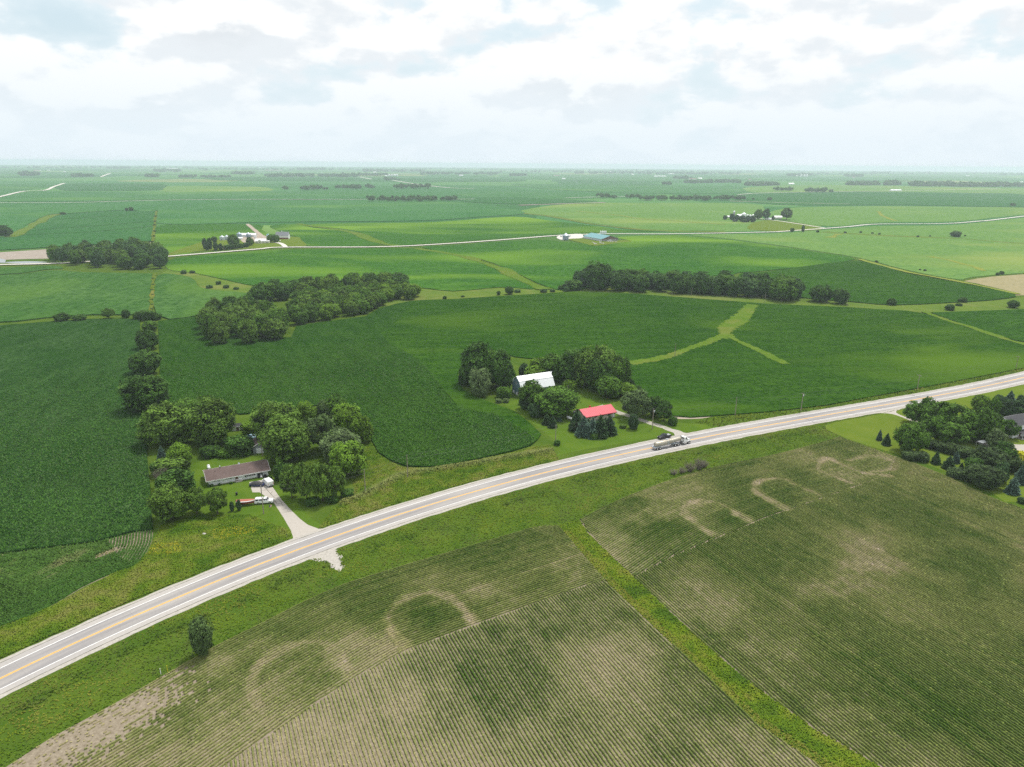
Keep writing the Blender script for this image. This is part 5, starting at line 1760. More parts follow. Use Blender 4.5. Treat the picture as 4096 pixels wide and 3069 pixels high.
far_wood(3095, 3170, 767, 18, 9, 'tree in the farm grove above the dark far field', 'farm grove above dark field', seed=14, rad=10)
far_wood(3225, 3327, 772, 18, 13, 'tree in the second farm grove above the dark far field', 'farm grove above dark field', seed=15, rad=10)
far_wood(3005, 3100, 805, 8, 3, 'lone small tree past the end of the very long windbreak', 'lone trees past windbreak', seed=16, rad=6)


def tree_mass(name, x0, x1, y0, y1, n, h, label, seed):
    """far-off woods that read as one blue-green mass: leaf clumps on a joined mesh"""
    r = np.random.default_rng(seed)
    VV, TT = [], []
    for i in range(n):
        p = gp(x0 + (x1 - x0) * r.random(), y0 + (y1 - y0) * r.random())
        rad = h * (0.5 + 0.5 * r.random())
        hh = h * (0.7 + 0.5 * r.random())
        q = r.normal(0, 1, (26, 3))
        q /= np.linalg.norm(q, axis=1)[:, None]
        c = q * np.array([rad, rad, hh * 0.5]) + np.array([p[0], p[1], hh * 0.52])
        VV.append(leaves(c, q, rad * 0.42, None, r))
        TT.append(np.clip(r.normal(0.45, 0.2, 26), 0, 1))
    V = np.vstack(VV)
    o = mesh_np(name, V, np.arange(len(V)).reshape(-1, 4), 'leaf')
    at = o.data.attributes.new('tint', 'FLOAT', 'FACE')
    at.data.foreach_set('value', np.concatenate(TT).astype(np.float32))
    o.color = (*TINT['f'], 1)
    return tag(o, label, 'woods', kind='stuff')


MASS = [(85, 160, 698, 704, 30, 22), (290, 370, 706, 708, 26, 18), (585, 640, 706, 709, 22, 18), (720, 920, 708, 711, 50, 14), (930, 1020, 694, 698, 40, 20), (430, 520, 672, 676, 40, 22), (620, 720, 684, 689, 40, 22),
        (1060, 1430, 703, 709, 120, 18), (1430, 1560, 700, 704, 50, 16), (1180, 1300, 676, 681, 50, 24), (1450, 1700, 682, 688, 90, 22), (1540, 1600, 717, 722, 16, 14), (1680, 2000, 692, 700, 90, 18),
        (2040, 2110, 702, 705, 30, 18), (2300, 2600, 690, 696, 100, 18), (2590, 2960, 692, 698, 130, 18), (2690, 2760, 712, 716, 26, 18), (2740, 2840, 728, 734, 40, 14), (2840, 2960, 728, 733, 40, 16), (2980, 3080, 738, 744, 30, 16),
        (3040, 3110, 738, 744, 24, 16), (3150, 3260, 700, 706, 40, 22), (3380, 3450, 704, 708, 26, 22), (3390, 3510, 738, 742, 46, 18), (3540, 3590, 736, 742, 22, 22), (3640, 3800, 740, 746, 66, 20), (3800, 4150, 742, 748, 130, 18), (3490, 3560, 690, 696, 30, 22), (4000, 4200, 695, 702, 60, 22),
        (0, 800, 668, 674, 120, 18), (800, 2000, 674, 682, 160, 18), (2000, 3200, 682, 690, 160, 18), (3200, 4200, 690, 698, 130, 18)]
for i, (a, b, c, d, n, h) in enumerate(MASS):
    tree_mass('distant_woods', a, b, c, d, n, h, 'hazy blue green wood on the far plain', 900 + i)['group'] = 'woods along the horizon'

# ------------------------------------------------------------------ buildings
def window(parent, x, y, z, wd, ht, axis='x', out=-1, frame_mat='white_paint', bars=0):
    """window (> frame, pane) on a wall; axis: direction along the wall, out: side it faces"""
    f = 0.06
    m = MB()
    for a0, a1, z0, z1 in ((x - wd / 2, x + wd / 2, z, z + f), (x - wd / 2, x + wd / 2, z + ht - f, z + ht), (x - wd / 2, x - wd / 2 + f, z + f, z + ht - f), (x + wd / 2 - f, x + wd / 2, z + f, z + ht - f)):
        lo, hi = sorted((y, y + out * 0.06))
        if axis == 'x':
            m.box(a0, a1, lo, hi, z0, z1)
        else:
            m.box(lo, hi, a0, a1, z0, z1)
    w_ = m.build('window', frame_mat, parent)
    lo, hi = sorted((y + out * 0.004, y + out * 0.025))
    g = MB()
    if axis == 'x':
        g.box(x - wd / 2 + f, x + wd / 2 - f, lo, hi, z + f, z + ht - f)
    else:
        g.box(lo, hi, x - wd / 2 + f, x + wd / 2 - f, z + f, z + ht - f)
    g.build('pane', 'glass', w_)
    return w_


def gable(name, p, ang, Ln, Wd, eave, ridge, wallm, roofm, label, cat, over=0.5, group=None, z=0.0, trim='white_paint'):
    """gabled building centred on p, long side along local x"""
    e = empty(name, (p[0], p[1], z), ang, label, cat, group)
    hx, hy = Ln / 2, Wd / 2
    wz = eave
    m = MB()
    prof = [(-hy, 0), (hy, 0), (hy, wz), (0, ridge - 0.12), (-hy, wz)]
    m.prism(prof, -hx, hx, axis='x')
    m.build('wall', wallm, e)
    sl = (ridge - eave) / hy
    ze = eave - sl * over
    rf = MB()
    for s in (-1, 1):
        q = [(-hx - over, s * (hy + over), ze + 0.1), (hx + over, s * (hy + over), ze + 0.1), (hx + over, 0, ridge + 0.1), (-hx - over, 0, ridge + 0.1)]
        if s > 0:
            q = [q[1], q[0], q[3], q[2]]
        rf.slab(q, 0.14)
    r = rf.build('roof', roofm, e)
    if trim:
        fm = MB()
        for s in (-1, 1):
            fm.box(-hx - over, hx + over, *sorted((s * (hy + over) + s * 0.004, s * (hy + over) + s * 0.05)), ze - 0.16, ze + 0.10)
        fm.build('fascia', trim, r)
        for sx in (-1, 1):
            bm_ = MB()
            x0 = sx * (hx + over)
            for s in (-1, 1):
                a = (s * (hy + over), ze + 0.12)
                b = (0, ridge + 0.12)
                bm_.prism([(a[0], a[1] - 0.28), (b[0], b[1] - 0.28), b, a], *sorted((x0 + sx * 0.004, x0 + sx * 0.06)), axis='x')
            bm_.build('bargeboard', trim, r)
    return e


def door(parent, x, y, wd, ht, mat, axis='x', out=-1, name='door', z=0.02):
    lo, hi = sorted((y + out * 0.003, y + out * 0.06))
    m = MB()
    if axis == 'x':
        m.box(x - wd / 2, x + wd / 2, lo, hi, z, ht)
    else:
        m.box(lo, hi, x - wd / 2, x + wd / 2, z, ht)
    return m.build(name, mat, parent)


def local(p, ang, dx, dy):
    c, s = math.cos(ang), math.sin(ang)
    return np.array([p[0] + c * dx - s * dy, p[1] + s * dx + c * dy, 0])


# --- ranch house
ra = R(28.4)
rp = local(gp(836, 1946), ra, 9.7, 4.5)
ranch = gable('ranch_house', rp, ra, 19.4, 9.0, 2.35, 3.75, 'lap_siding', 'brown_shingle', 'long white ranch house with brown shingle roof beside the concrete driveway', 'house', over=0.75)
hy = -4.5
for xs, z, wd, ht in (((-7.6, -6.6), 1.35, 0.85, 0.6), ((-3.9, -2.6), 1.35, 1.1, 0.65)):
    for x in xs:
        window(ranch, x, hy, z, wd, ht)
for i in range(5):
    window(ranch, 2.2 + i * 0.72, hy, 0.95, 0.66, 1.05)
d_ = door(ranch, -0.7, hy, 1.0, 2.1, 'brown_board')
MB().box(-0.35, -0.28, hy - 0.12, hy - 0.06, 1.0, 1.06).build('handle', 'chrome', d_)
box('step', -1.3, 0.9, hy - 1.2, hy - 0.004, 0.03, 0.32, 'concrete', ranch)
m = MB()
for x in (-1.25, 0.85):
    m.tube([(x, hy - 1.15, 0.32), (x, hy - 1.15, 1.15)], 0.03, 5)
m.box(-1.3, 0.9, hy - 1.18, hy - 1.12, 1.10, 1.16)
m.build('railing', 'white_paint', ranch)
box('porch_recess', 6.3, 8.55 - 1.9, hy - 0.03, hy - 0.004, 0.02, 2.2, 'dark_metal', ranch) if False else None
pt = box('patio_opening', 6.0, 8.0 - 0.1, hy - 0.02, hy - 0.004, 0.05, 2.2, 'grey_siding', ranch)
door(ranch, 6.5, hy - 0.02, 0.8, 2.05, 'glass', name='glass_door')
window(ranch, 7.4, hy - 0.02, 0.9, 0.8, 1.1)
g_ = door(ranch, 8.85, hy, 1.5, 2.1, 'white_metal', name='garage_door')
box('foundation', -9.72, 9.72, -4.55, 4.55, 0.0, 0.18, 'concrete', ranch)
m = MB().tube([(-5.2, 0.6, 3.5), (-5.2, 0.6, 4.45)], 0.14, 8)
ch_ = m.build('flue', 'dark_metal', ranch)
MB().lathe([(0.2, 4.46), (0.22, 4.55), (0.02, 4.68)], -5.2, 0.6, 8).build('cap', 'galvanised', ch_)
for x in (-7.0, 8.4):
    MB().tube([(x, -0.9, 3.3), (x, -0.9, 3.75)], 0.12, 6).build('roof_vent', 'dark_metal', ranch)
m = MB().lathe([(0.02, 0.0), (0.25, 0.05), (0.38, 0.15)], 0, 0, 12)
ds = m.build('satellite_dish', 'galvanised', ranch)
ds.location = (1.0, 0.9, 4.15)
ds.rotation_euler = (R(60), 0, R(40))
# --- detached garage
ga_a = R(16)
gpnt = local(gp(1012, 1817), ga_a, 2.9, 4.2)
gar = gable('detached_garage', gpnt, ga_a + R(90), 8.0, 5.6, 2.9, 4.4, 'grey_siding', 'brown_shingle', 'small grey garage with white overhead door behind the ranch house', 'garage', over=0.35)
g_ = door(gar, 0.3, -4.0, 2.6, 2.2, 'white_metal', axis='y', out=-1, name='overhead_door')
for z in (0.75, 1.3, 1.85):
    MB().box(-4.075, -4.064, -0.95, 1.55, z, z + 0.03).build('panel_seam', 'grey_roof', g_)
add = MB().box(-3.4, 3.0, -6.6, -2.83, 0.0, 2.6)
an = add.build('lean_to', 'grey_siding', gar)
MB().slab([(-3.7, -6.9, 2.55), (3.3, -6.9, 2.55), (3.3, -2.82, 2.95), (-3.7, -2.82, 2.95)], 0.12).build('lean_to_roof', 'grey_roof', gar)
window(gar, -3.9, -3.4, 1.1, 0.8, 1.1, axis='y', out=-1)
# --- small white shed and covered car behind the ranch
sp_ = gp(950, 1719)
sh = gable('garden_shed', sp_, R(12), 3.8, 2.6, 1.9, 2.7, 'white_siding', 'dark_shingle', 'small white shed with dark roof at the corn edge of the ranch grove', 'shed', over=0.2)
door(sh, 0.3, -1.3, 1.0, 1.7, 'brown_board')

# --- gambrel barn
_b0, _b1 = gp(2088, 1592), gp(2221, 1571)
ba = math.atan2(_b1[1] - _b0[1], _b1[0] - _b0[0])
bp = local(_b0, ba, 8.65, 5.0)
barn = empty('gambrel_barn', bp, ba, 'blue grey barn with white metal gambrel roof behind the oak', 'barn')
hx, hy_, ev, bk, rd = 8.65, 5.0, 4.0, 7.3, 9.2
MB().prism([(-hy_, 0), (hy_, 0), (hy_, ev), (3.0, bk - 0.15), (0, rd - 0.15), (-3.0, bk - 0.15), (-hy_, ev)], -hx, hx, axis='x').build('wall', 'blue_grey_siding', barn)
rf = MB()
for s in (-1, 1):
    for (y0, z0), (y1, z1) in (((s * (hy_ + 0.35), ev - 0.35), (s * 3.0, bk)), ((s * 3.0, bk + 0.01), (0, rd))):
        q = [(-hx - 0.5, y0, z0 + 0.1), (hx + 0.5, y0, z0 + 0.1), (hx + 0.5, y1, z1 + 0.1), (-hx - 0.5, y1, z1 + 0.1)]
        if s > 0:
            q = [q[1], q[0], q[3], q[2]]
        rf.slab(q, 0.1)
rf.slab([(hx + 0.4, -1.6, rd - 0.75), (hx + 1.6, -0.02, rd + 0.12), (hx + 1.6, 0.02, rd + 0.12), (hx + 0.4, 1.6, rd - 0.75)], 0.08)
br_ = rf.build('roof', 'white_roof_metal', barn)
m = MB()
for s in (-1, 1):
    m.box(-hx - 0.5, hx + 0.5, *sorted((s * 3.0, s * 3.1)), bk + 0.06, bk + 0.17)
m.build('roof_break_trim', 'galvanised', br_)
for x in (-3.0, 5.6):
    window(barn, x, -hy_, 1.7, 0.8, 0.9)
window(barn, -2.4, -hx, 1.9, 0.8, 1.0, axis='y', out=-1)
window(barn, 1.0, -hx, 5.0, 1.0, 1.2, axis='y', out=-1)
for y in (-3.2, 0.2, 3.4):
    door(barn, y, -hx, 1.5, 1.35, 'white_siding', axis='y', out=-1, name='lower_board')
door(barn, -1.5, -hx, 1.1, 1.9, 'brown_board', axis='y', out=-1)
# --- red roofed house
qa = R(27.0)
qp = local(gp(2341, 1690), qa, 7.9, 4.6)
red = gable('red_roof_house', qp, qa, 15.0, 8.6, 2.5, 4.4, 'beige_stone', 'red_roof_metal', 'low beige house with bright red metal roof behind the spruces', 'house', over=0.6, trim='red_roof_metal')
window(red, 4.4, -4.3, 0.9, 1.9, 1.2)
window(red, 1.2, -4.3, 1.1, 1.3, 0.9)
window(red, -2.5, -4.3, 1.1, 1.3, 0.9)
window(red, -5.6, -4.3, 1.1, 1.1, 0.9)
door(red, 6.7, -4.3, 0.95, 2.05, 'white_paint')
MB().box(-2.6, -2.0, 0.5, 1.1, 3.7, 4.95).build('chimney', 'red_roof_metal', red)
window(red, 0, 7.5, 1.1, 1.4, 1.0, axis='y', out=1)
box('foundation', -7.54, 7.54, -4.34, 4.34, 0, 0.25, 'concrete', red)
# --- white two storey house
wa = R(24)
wp = local(gp(4054, 1757), wa, 8.2, 5.2)
wh = gable('farmhouse', wp, wa, 16.0, 9.0, 5.2, 7.4, 'white_siding', 'dark_shingle', 'white two storey house with dark roof beside the concrete yard', 'house', over=0.45)
for x in (-6.6, -3.6, 0.5, 4.5):
    window(wh, x, -4.5, 3.6, 1.0, 1.2)
for x in (-6.8, 5.2):
    window(wh, x, -4.5, 1.0, 1.1, 1.2)
window(wh, 0.8, -8.0, 3.5, 1.0, 1.2, axis='y', out=-1)
window(wh, 0.8, -8.0, 1.0, 1.0, 1.2, axis='y', out=-1)
door(wh, -3.4, -4.5, 1.0, 2.1, 'brown_board')
pc = MB().slab([(-6.0, -7.2, 2.35), (1.0, -7.2, 2.35), (1.0, -4.51, 3.1), (-6.0, -4.51, 3.1)], 0.12).build('porch_roof', 'dark_shingle', wh)
for x in (-5.8, -3.4, -1.2, 0.8):
    MB().tube([(x, -7.0, 0.02), (x, -7.0, 2.3)], 0.08, 6).build('porch_post', 'white_paint', wh)
box('porch_floor', -6.0, 1.0, -7.2, -4.51, 0.03, 0.2, 'concrete', wh)
for i in range(4):
    b_ = MB().box(-0.25, 0.25, -0.25, 0.25, 0.2, 0.65).box(-0.25, 0.25, 0.18, 0.25, 0.65, 1.1).build('porch_chair', 'plastic_black')
    q = local(wp, wa, -5.2 + i * 1.3, -6.2)
    b_.location = (q[0], q[1], 0.0)
    b_.rotation_euler = (0, 0, wa)
    tag(b_, 'small black chair on the porch of the white house', 'chair', 'porch chairs')


# --- bins, silos
def grain_bin(p, rad, wall, roof, label, group=None, mat='galvanised', z=0.5, roofm=None):
    e = empty('grain_bin', (p[0], p[1], z), 0, label, 'grain bin', group)
    prof = []
    n = 7
    for i in range(n):
        prof += [(rad, wall * i / n), (rad * 1.012, wall * (i + 0.5) / n)]
    prof.append((rad, wall))
    MB().lathe(prof, 0, 0, 24).build('wall', mat, e)
    MB().lathe([(rad * 1.05, wall - 0.05), (rad * 0.5, wall + roof * 0.52), (rad * 0.12, wall + roof * 0.92), (rad * 0.12, wall + roof * 1.05), (0.02, wall + roof * 1.12)], 0, 0, 24).build('roof', roofm or mat, e)
    MB().box(-0.4, 0.4, -rad * 1.03 - 0.1, -rad * 0.98, 0.4, 1.6).build('hatch', 'dark_metal', e)
    return e


fa = lambda x, y: gp(780 + x / 5.027, 880 + y / 5.027)
grain_bin(fa(550, 415), 3.3, 4.6, 2.0, 'pale grain bin standing apart at the edge of the yellow farmhouse yard')
grain_bin(fa(645, 405), 2.9, 4.6, 1.8, 'pale grain bin half hidden behind the big farmyard tree')
grain_bin(fa(895, 372), 3.5, 6.0, 2.6, 'bluish grain bin beside the long white shed roof', mat='galvanised_dark')
grain_bin(fa(1080, 355), 3.3, 4.6, 2.4, 'grey grain bin before the long white shed roof', mat='galvanised_dark', roofm='galvanised')
grain_bin(fa(1215, 380), 1.6, 5.2, 0.7, 'white upright tank behind the yellow farmhouse', mat='white_metal')
grain_bin(fa(1470, 355), 2.4, 3.6, 1.6, 'small green roofed bin behind the two farmyard trees', roofm='teal_roof_metal')
gable('machine_shed', fa(1060, 345), R(4), 24, 9, 3.2, 5.2, 'white_siding', 'white_roof_metal', 'long shed with white metal roof behind the grain bins', 'shed', z=0.5)
gable('small_shed', fa(915, 400), R(20), 5, 4, 2.2, 3.2, 'white_siding', 'white_roof_metal', 'little white shed between farmyard trees', 'shed', z=0.5)
yh = gable('farmhouse', fa(1330, 470), R(5), 13.5, 8.0, 3.0, 5.6, 'cream_siding', 'white_roof_metal', 'cream farmhouse with white roof and front gable by the gravel road', 'house', z=0.5)
MB().prism([(-2.6, 0), (2.6, 0), (2.6, 3.0), (0, 5.0), (-2.6, 3.0)], -6.6, -3.9, axis='y').build('front_gable', 'cream_siding', yh)
rf = MB()
rf.slab([(-3.0, -6.9, 2.8), (-3.0, -0.3, 2.8), (0, -0.3, 5.2), (0, -6.9, 5.2)][::-1], 0.12)
rf.slab([(3.0, -6.9, 2.8), (0, -6.9, 5.2), (0, -0.3, 5.2), (3.0, -0.3, 2.8)][::-1], 0.12)
rf.build('front_gable_roof', 'white_roof_metal', yh)
window(yh, 0, -6.6, 1.0, 1.9, 1.1)
for x in (-5.0, 4.4):
    window(yh, x, -4.0, 1.0, 1.2, 1.2)
MB().box(6.8, 11.2, -3.0, 3.0, 0.0, 2.7).build('sunroom', 'cream_siding', yh)
MB().slab([(6.7, -3.4, 2.6), (11.5, -3.4, 2.6), (11.5, 3.4, 3.1), (6.7, 3.4, 3.1)], 0.12).build('sunroom_roof', 'white_roof_metal', yh)
for x in (7.8, 9.0, 10.2):
    window(yh, x, -3.0, 0.9, 1.0, 1.2)
bb = gable('dairy_barn', fa(1770, 385), R(5), 17.5, 11, 5.0, 9.6, 'white_siding', 'grey_roof', 'white barn with grey roof and dark red base across from the farmhouse lawn', 'barn', z=0.5, trim=None)
box('red_base', -8.8, 8.8, -5.56, -5.504, 0.0, 2.0, 'red_board', bb)
MB().box(-1.5, -0.5, -0.5, 0.5, 9.4, 11.0).build('cupola', 'white_siding', bb)
MB().box(1.0, 1.7, -0.4, 0.4, 9.4, 10.6).build('vent', 'galvanised', bb)
# --- teal roofed livestock barn
fb = lambda x, y: gp(2200 + x / 6.506, 900 + y / 6.506)
t0, t1, t2 = fb(830, 350), fb(1330, 440), fb(1810, 420)
ta = math.atan2(t1[1] - t0[1], t1[0] - t0[0])
tc_ = (t0 + t2) / 2
tl = gable('livestock_barn', tc_, ta, 50.0, 28.0, 3.0, 7.2, 'white_siding', 'teal_roof_metal', 'long livestock barn with teal roof beside the gravel road', 'barn', over=0.5, z=0.6, trim=None)
MB().prism([(-14, 2.0), (14, 2.0), (14, 3.0), (0, 7.0), (-14, 3.0)], 25.004, 25.05, axis='x').build('gable_panel', 'brown_board', tl)
for i in range(12):
    if i in (5, 6):
        continue
    y = -13 + i * 2.35
    fn = MB().box(25.06, 26.0, y - 0.85, y + 0.85, 0.4, 2.1).build('fan_hood', 'white_metal', tl)
    MB().box(26.004, 26.03, y - 0.7, y + 0.7, 0.55, 1.95).build('fan_louvre', 'dark_metal', fn)
box('curtain_wall', -24.8, 24.8, -14.06, -14.004, 1.0, 2.4, 'galvanised', tl)
for i in range(5):
    box('pit_cover', -20 + i * 10, -19.1 + i * 10, -15.3, -14.08, 0.1, 1.2, 'white_metal', tl)
grain_bin(fb(405, 395), 4.4, 6.4, 3.2, 'big blue grey grain bin on the gravel pad by the teal roofed barn', mat='galvanised_dark', roofm='galvanised')
for i, x in enumerate((1315, 1360, 1403, 1447)):
    e = empty('feed_bin', (*fb(x, 288)[:2], 0.6), 0, 'slim white feed bin in the row behind the teal roofed barn', 'feed bin', 'feed bins')
    MB().lathe([(0.3, 1.0), (1.15, 2.6), (1.15, 6.2), (0.35, 7.3), (0.3, 7.5)], 0, 0, 14).build('hopper', 'white_metal', e)
    for k in range(4):
        a = math.pi / 4 + k * math.pi / 2
        MB().tube([(1.1 * math.cos(a), 1.1 * math.sin(a), 0), (1.1 * math.cos(a), 1.1 * math.sin(a), 2.8)], 0.07, 4).build('leg', 'galvanised', e)
for x, y in ((300, 330), (505, 330)):
    q = fb(x, y)
    e = empty('farm_trailer', (q[0], q[1], 0.85), R(10), 'white box trailer parked beside the big blue grey bin', 'trailer', 'white trailers by the bin')
    box('body', -2.2, 2.2, -1.2, 1.2, 0.8, 3.2, 'white_metal', e)
    for sx in (-1.2, -0.2):
        for sy in (-1.25, 1.05):
            MB().lathe([(0.4, 0), (0.4, 0.2)], 0, 0, 10).build('wheel', 'tyre', e)
            w_ = e.children[-1]
            w_.rotation_euler = (R(-90), 0, 0)
            w_.location = (sx, sy, 0.4)
r_ = np.random.default_rng(5)
for i in range(34):
    q = fb(1100 + 300 * r_.random(), 450 + 60 * r_.random()) if i < 20 else fb(1500 + 230 * r_.random(), 435 + 25 * r_.random())
    s_ = 0.5 + 0.9 * r_.random()
    vs = r_.normal(0, 1, (12, 3))
    vs /= np.linalg.norm(vs, axis=1)[:, None]
    i_ = np.arange(6)
    m = MB()
    m.add([(0, 0, s_ * 0.8)] + [(math.cos(k * 1.047) * s_ * (0.7 + 0.5 * r_.random()), math.sin(k * 1.047) * s_ * (0.7 + 0.5 * r_.random()), s_ * 0.25 * r_.random()) for k in range(6)] + [(0, 0, -0.3)],
          [(0, 1 + k, 1 + (k + 1) % 6) for k in range(6)] + [(7, 1 + (k + 1) % 6, 1 + k) for k in range(6)])
    o = m.build('boulder', 'rock')
    o.location = (q[0], q[1], 0.65)
    tag(o, 'pale boulder dumped in the rubble before the teal roofed barn', 'rock', 'rubble by the teal barn')
# --- silo farm
fc = lambda x, y: gp(2860 + x / 5.53, 800 + y / 5.53)
q = fc(410, 440)
e = empty('silo', (q[0], q[1], 0.3), 0, 'tall grey concrete silo with white dome top', 'silo')
MB().lathe([(2.2, 0), (2.2, 15)], 0, 0, 18).build('shaft', 'rock', e)
MB().lathe([(2.25, 15.01), (2.1, 16.0), (1.5, 17.0), (0.6, 17.5), (0.05, 17.6)], 0, 0, 18).build('dome', 'white_metal', e)
for i in range(4):
    MB().lathe([(2.22, 2.5 + i * 3.3), (2.28, 2.55 + i * 3.3), (2.28, 2.75 + i * 3.3), (2.22, 2.8 + i * 3.3)], 0, 0, 18).build('hoop', 'galvanised', e)
grain_bin(fc(632, 400), 4.9, 8.0, 3.6, 'tall white grain bin rising over the silo farm trees', mat='white_metal', z=0.3)
for x, y, rr, ww in ((720, 385, 2.4, 4.4), (775, 385, 2.2, 4.0), (840, 395, 3.4, 5.0), (895, 405, 2.4, 4.0)):
    grain_bin(fc(x, y), rr, ww, 1.8, 'lower white grain bin in the row beside the tall white one', 'white bins at the silo farm', mat='white_metal', z=0.3)
gable('machine_shed', fc(260, 395), R(2), 11, 6, 2.4, 3.8, 'white_siding', 'white_roof_metal', 'low white shed at the silo end of the farm', 'shed', z=0.3)
gable('machine_shed', fc(540, 380), R(2), 10, 6, 3.8, 5.6, 'white_siding', 'white_roof_metal', 'white shed between the silo and the tall white bin', 'shed', z=0.3)
gable('machine_shed', fc(1385, 425), R(-6), 15, 9, 4.0, 6.2, 'cream_siding', 'white_roof_metal', 'pale machine shed beside the big bare branched tree', 'shed', z=0.3)
gable('farmhouse', fc(1180, 440), R(-4), 11, 6, 2.4, 3.4, 'white_siding', 'white_roof_metal', 'low white house behind the pointed evergreens of the silo farm', 'house', z=0.3)


def ft(f, kind, x, yb, yt, wd, tint, label, group=None, sc_=5.027, lift=0.12, z=0.4):
    ox, oy = ((780, 880) if f == 'a' else (2860, 800))
    k = 5.027 if f == 'a' else 5.53
    tree(kind, ox + x / k, oy + yb / k, oy + yt / k, wd / k, tint, label, group, lift=lift, z=z)


for x, yb, yt, wd in ((200, 600, 375, 95), (310, 610, 365, 110), (250, 628, 450, 100), (420, 630, 450, 110), (520, 625, 480, 100)):
    ft('a', 'cedar', x, yb, yt, wd, 'e', 'dark evergreen in the farm windbreak by the gravel road', 'evergreens of the cream farmhouse')
ft('a', 'round', 395, 470, 335, 120, 'd', 'dark tree behind the evergreen windbreak')
ft('a', 'round', 780, 560, 290, 240, 'g', 'big shade tree before the pale grain bins', z=0.4)
ft('a', 'round', 1110, 540, 350, 150, 'o', 'brownish green tree beside the cream farmhouse')
ft('a', 'round', 1525, 475, 300, 150, 'g', 'lawn tree nearest the cream farmhouse')
ft('a', 'round', 1635, 475, 300, 140, 'g', 'lawn tree nearest the grey roofed barn')
for x, yb in ((630, 615), (720, 610), (820, 600), (920, 590), (1020, 570)):
    ft('a', 'shrub', x, yb, yb - 110, 120, 'd', 'dark bush in the roadside hedge of the cream farmhouse', 'roadside hedge bushes')
for x, yb, yt, wd in ((220, 450, 345, 110), (370, 460, 310, 130), (480, 480, 335, 130), (590, 500, 350, 150), (720, 510, 350, 140), (830, 510, 350, 150), (440, 500, 430, 150), (650, 515, 430, 150)):
    ft('c', 'cedar', x, yb, yt, wd, 'e', 'dark evergreen in the hedge screening the silo farm', 'evergreen screen of the silo farm')
ft('c', 'round', 950, 460, 210, 170, 'g', 'rounded tall tree beside the farm pine')
ft('c', 'open', 1120, 460, 190, 170, 'd', 'tall ragged pine at the silo farm')
ft('c', 'cedar', 1280, 460, 355, 70, 'e', 'small pointed evergreen before the low white house')
ft('c', 'open', 1575, 475, 175, 260, 'w', 'large airy tree with bare branches at the farm lane')

# far specks of farms toward the horizon: white sheds
r_ = np.random.default_rng(11)
FARB = [(150, 684, 30), (195, 683, 14), (690, 676, 60), (260, 689, 12), (1046, 673, 22), (1095, 683, 80), (1210, 677, 18), (1305, 675, 14), (1343, 669, 12), (1545, 705, 14), (1565, 702, 22), (1580, 703, 14), (1500, 691, 16), (1845, 704, 20), (1915, 674, 14),
        (2225, 704, 30), (2255, 718, 16), (2530, 699, 14), (2685, 697, 30), (2640, 707, 60), (2770, 718, 36), (2800, 716, 18), (3165, 738, 26), (3180, 705, 26), (3215, 703, 26), (3415, 711, 16), (3582, 765, 54), (3870, 705, 18), (3705, 694, 10), (4085, 731, 14), (2998, 720, 10), (2440, 688, 10), (3325, 689, 14), (3890, 693, 10)]
for i, (x, y, wpx) in enumerate(FARB):
    p = gp(x, y)
    k = mpp(p)
    L_ = wpx * k * 0.8
    e = gable('farm_building', p, R(r_.normal(0, 8)), max(L_, 14), min(max(L_ * 0.35, 9), 24), 4.5, 7.5 + 2 * r_.random(), 'white_siding', 'white_roof_metal' if i % 5 else 'red_board', 'tiny white farm building far off in the haze' if i % 5 else 'tiny far farm building with reddish roof', 'building', trim=None, group='far farm buildings' if i % 5 else 'far reddish roofs')
for x in (1557, 1568, 1578, 1588):
    grain_bin(gp(x, 705), 8, 12, 5, 'tiny white storage bin in the far elevator cluster', 'far bin cluster', mat='white_metal')
for x in (3205, 3218, 3228):
    grain_bin(gp(x, 707), 10, 16, 5, 'tiny pale storage bin far off before a hazy wood', 'hazy far bins', mat='white_metal')


# ------------------------------------------------------------------ vehicles
def wheel(parent, x, y, r, wd, rim='chrome'):
    w_ = MB().lathe([(r * 0.5, 0), (r * 0.95, 0.0), (r, wd * 0.2), (r, wd * 0.8), (r * 0.95, wd), (r * 0.5, wd)], 0, 0, 18).build('wheel', 'tyre', parent)
    w_.rotation_euler = (R(-90), 0, 0)
    w_.location = (x, y - wd / 2, r)
    MB().lathe([(r * 0.52, -0.012), (r * 0.58, 0.01), (r * 0.58, wd - 0.01), (r * 0.52, wd + 0.012)], 0, 0, 14).build('rim', rim, w_)
    return w_


def tapered(m, prof0, y0, prof1, y1):
    """two side profiles (x, z) joined across the width"""
    n = len(prof0)
    m.add([(a, y0, z) for a, z in prof0] + [(a, y1, z) for a, z in prof1],
          [tuple(range(n)), tuple(range(2 * n - 1, n - 1, -1))] + [(i, i + n, (i + 1) % n + n, (i + 1) % n) for i in range(n)])


def lower_body(parent, prof, half, mat, name='body'):
    """body shell with rounded shoulders: wide middle, slightly narrower top edge"""
    m = MB()
    top = max(z for _, z in prof)
    inner = [(a, z) for a, z in prof]
    n = len(prof)
    V = []
    for y, sh in ((-half, 0.06), (-half + 0.10, 0.0), (half - 0.10, 0.0), (half, 0.06)):
        for a, z in inner:
            V.append((a * (1 - sh * 0.15), y, z - (sh if z > 0.75 * top else 0)))
    F = [tuple(range(n)), tuple(range(4 * n - 1, 3 * n - 1, -1))]
    for k in range(3):
        for i in range(n):
            F.append((k * n + i, (k + 1) * n + i, (k + 1) * n + (i + 1) % n, k * n + (i + 1) % n))
    m.add(V, F)
    return m.build(name, mat, parent)


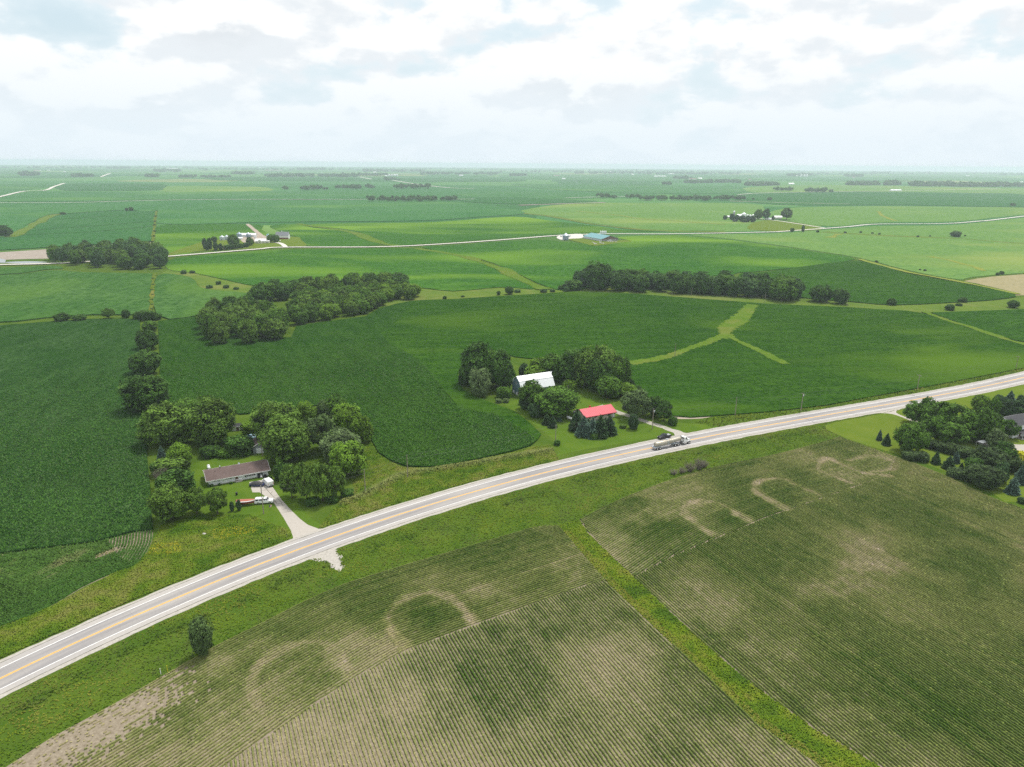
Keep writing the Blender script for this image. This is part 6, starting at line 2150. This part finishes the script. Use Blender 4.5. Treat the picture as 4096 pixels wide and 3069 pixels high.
def greenhouse(parent, x0, x1, xt0, xt1, hb, ht, z0, z1, mat, name='cab'):
    """cab: frustum with glass on all four sides"""
    m = MB()
    B = [(x0, -hb, z0), (x1, -hb, z0), (x1, hb, z0), (x0, hb, z0)]
    Tt = [(xt0, -ht, z1), (xt1, -ht, z1), (xt1, ht, z1), (xt0, ht, z1)]
    m.add(B + Tt, [(4, 5, 6, 7), (0, 1, 5, 4), (1, 2, 6, 5), (2, 3, 7, 6), (3, 0, 4, 7), (3, 2, 1, 0)])
    c = m.build(name, mat, parent)

    def pane(nm, a, b, c2, d, inset=0.1, off=0.012):
        P = [Vector(v) for v in (a, b, c2, d)]
        cen = sum(P, Vector()) / 4
        nrm = (P[1] - P[0]).cross(P[3] - P[0]).normalized()
        if nrm.dot(cen - Vector(((x0 + x1) / 2, 0, (z0 + z1) / 2))) < 0:
            nrm = -nrm
        Q = [cen + (p - cen) * (1 - inset * 1.6) + nrm * off for p in P]
        MB().add(Q, [(0, 1, 2, 3)]).build(nm, 'glass', c)
    pane('windscreen', B[1], B[2], Tt[2], Tt[1])
    pane('rear_window', B[0], B[3], Tt[3], Tt[0])
    for s, ids in ((-1, (0, 1)), (1, (3, 2))):
        b0, b1, t0_, t1_ = Vector(B[ids[0]]), Vector(B[ids[1]]), Vector(Tt[ids[0]]), Vector(Tt[ids[1]])
        for f0, f1 in ((0.02, 0.5), (0.5, 0.98)):
            pane('side_window', b0.lerp(b1, f0), b0.lerp(b1, f1), t0_.lerp(t1_, f1), t0_.lerp(t1_, f0))
    return c


def pickup(p, rz, paint, label, topper=False, crew=True, lit=False):
    e = empty('pickup_truck', p, rz, label, 'pickup')
    Lh = 2.85
    lower_body(e, [(-Lh, 0.45), (Lh, 0.42), (Lh + 0.03, 0.85), (Lh - 0.12, 1.08), (1.25, 1.20), (1.1, 1.22), (-0.6 if crew else 0.1, 1.22), (-Lh, 1.22)], 0.98, paint)
    greenhouse(e, -0.95 if crew else -0.15, 1.45, -0.6 if crew else -0.05, 0.75, 0.90, 0.72, 1.21, 1.85, paint)
    b0 = -1.0 if crew else -0.25
    if topper:
        greenhouse(e, -Lh + 0.05, b0, -Lh + 0.2, b0 - 0.04, 0.93, 0.82, 1.22, 1.83, paint, 'topper')
    else:
        box('bed_floor', -Lh + 0.12, b0 - 0.1, -0.82, 0.82, 1.224, 1.235, 'silver_paint', e)
        box('bed_cover_rail', -Lh + 0.02, b0 - 0.02, -0.95, -0.84, 1.222, 1.29, paint, e)
        box('bed_cover_rail', -Lh + 0.02, b0 - 0.02, 0.84, 0.95, 1.222, 1.29, paint, e)
    for x in (-1.75, 1.85):
        for y in (-0.87, 0.87):
            wheel(e, x, y, 0.40, 0.26, 'chrome' if not lit else 'dark_metal')
    for y in (-0.72, 0.72):
        MB().box(Lh - 0.03, Lh + 0.05, y - 0.17, y + 0.17, 0.78, 0.98).build('headlight', 'light_lens', e)
        MB().box(-Lh - 0.02, -Lh + 0.02, y * 1.22 - 0.08, y * 1.22 + 0.08, 0.8, 1.12).build('taillight', 'red_lens', e)
    box('grille', Lh + 0.01, Lh + 0.06, -0.5, 0.5, 0.62, 0.98, 'dark_metal', e)
    box('bumper', Lh - 0.02, Lh + 0.14, -0.95, 0.95, 0.42, 0.6, 'chrome' if not lit else 'black_paint', e)
    box('bumper', -Lh - 0.15, -Lh - 0.01, -0.9, 0.9, 0.45, 0.62, 'chrome' if not lit else 'black_paint', e)
    return e


jn = int(np.argmin(np.linalg.norm(ROAD - gp(2690, 1793)[:2], axis=1)))
rt = ROAD[jn + 2] - ROAD[jn - 2]
RA = math.atan2(rt[1], rt[0])
rn = np.array([-math.sin(RA), math.cos(RA)])
ZR = 0.058
q = gp(2657, 1753)
pickup((q[0], q[1], ZR), RA + math.pi + R(2), 'black_paint', 'black crew cab pickup driving on the highway beside the tanker', lit=True)
# pull the tanker onto its lane centre
pc_ = ROAD[jn] - rn * 1.85
tr = empty('tanker_truck', (pc_[0], pc_[1], ZR), RA, 'white semi truck pulling a dirty silver tank trailer on the highway', 'truck')
# tractor, front towards +x
box('frame', -0.2, 8.2, -0.45, 0.45, 0.72, 0.98, 'dark_metal', tr)
cabm = MB()
tapered(cabm, [(5.25, 0.95), (6.95, 0.95), (6.95, 1.75), (6.75, 2.15), (6.45, 2.85), (6.2, 3.0), (5.3, 3.0), (5.25, 2.9)], -1.12, [(5.25, 0.95), (6.95, 0.95), (6.95, 1.75), (6.75, 2.15), (6.45, 2.85), (6.2, 3.0), (5.3, 3.0), (5.25, 2.9)], 1.12)
cb = cabm.build('cab', 'white_paint', tr)
hood = MB()
tapered(hood, [(6.9, 0.9), (8.55, 0.75), (8.6, 1.45), (8.45, 1.72), (6.9, 2.05)], -0.78, [(6.9, 0.9), (8.55, 0.75), (8.6, 1.45), (8.45, 1.72), (6.9, 2.05)], 0.78)
hood.build('hood', 'white_paint', tr)
for s in (-1, 1):
    f_ = MB()
    f_.prism([(7.0, 0.75), (7.15, 1.15), (7.5, 1.38), (8.0, 1.38), (8.4, 1.15), (8.6, 0.75), (8.5, 0.75), (8.25, 1.1), (7.9, 1.25), (7.6, 1.25), (7.3, 1.1), (7.15, 0.75)], *sorted((s * 0.76, s * 1.2)))
    f_.build('fender', 'white_paint', tr)
    MB().box(8.35, 8.62, *sorted((s * 0.8, s * 1.1)), 1.0, 1.25).build('headlight', 'light_lens', tr)
    MB().add([(5.95, s * 1.126, 2.0), (6.72, s * 1.126, 2.0), (6.42, s * 1.126, 2.72), (5.95, s * 1.126, 2.72)], [(0, 1, 2, 3) if s < 0 else (3, 2, 1, 0)]).build('side_window', 'glass', cb)
    MB().tube([(5.1, s * 1.0, 1.0), (5.1, s * 1.0, 3.35)], 0.08, 8).build('exhaust_stack', 'chrome', tr)
    MB().tube([(4.75, s * 0.85, 0.78), (6.2, s * 0.85, 0.78)], 0.33, 12).build('fuel_tank', 'chrome', tr)
    MB().box(5.4, 6.6, *sorted((s * 0.95, s * 1.18)), 0.4, 0.92).build('step_box', 'chrome', tr)
    MB().box(6.75, 6.85, *sorted((s * 1.14, s * 1.4)), 1.95, 2.45).build('mirror', 'chrome', tr)
    # rear tandem mudguard
    MB().prism([(0.0, 1.1), (0.3, 1.22), (2.6, 1.22), (3.0, 1.1), (3.0, 1.06), (2.6, 1.17), (0.3, 1.17), (0.0, 1.06)], *sorted((s * 0.75, s * 1.22))).build('mudguard', 'galvanised', tr)
MB().add([(6.965, -0.95, 2.0 - 0.2), (6.965, 0.95, 1.8), (6.60, 0.9, 2.66), (6.60, -0.9, 2.66)], [(0, 1, 2, 3)]).build('windscreen', 'glass', cb)
for y in (-0.75, -0.25, 0.25, 0.75):
    MB().box(5.225, 5.246, y - 0.2, y + 0.2, 2.15, 2.7).build('rear_window', 'glass', cb)
box('grille', 8.57, 8.66, -0.5, 0.5, 0.85, 1.5, 'chrome', tr)
box('bumper', 8.6, 8.85, -1.15, 1.15, 0.42, 0.75, 'chrome', tr)
box('fifth_wheel', 1.0, 2.0, -0.5, 0.5, 0.985, 1.12, 'dark_metal', tr)
for x, yy in ((7.75, 1.0), (2.3, 0.92), (0.95, 0.92)):
    for s in (-1, 1):
        wheel(tr, x, s * yy, 0.52, 0.34 if x > 5 else 0.58)
# tank trailer: belly drops behind the fifth wheel
TK = [(-8.35, 1.95, 0.2), (-8.3, 1.95, 0.62), (-8.1, 1.95, 0.86), (-7.7, 1.95, 0.95), (-4.2, 1.98, 0.97), (-2.6, 2.0, 0.97), (-0.8, 2.12, 0.90), (1.6, 2.30, 0.80), (3.4, 2.38, 0.74), (4.1, 2.40, 0.68), (4.35, 2.40, 0.48), (4.42, 2.40, 0.15)]
tank = MB().tube([(x, 0, z) for x, z, _ in TK], [r for _, _, r in TK], 20).build('tank', 'dirty_steel', tr, True)
for x in (-7.6, -6.7, -5.7, -4.7, -3.7, -2.7, -1.6, -0.5, 0.7, 1.9, 3.0, 3.9):
    z = np.interp(x, [k[0] for k in TK], [k[1] for k in TK])
    r = np.interp(x, [k[0] for k in TK], [k[2] for k in TK])
    MB().tube([(x - 0.05, 0, z), (x + 0.05, 0, z)], r + 0.03, 20).build('ring', 'dirty_steel', tank)
hatch = MB().lathe([(0.32, 2.93), (0.32, 3.15), (0.28, 3.2)], -2.4, 0, 12).build('manhole', 'chrome', tank)
m = MB()
for a in range(8):
    t_ = a * math.pi / 4
    t2_ = t_ + math.pi / 4
    m.tube([(-2.4 + 0.85 * math.cos(t_), 0.65 * math.sin(t_), 3.25), (-2.4 + 0.85 * math.cos(t2_), 0.65 * math.sin(t2_), 3.25)], 0.05, 5)
m.build('hatch_guard', 'galvanised', tank)
m = MB()
for i in range(7):
    m.box(-2.75, -2.1, -1.10, -1.04, 1.3 + i * 0.24, 1.34 + i * 0.24)
m.box(-2.8, -2.74, -1.12, -1.02, 1.1, 2.95).box(-2.1, -2.04, -1.12, -1.02, 1.1, 2.95)
m.build('ladder', 'galvanised', tank)
box('subframe', -8.6, 1.6, -0.5, 0.5, 1.0, 1.14, 'galvanised', tr)
box('rear_bumper', -8.95, -8.75, -1.2, 1.2, 0.55, 0.8, 'chrome', tr)
box('rear_deck', -8.9, -8.3, -1.15, 1.15, 0.9, 1.05, 'galvanised', tr)
for s in (-1, 1):
    MB().prism([(-8.5, 1.05), (-8.2, 1.2), (-5.9, 1.2), (-5.6, 1.05), (-5.6, 1.0), (-5.9, 1.14), (-8.2, 1.14), (-8.5, 1.0)], *sorted((s * 0.72, s * 1.24))).build('mudguard', 'galvanised', tr)
    MB().tube([(-2.0, s * 0.6, 0.05), (-2.0, s * 0.6, 1.05)], 0.07, 6).build('landing_leg', 'galvanised', tr) if False else MB().tube([(-0.2, s * 0.6, 0.35), (-0.2, s * 0.6, 1.05)], 0.07, 6).build('landing_leg', 'galvanised', tr)
    MB().box(-8.97, -8.93, *sorted((s * 0.75, s * 1.05)), 0.86, 1.0).build('taillight', 'red_lens', tr)
    for x in (-7.75, -6.45):
        wheel(tr, x, s * 0.92, 0.52, 0.58)
MB().tube([(-6.0, -0.75, 0.75), (-2.6, -0.75, 0.75)], 0.12, 8).build('hose_tube', 'galvanised', tr)

# ranch vehicles
q = gp(1058, 2012)
pickup((q[0], q[1], 0.02), R(10), 'white_paint', 'white pickup with topper on the ranch lawn behind the boat', topper=True, crew=False)
# white van
q = gp(1072, 1938)
va = R(130)
v = empty('cargo_van', (q[0], q[1], 0.03), va, 'white cargo van parked on the concrete driveway by the house', 'van')
lower_body(v, [(-2.75, 0.4), (2.7, 0.38), (2.78, 0.8), (2.6, 1.05), (1.75, 1.25), (1.0, 2.02), (0.7, 2.12), (-2.6, 2.12), (-2.75, 1.95)], 1.0, 'white_paint')
MB().add([(1.77, -0.82, 1.30), (1.77, 0.82, 1.30), (1.06, 0.74, 1.99), (1.06, -0.74, 1.99)], [(0, 1, 2, 3)]).build('windscreen', 'glass', v)
for s in (-1, 1):
    MB().add([(0.25, s * 1.006, 1.28), (1.45, s * 1.006, 1.28), (0.95, s * 1.006, 1.78), (0.25, s * 1.006, 1.82)], [(0, 1, 2, 3) if s < 0 else (3, 2, 1, 0)]).build('side_window', 'glass', v)
    MB().box(-2.5, 1.0, *sorted((s * 0.62, s * 0.7)), 2.13, 2.22).build('roof_rail', 'white_metal', v)
    MB().box(-2.785, -2.755, *sorted((s * 0.82, s * 0.96)), 0.9, 1.4).build('taillight', 'red_lens', v)
    MB().box(2.6, 2.8, *sorted((s * 0.6, s * 0.9)), 0.75, 0.98).build('headlight', 'light_lens', v)
    for x in (-1.75, 1.85):
        wheel(v, x, s * 0.9, 0.36, 0.24)
box('bumper', -2.9, -2.77, -0.95, 0.95, 0.4, 0.58, 'dark_metal', v)
box('number_plate', -2.79, -2.76, -0.28, 0.28, 0.72, 0.88, 'plastic_black', v)
# covered car
q = gp(1028, 1944)
c_ = empty('covered_car', (q[0], q[1], 0.03), R(4), 'dark blue car under a grey cover on the concrete driveway', 'car')
lower_body(c_, [(-2.35, 0.35), (2.35, 0.33), (2.4, 0.62), (2.2, 0.82), (0.9, 0.92), (-1.5, 0.95), (-2.35, 0.85)], 0.9, 'navy_paint')
cv = MB()
rng2 = np.random.default_rng(3)
prof = [(-2.3, 0.82), (-1.9, 1.02), (-1.35, 1.2), (-0.9, 1.45), (0.0, 1.5), (0.5, 1.42), (1.2, 1.0), (1.9, 0.88), (2.25, 0.72)]
hw = (0.94, 0.95, 0.9, 0.74, 0.7, 0.74, 0.92, 0.94, 0.9)
V = []
for (x, z), h in zip(prof, hw):
    V += [(x, -0.97, min(z, 0.9) - 0.12), (x, -h, z), (x, 0, z + 0.05), (x, h, z), (x, 0.97, min(z, 0.9) - 0.12)]
F = [(i * 5 + j, (i + 1) * 5 + j, (i + 1) * 5 + j + 1, i * 5 + j + 1) for i in range(8) for j in range(4)]
cv.add(V, F)
cv.build('cover', 'grey_cover', c_, True)
for x in (-1.4, 1.45):
    for y in (-0.8, 0.8):
        wheel(c_, x, y, 0.32, 0.2)
# grill and patio things
q = local(rp, ra, 8.4, -6.0)
g_ = empty('barbecue_grill', (q[0], q[1], 0.03), ra, 'black covered barbecue grill beside the ranch garage door', 'grill')
MB().box(-0.6, 0.6, -0.3, 0.3, 0.1, 0.85).build('cabinet', 'plastic_black', g_)
MB().prism([(-0.5, 0.855), (0.5, 0.855), (0.45, 1.1), (0.25, 1.2), (-0.25, 1.2), (-0.45, 1.1)], -0.28, 0.28).build('lid', 'plastic_black', g_)
for i, x in enumerate((6.4, 7.2)):
    q = local(rp, ra, x, -5.6)
    o = MB().box(-0.25, 0.25, -0.25, 0.25, 0.38, 0.44).box(-0.25, 0.25, 0.2, 0.25, 0.44, 0.95).box(-0.25, -0.2, -0.25, 0.2, 0, 0.38).box(0.2, 0.25, -0.25, 0.2, 0, 0.38).build('patio_chair', 'white_paint' if i else 'dark_metal')
    o.location = (q[0], q[1], 0.02)
    o.rotation_euler = (0, 0, ra)
    tag(o, 'white patio chair at the ranch house entry' if i else 'dark patio chair at the ranch house entry', 'chair')
q = gp(947, 1981)
o = empty('waste_barrel', (q[0], q[1], 0.02), 0, 'black burn barrel standing alone on the ranch front lawn', 'barrel')
MB().lathe([(0.33, 0), (0.35, 0.3), (0.33, 0.32), (0.35, 0.6), (0.33, 0.95)], 0, 0, 14).build('drum', 'plastic_black', o)
MB().lathe([(0.35, 0.951), (0.35, 1.0), (0.1, 1.05)], 0, 0, 14).build('lid', 'dark_metal', o)
# boat on trailer
q = gp(985, 2020)
bt = empty('motor_boat', (q[0], q[1], 0.02), R(7), 'dark red boat with covered deck parked behind the white pickup', 'boat')
ST = [(-2.9, 0.95, 0.55), (-1.5, 1.02, 0.5), (0.2, 1.02, 0.5), (1.6, 0.8, 0.55), (2.5, 0.42, 0.72), (3.0, 0.05, 0.95)]
V, F = [], []
for x, h, kz in ST:
    V += [(x, -h, 1.45 + 0.05 * max(0, x)), (x, -h * 0.8, kz + 0.2), (x, 0, kz), (x, h * 0.8, kz + 0.2), (x, h, 1.45 + 0.05 * max(0, x))]
F = [(i * 5 + j, i * 5 + j + 1, (i + 1) * 5 + j + 1, (i + 1) * 5 + j) for i in range(5) for j in range(4)] + [(4, 3, 2, 1, 0)]
MB().add(V, F).build('hull', 'boat_red', bt)
V = []
for x, h, kz in ST:
    z = 1.47 + 0.05 * max(0, x)
    V += [(x, -h - 0.05, z), (x, -h * 0.85, z + 0.18), (x, 0, z + 0.42 * (1 if x < 1.6 else 0.5)), (x, h * 0.85, z + 0.18), (x, h + 0.05, z)]
F = [(i * 5 + j + 1, i * 5 + j, (i + 1) * 5 + j, (i + 1) * 5 + j + 1) for i in range(5) for j in (1, 2)]
MB().add(V, F).build('deck_cover', 'boat_cover', bt)
F = [(i * 5 + j + 1, i * 5 + j, (i + 1) * 5 + j, (i + 1) * 5 + j + 1) for i in range(5) for j in (0, 3)]
MB().add(V, F).build('gunwale', 'white_paint', bt)
MB().tube([(-2.6, -0.6, 0.42), (2.4, -0.25, 0.42), (3.6, 0, 0.42)], 0.05, 5).tube([(-2.6, 0.6, 0.42), (2.4, 0.25, 0.42)], 0.05, 5).box(-1.2, -1.0, -0.85, 0.85, 0.3, 0.42).build('trailer_frame', 'dark_metal', bt)
for y in (-0.95, 0.95):
    wheel(bt, -1.1, y, 0.32, 0.2)
MB().box(-3.15, -2.92, -0.2, 0.2, 0.7, 1.75).build('outboard_motor', 'plastic_black', bt)


# LPG tanks
def lpg(q, a, label):
    e = empty('gas_tank', (q[0], q[1], 0.02), a, label, 'gas tank')
    MB().tube([(-1.5, 0, 0.95), (-1.45, 0, 0.95), (-1.25, 0, 0.95), (1.25, 0, 0.95), (1.45, 0, 0.95), (1.5, 0, 0.95)], [0.1, 0.38, 0.5, 0.5, 0.38, 0.1], 16).build('tank', 'tank_white', e, True)
    MB().lathe([(0.18, 1.44), (0.18, 1.62), (0.1, 1.66)], 0, 0, 10).build('valve_dome', 'galvanised', e)
    for x in (-0.9, 0.9):
        MB().box(x - 0.1, x + 0.1, -0.35, 0.35, 0, 0.55).build('leg', 'concrete', e)


lpg(gp(836, 1878), R(118), 'white gas tank behind the ranch house roof corner')
lpg(gp(2277, 1680), R(125), 'white gas tank on the lawn beside the spruce clump')
# silver car behind the red roofed house
q = local(qp, qa, -4.2, 7.2)
c_ = empty('parked_car', (q[0], q[1], 0.02), qa + R(10), 'silver car parked behind the red roofed house', 'car')
lower_body(c_, [(-2.2, 0.35), (2.2, 0.33), (2.25, 0.62), (2.0, 0.8), (0.9, 0.9), (-1.6, 0.95), (-2.2, 0.88)], 0.88, 'silver_paint')
greenhouse(c_, -1.75, 1.15, -1.2, 0.35, 0.82, 0.62, 0.93, 1.45, 'silver_paint')
for x in (-1.35, 1.35):
    for y in (-0.78, 0.78):
        wheel(c_, x, y, 0.32, 0.2)
# covered cars under the trees behind the ranch garage
q = gp(1006, 1752)
c_ = empty('parked_car', (q[0], q[1], 0.02), R(150), 'pale blue old car left under the trees behind the grey garage', 'car')
lower_body(c_, [(-2.3, 0.35), (2.3, 0.33), (2.35, 0.66), (2.1, 0.88), (0.9, 0.95), (-1.6, 1.0), (-2.3, 0.95)], 0.9, 'insulation_blue')
greenhouse(c_, -1.6, 1.2, -1.1, 0.5, 0.84, 0.68, 0.98, 1.5, 'insulation_blue')
for x in (-1.4, 1.4):
    for y in (-0.8, 0.8):
        wheel(c_, x, y, 0.32, 0.2)
# white farm van at the far farm
q = fa(1690, 440)
c_ = empty('parked_van', (q[0], q[1], 0.8), R(-30), 'white van parked by the far grey roofed barn', 'van')
lower_body(c_, [(-2.4, 0.4), (2.4, 0.38), (2.45, 0.9), (1.7, 1.2), (1.0, 1.85), (-2.3, 1.9), (-2.4, 1.6)], 0.95, 'white_paint')
MB().add([(1.72, -0.75, 1.25), (1.72, 0.75, 1.25), (1.06, 0.7, 1.82), (1.06, -0.7, 1.82)], [(0, 1, 2, 3)]).build('windscreen', 'glass', c_)
for x in (-1.5, 1.5):
    for y in (-0.85, 0.85):
        wheel(c_, x, y, 0.36, 0.22)


# ------------------------------------------------------------------ utility poles and wires
def pole(x, yb, yt, label, arm=True, trans=False, ang=None):
    p = gp(x, yb)
    H = max(zat(x, yt, p), 6.0)
    e = empty('utility_pole', p, RA if ang is None else ang, label, 'utility pole')
    MB().tube([(0, 0, -0.2), (0, 0, H * 0.5), (0, 0, H)], [0.17, 0.15, 0.12], 8).build('post', 'pole_wood', e)
    if arm:
        a = MB().box(-0.06, 0.06, -1.2, 1.2, H - 0.45, H - 0.32).build('crossarm', 'pole_wood', e)
        for y in (-1.1, -0.4, 1.1):
            MB().lathe([(0.05, H - 0.318), (0.07, H - 0.25), (0.03, H - 0.14)], 0, y, 6).build('insulator', 'galvanised', a)
    else:
        MB().lathe([(0.05, H + 0.001), (0.07, H + 0.08), (0.03, H + 0.2)], 0, 0, 6).build('insulator', 'galvanised', e)
    if trans:
        MB().lathe([(0.02, H - 1.6), (0.24, H - 1.58), (0.24, H - 0.85), (0.05, H - 0.78)], 0.42, 0, 10).build('transformer', 'galvanised', e)
    return (p, H)


PL = [pole(1055, 2056, 1946, 'utility pole at the ranch driveway behind the white pickup', False, False),
      pole(1462, 1972, 1880, 'grey utility pole in the weeds past the driveway pines', False),
      pole(1631, 1911, 1821, 'dark utility pole at the tip of the curved corn', False),
      pole(2222, 1772, 1701, 'utility pole on the lawn corner of the red roofed house', False),
      pole(2609, 1717, 1635, 'utility pole beside the gravel drive with a meter box', False, True),
      pole(2940, 1663, 1590, 'utility pole at the bare soil edge past the gravel drive', False),
      pole(3203, 1648, 1572, 'utility pole with crossarm and transformers beside the highway', True, True),
      pole(3668, 1561, 1498, 'utility pole with crossarm opposite the walnut trees', True),
      pole(4063, 1475, 1424, 'utility pole with crossarm farthest along the highway', True)]
fp = [pole(2699, 1430, 1375, 'thin pole standing in the forked grass waterway', False), pole(2766, 1184, 1152, 'pole before the long dark windbreak', False), pole(3059, 1211, 1172, 'pole at the end tree of the windbreak', False), pole(3387, 1225, 1198, 'pole beside the smaller round tree past the windbreak', False)]
pole(1050, 1826, 1765, 'service pole in front of the grey detached garage', False)
pole(1723, 976, 952, 'pole on the gravel road beside the bright field', False)
pole(897, 1003, 972, 'pole in the roadside hedge of the cream farmhouse', False)
pole(2270, 1592, 1563, 'yard light pole at the end of the white barn roof', False)


def wire(a, b, dz, off, sag=0.7):
    (p, H), (q, K) = a, b
    d = (q - p)[:2]
    d = d / np.linalg.norm(d)
    n_ = np.array([-d[1], d[0]]) * off
    pts = []
    for i in range(13):
        t = i / 12
        pts.append((p[0] + (q[0] - p[0]) * t + n_[0], p[1] + (q[1] - p[1]) * t + n_[1], (H + (K - H) * t) + dz - 4 * sag * t * (1 - t)))
    return MB().tube(pts, 0.022, 4, False)


for i in range(len(PL) - 1):
    if i == 2:
        sg = 1.1
    m = wire(PL[i], PL[i + 1], 0.15, 0.0, 1.0)
    m2 = wire(PL[i], PL[i + 1], -1.3, 0.0, 1.1)
    m.add(m2.v, m2.f)
    o = m.build('power_line', 'wire')
    tag(o, 'thin sagging power lines strung between the highway utility poles', 'power line', 'highway power lines')

# small roadside things
for x, y, mt, lab in ((644, 2700, 'white_paint', 'white plastic marker post at the soybean edge'), (671, 2688, 'plastic_yellow', 'yellow plastic marker post at the soybean edge')):
    q = gp(x, y)
    e = empty('marker_post', q, 0, lab, 'marker post')
    MB().tube([(0, 0, 0), (0, 0, 1.5)], 0.07, 6).build('post', mt, e)
    MB().lathe([(0.08, 1.501), (0.08, 1.62), (0.02, 1.66)], 0, 0, 6).build('cap', mt, e)
for x, y, lab in ((1078, 2168, 'black mailbox on a post by the ranch driveway mouth'), (1148, 2152, 'second black mailbox at the corner of the ranch driveway')):
    q = gp(x, y)
    e = empty('mailbox', q, RA, lab, 'mailbox')
    MB().box(-0.05, 0.05, -0.05, 0.05, 0, 1.05).build('post', 'pole_wood', e)
    MB().prism([(-0.12, 1.052), (0.12, 1.052), (0.12, 1.2), (0.07, 1.28), (-0.07, 1.28), (-0.12, 1.2)], -0.28, 0.28).build('box', 'plastic_black', e)
q = gp(1078, 2040)
e = empty('yard_flag', q, R(60), 'small striped flag on a stake beside the ranch driveway', 'flag')
MB().tube([(0, 0, 0), (0, 0, 1.5)], 0.025, 5).build('stake', 'dark_metal', e)
for i in range(7):
    MB().box(0.03, 1.0 if i < 4 else 1.0, -0.012, 0.012, 0.75 + i * 0.1, 0.85 + i * 0.1).build('stripe', 'flag_red' if i % 2 == 0 else 'white_paint', e)
MB().box(0.03, 0.45, -0.02, 0.02, 1.05, 1.451).build('canton', 'flag_blue', e)
q = gp(816, 2138)
vs = MB().add([(0, 0, 0.5)] + [(math.cos(k * 1.047) * 0.8, math.sin(k * 1.047) * 0.55, 0.12 * (k % 3)) for k in range(6)], [(0, 1 + k, 1 + (k + 1) % 6) for k in range(6)]).build('boulder', 'rock')
vs.location = (q[0], q[1], 0.05)
tag(vs, 'single grey boulder in the meadow grass near the yellow flowers', 'rock')
q = gp(3925, 1788)
o = empty('garden_canopy', (q[0], q[1], 0.02), R(20), 'small white canopy among the dark trees by the white house', 'canopy')
MB().add([(-1.6, -1.2, 2.2), (1.6, -1.2, 2.2), (1.6, 1.2, 2.2), (-1.6, 1.2, 2.2), (-0.4, 0, 2.8), (0.4, 0, 2.8)], [(0, 1, 5, 4), (2, 3, 4, 5), (1, 2, 5), (3, 0, 4)]).build('cover', 'white_paint', o)
for x in (-1.5, 1.5):
    for y in (-1.1, 1.1):
        MB().tube([(x, y, 0), (x, y, 2.2)], 0.04, 5).build('pole', 'white_metal', o)

# ------------------------------------------------------------------ haze: real air over the plain
hb = MB().box(-23000, 23000, -2000, 23000, -1.0, CAM_H + 8).build('haze', None)
tag(hb, kind='stuff')
hm = bpy.data.materials.new('haze')
hm.use_nodes = True
for n_ in list(hm.node_tree.nodes):
    hm.node_tree.nodes.remove(n_)
ho = hm.node_tree.nodes.new('ShaderNodeOutputMaterial')
hv = hm.node_tree.nodes.new('ShaderNodeVolumePrincipled')
hv.inputs['Color'].default_value = (0.78, 0.885, 1.0, 1)
hv.inputs['Density'].default_value = 0.000098
hv.inputs['Anisotropy'].default_value = 0.2
hm.node_tree.links.new(hv.outputs[0], ho.inputs['Volume'])
hb.data.materials.append(hm)
hb.display_type = 'WIRE'
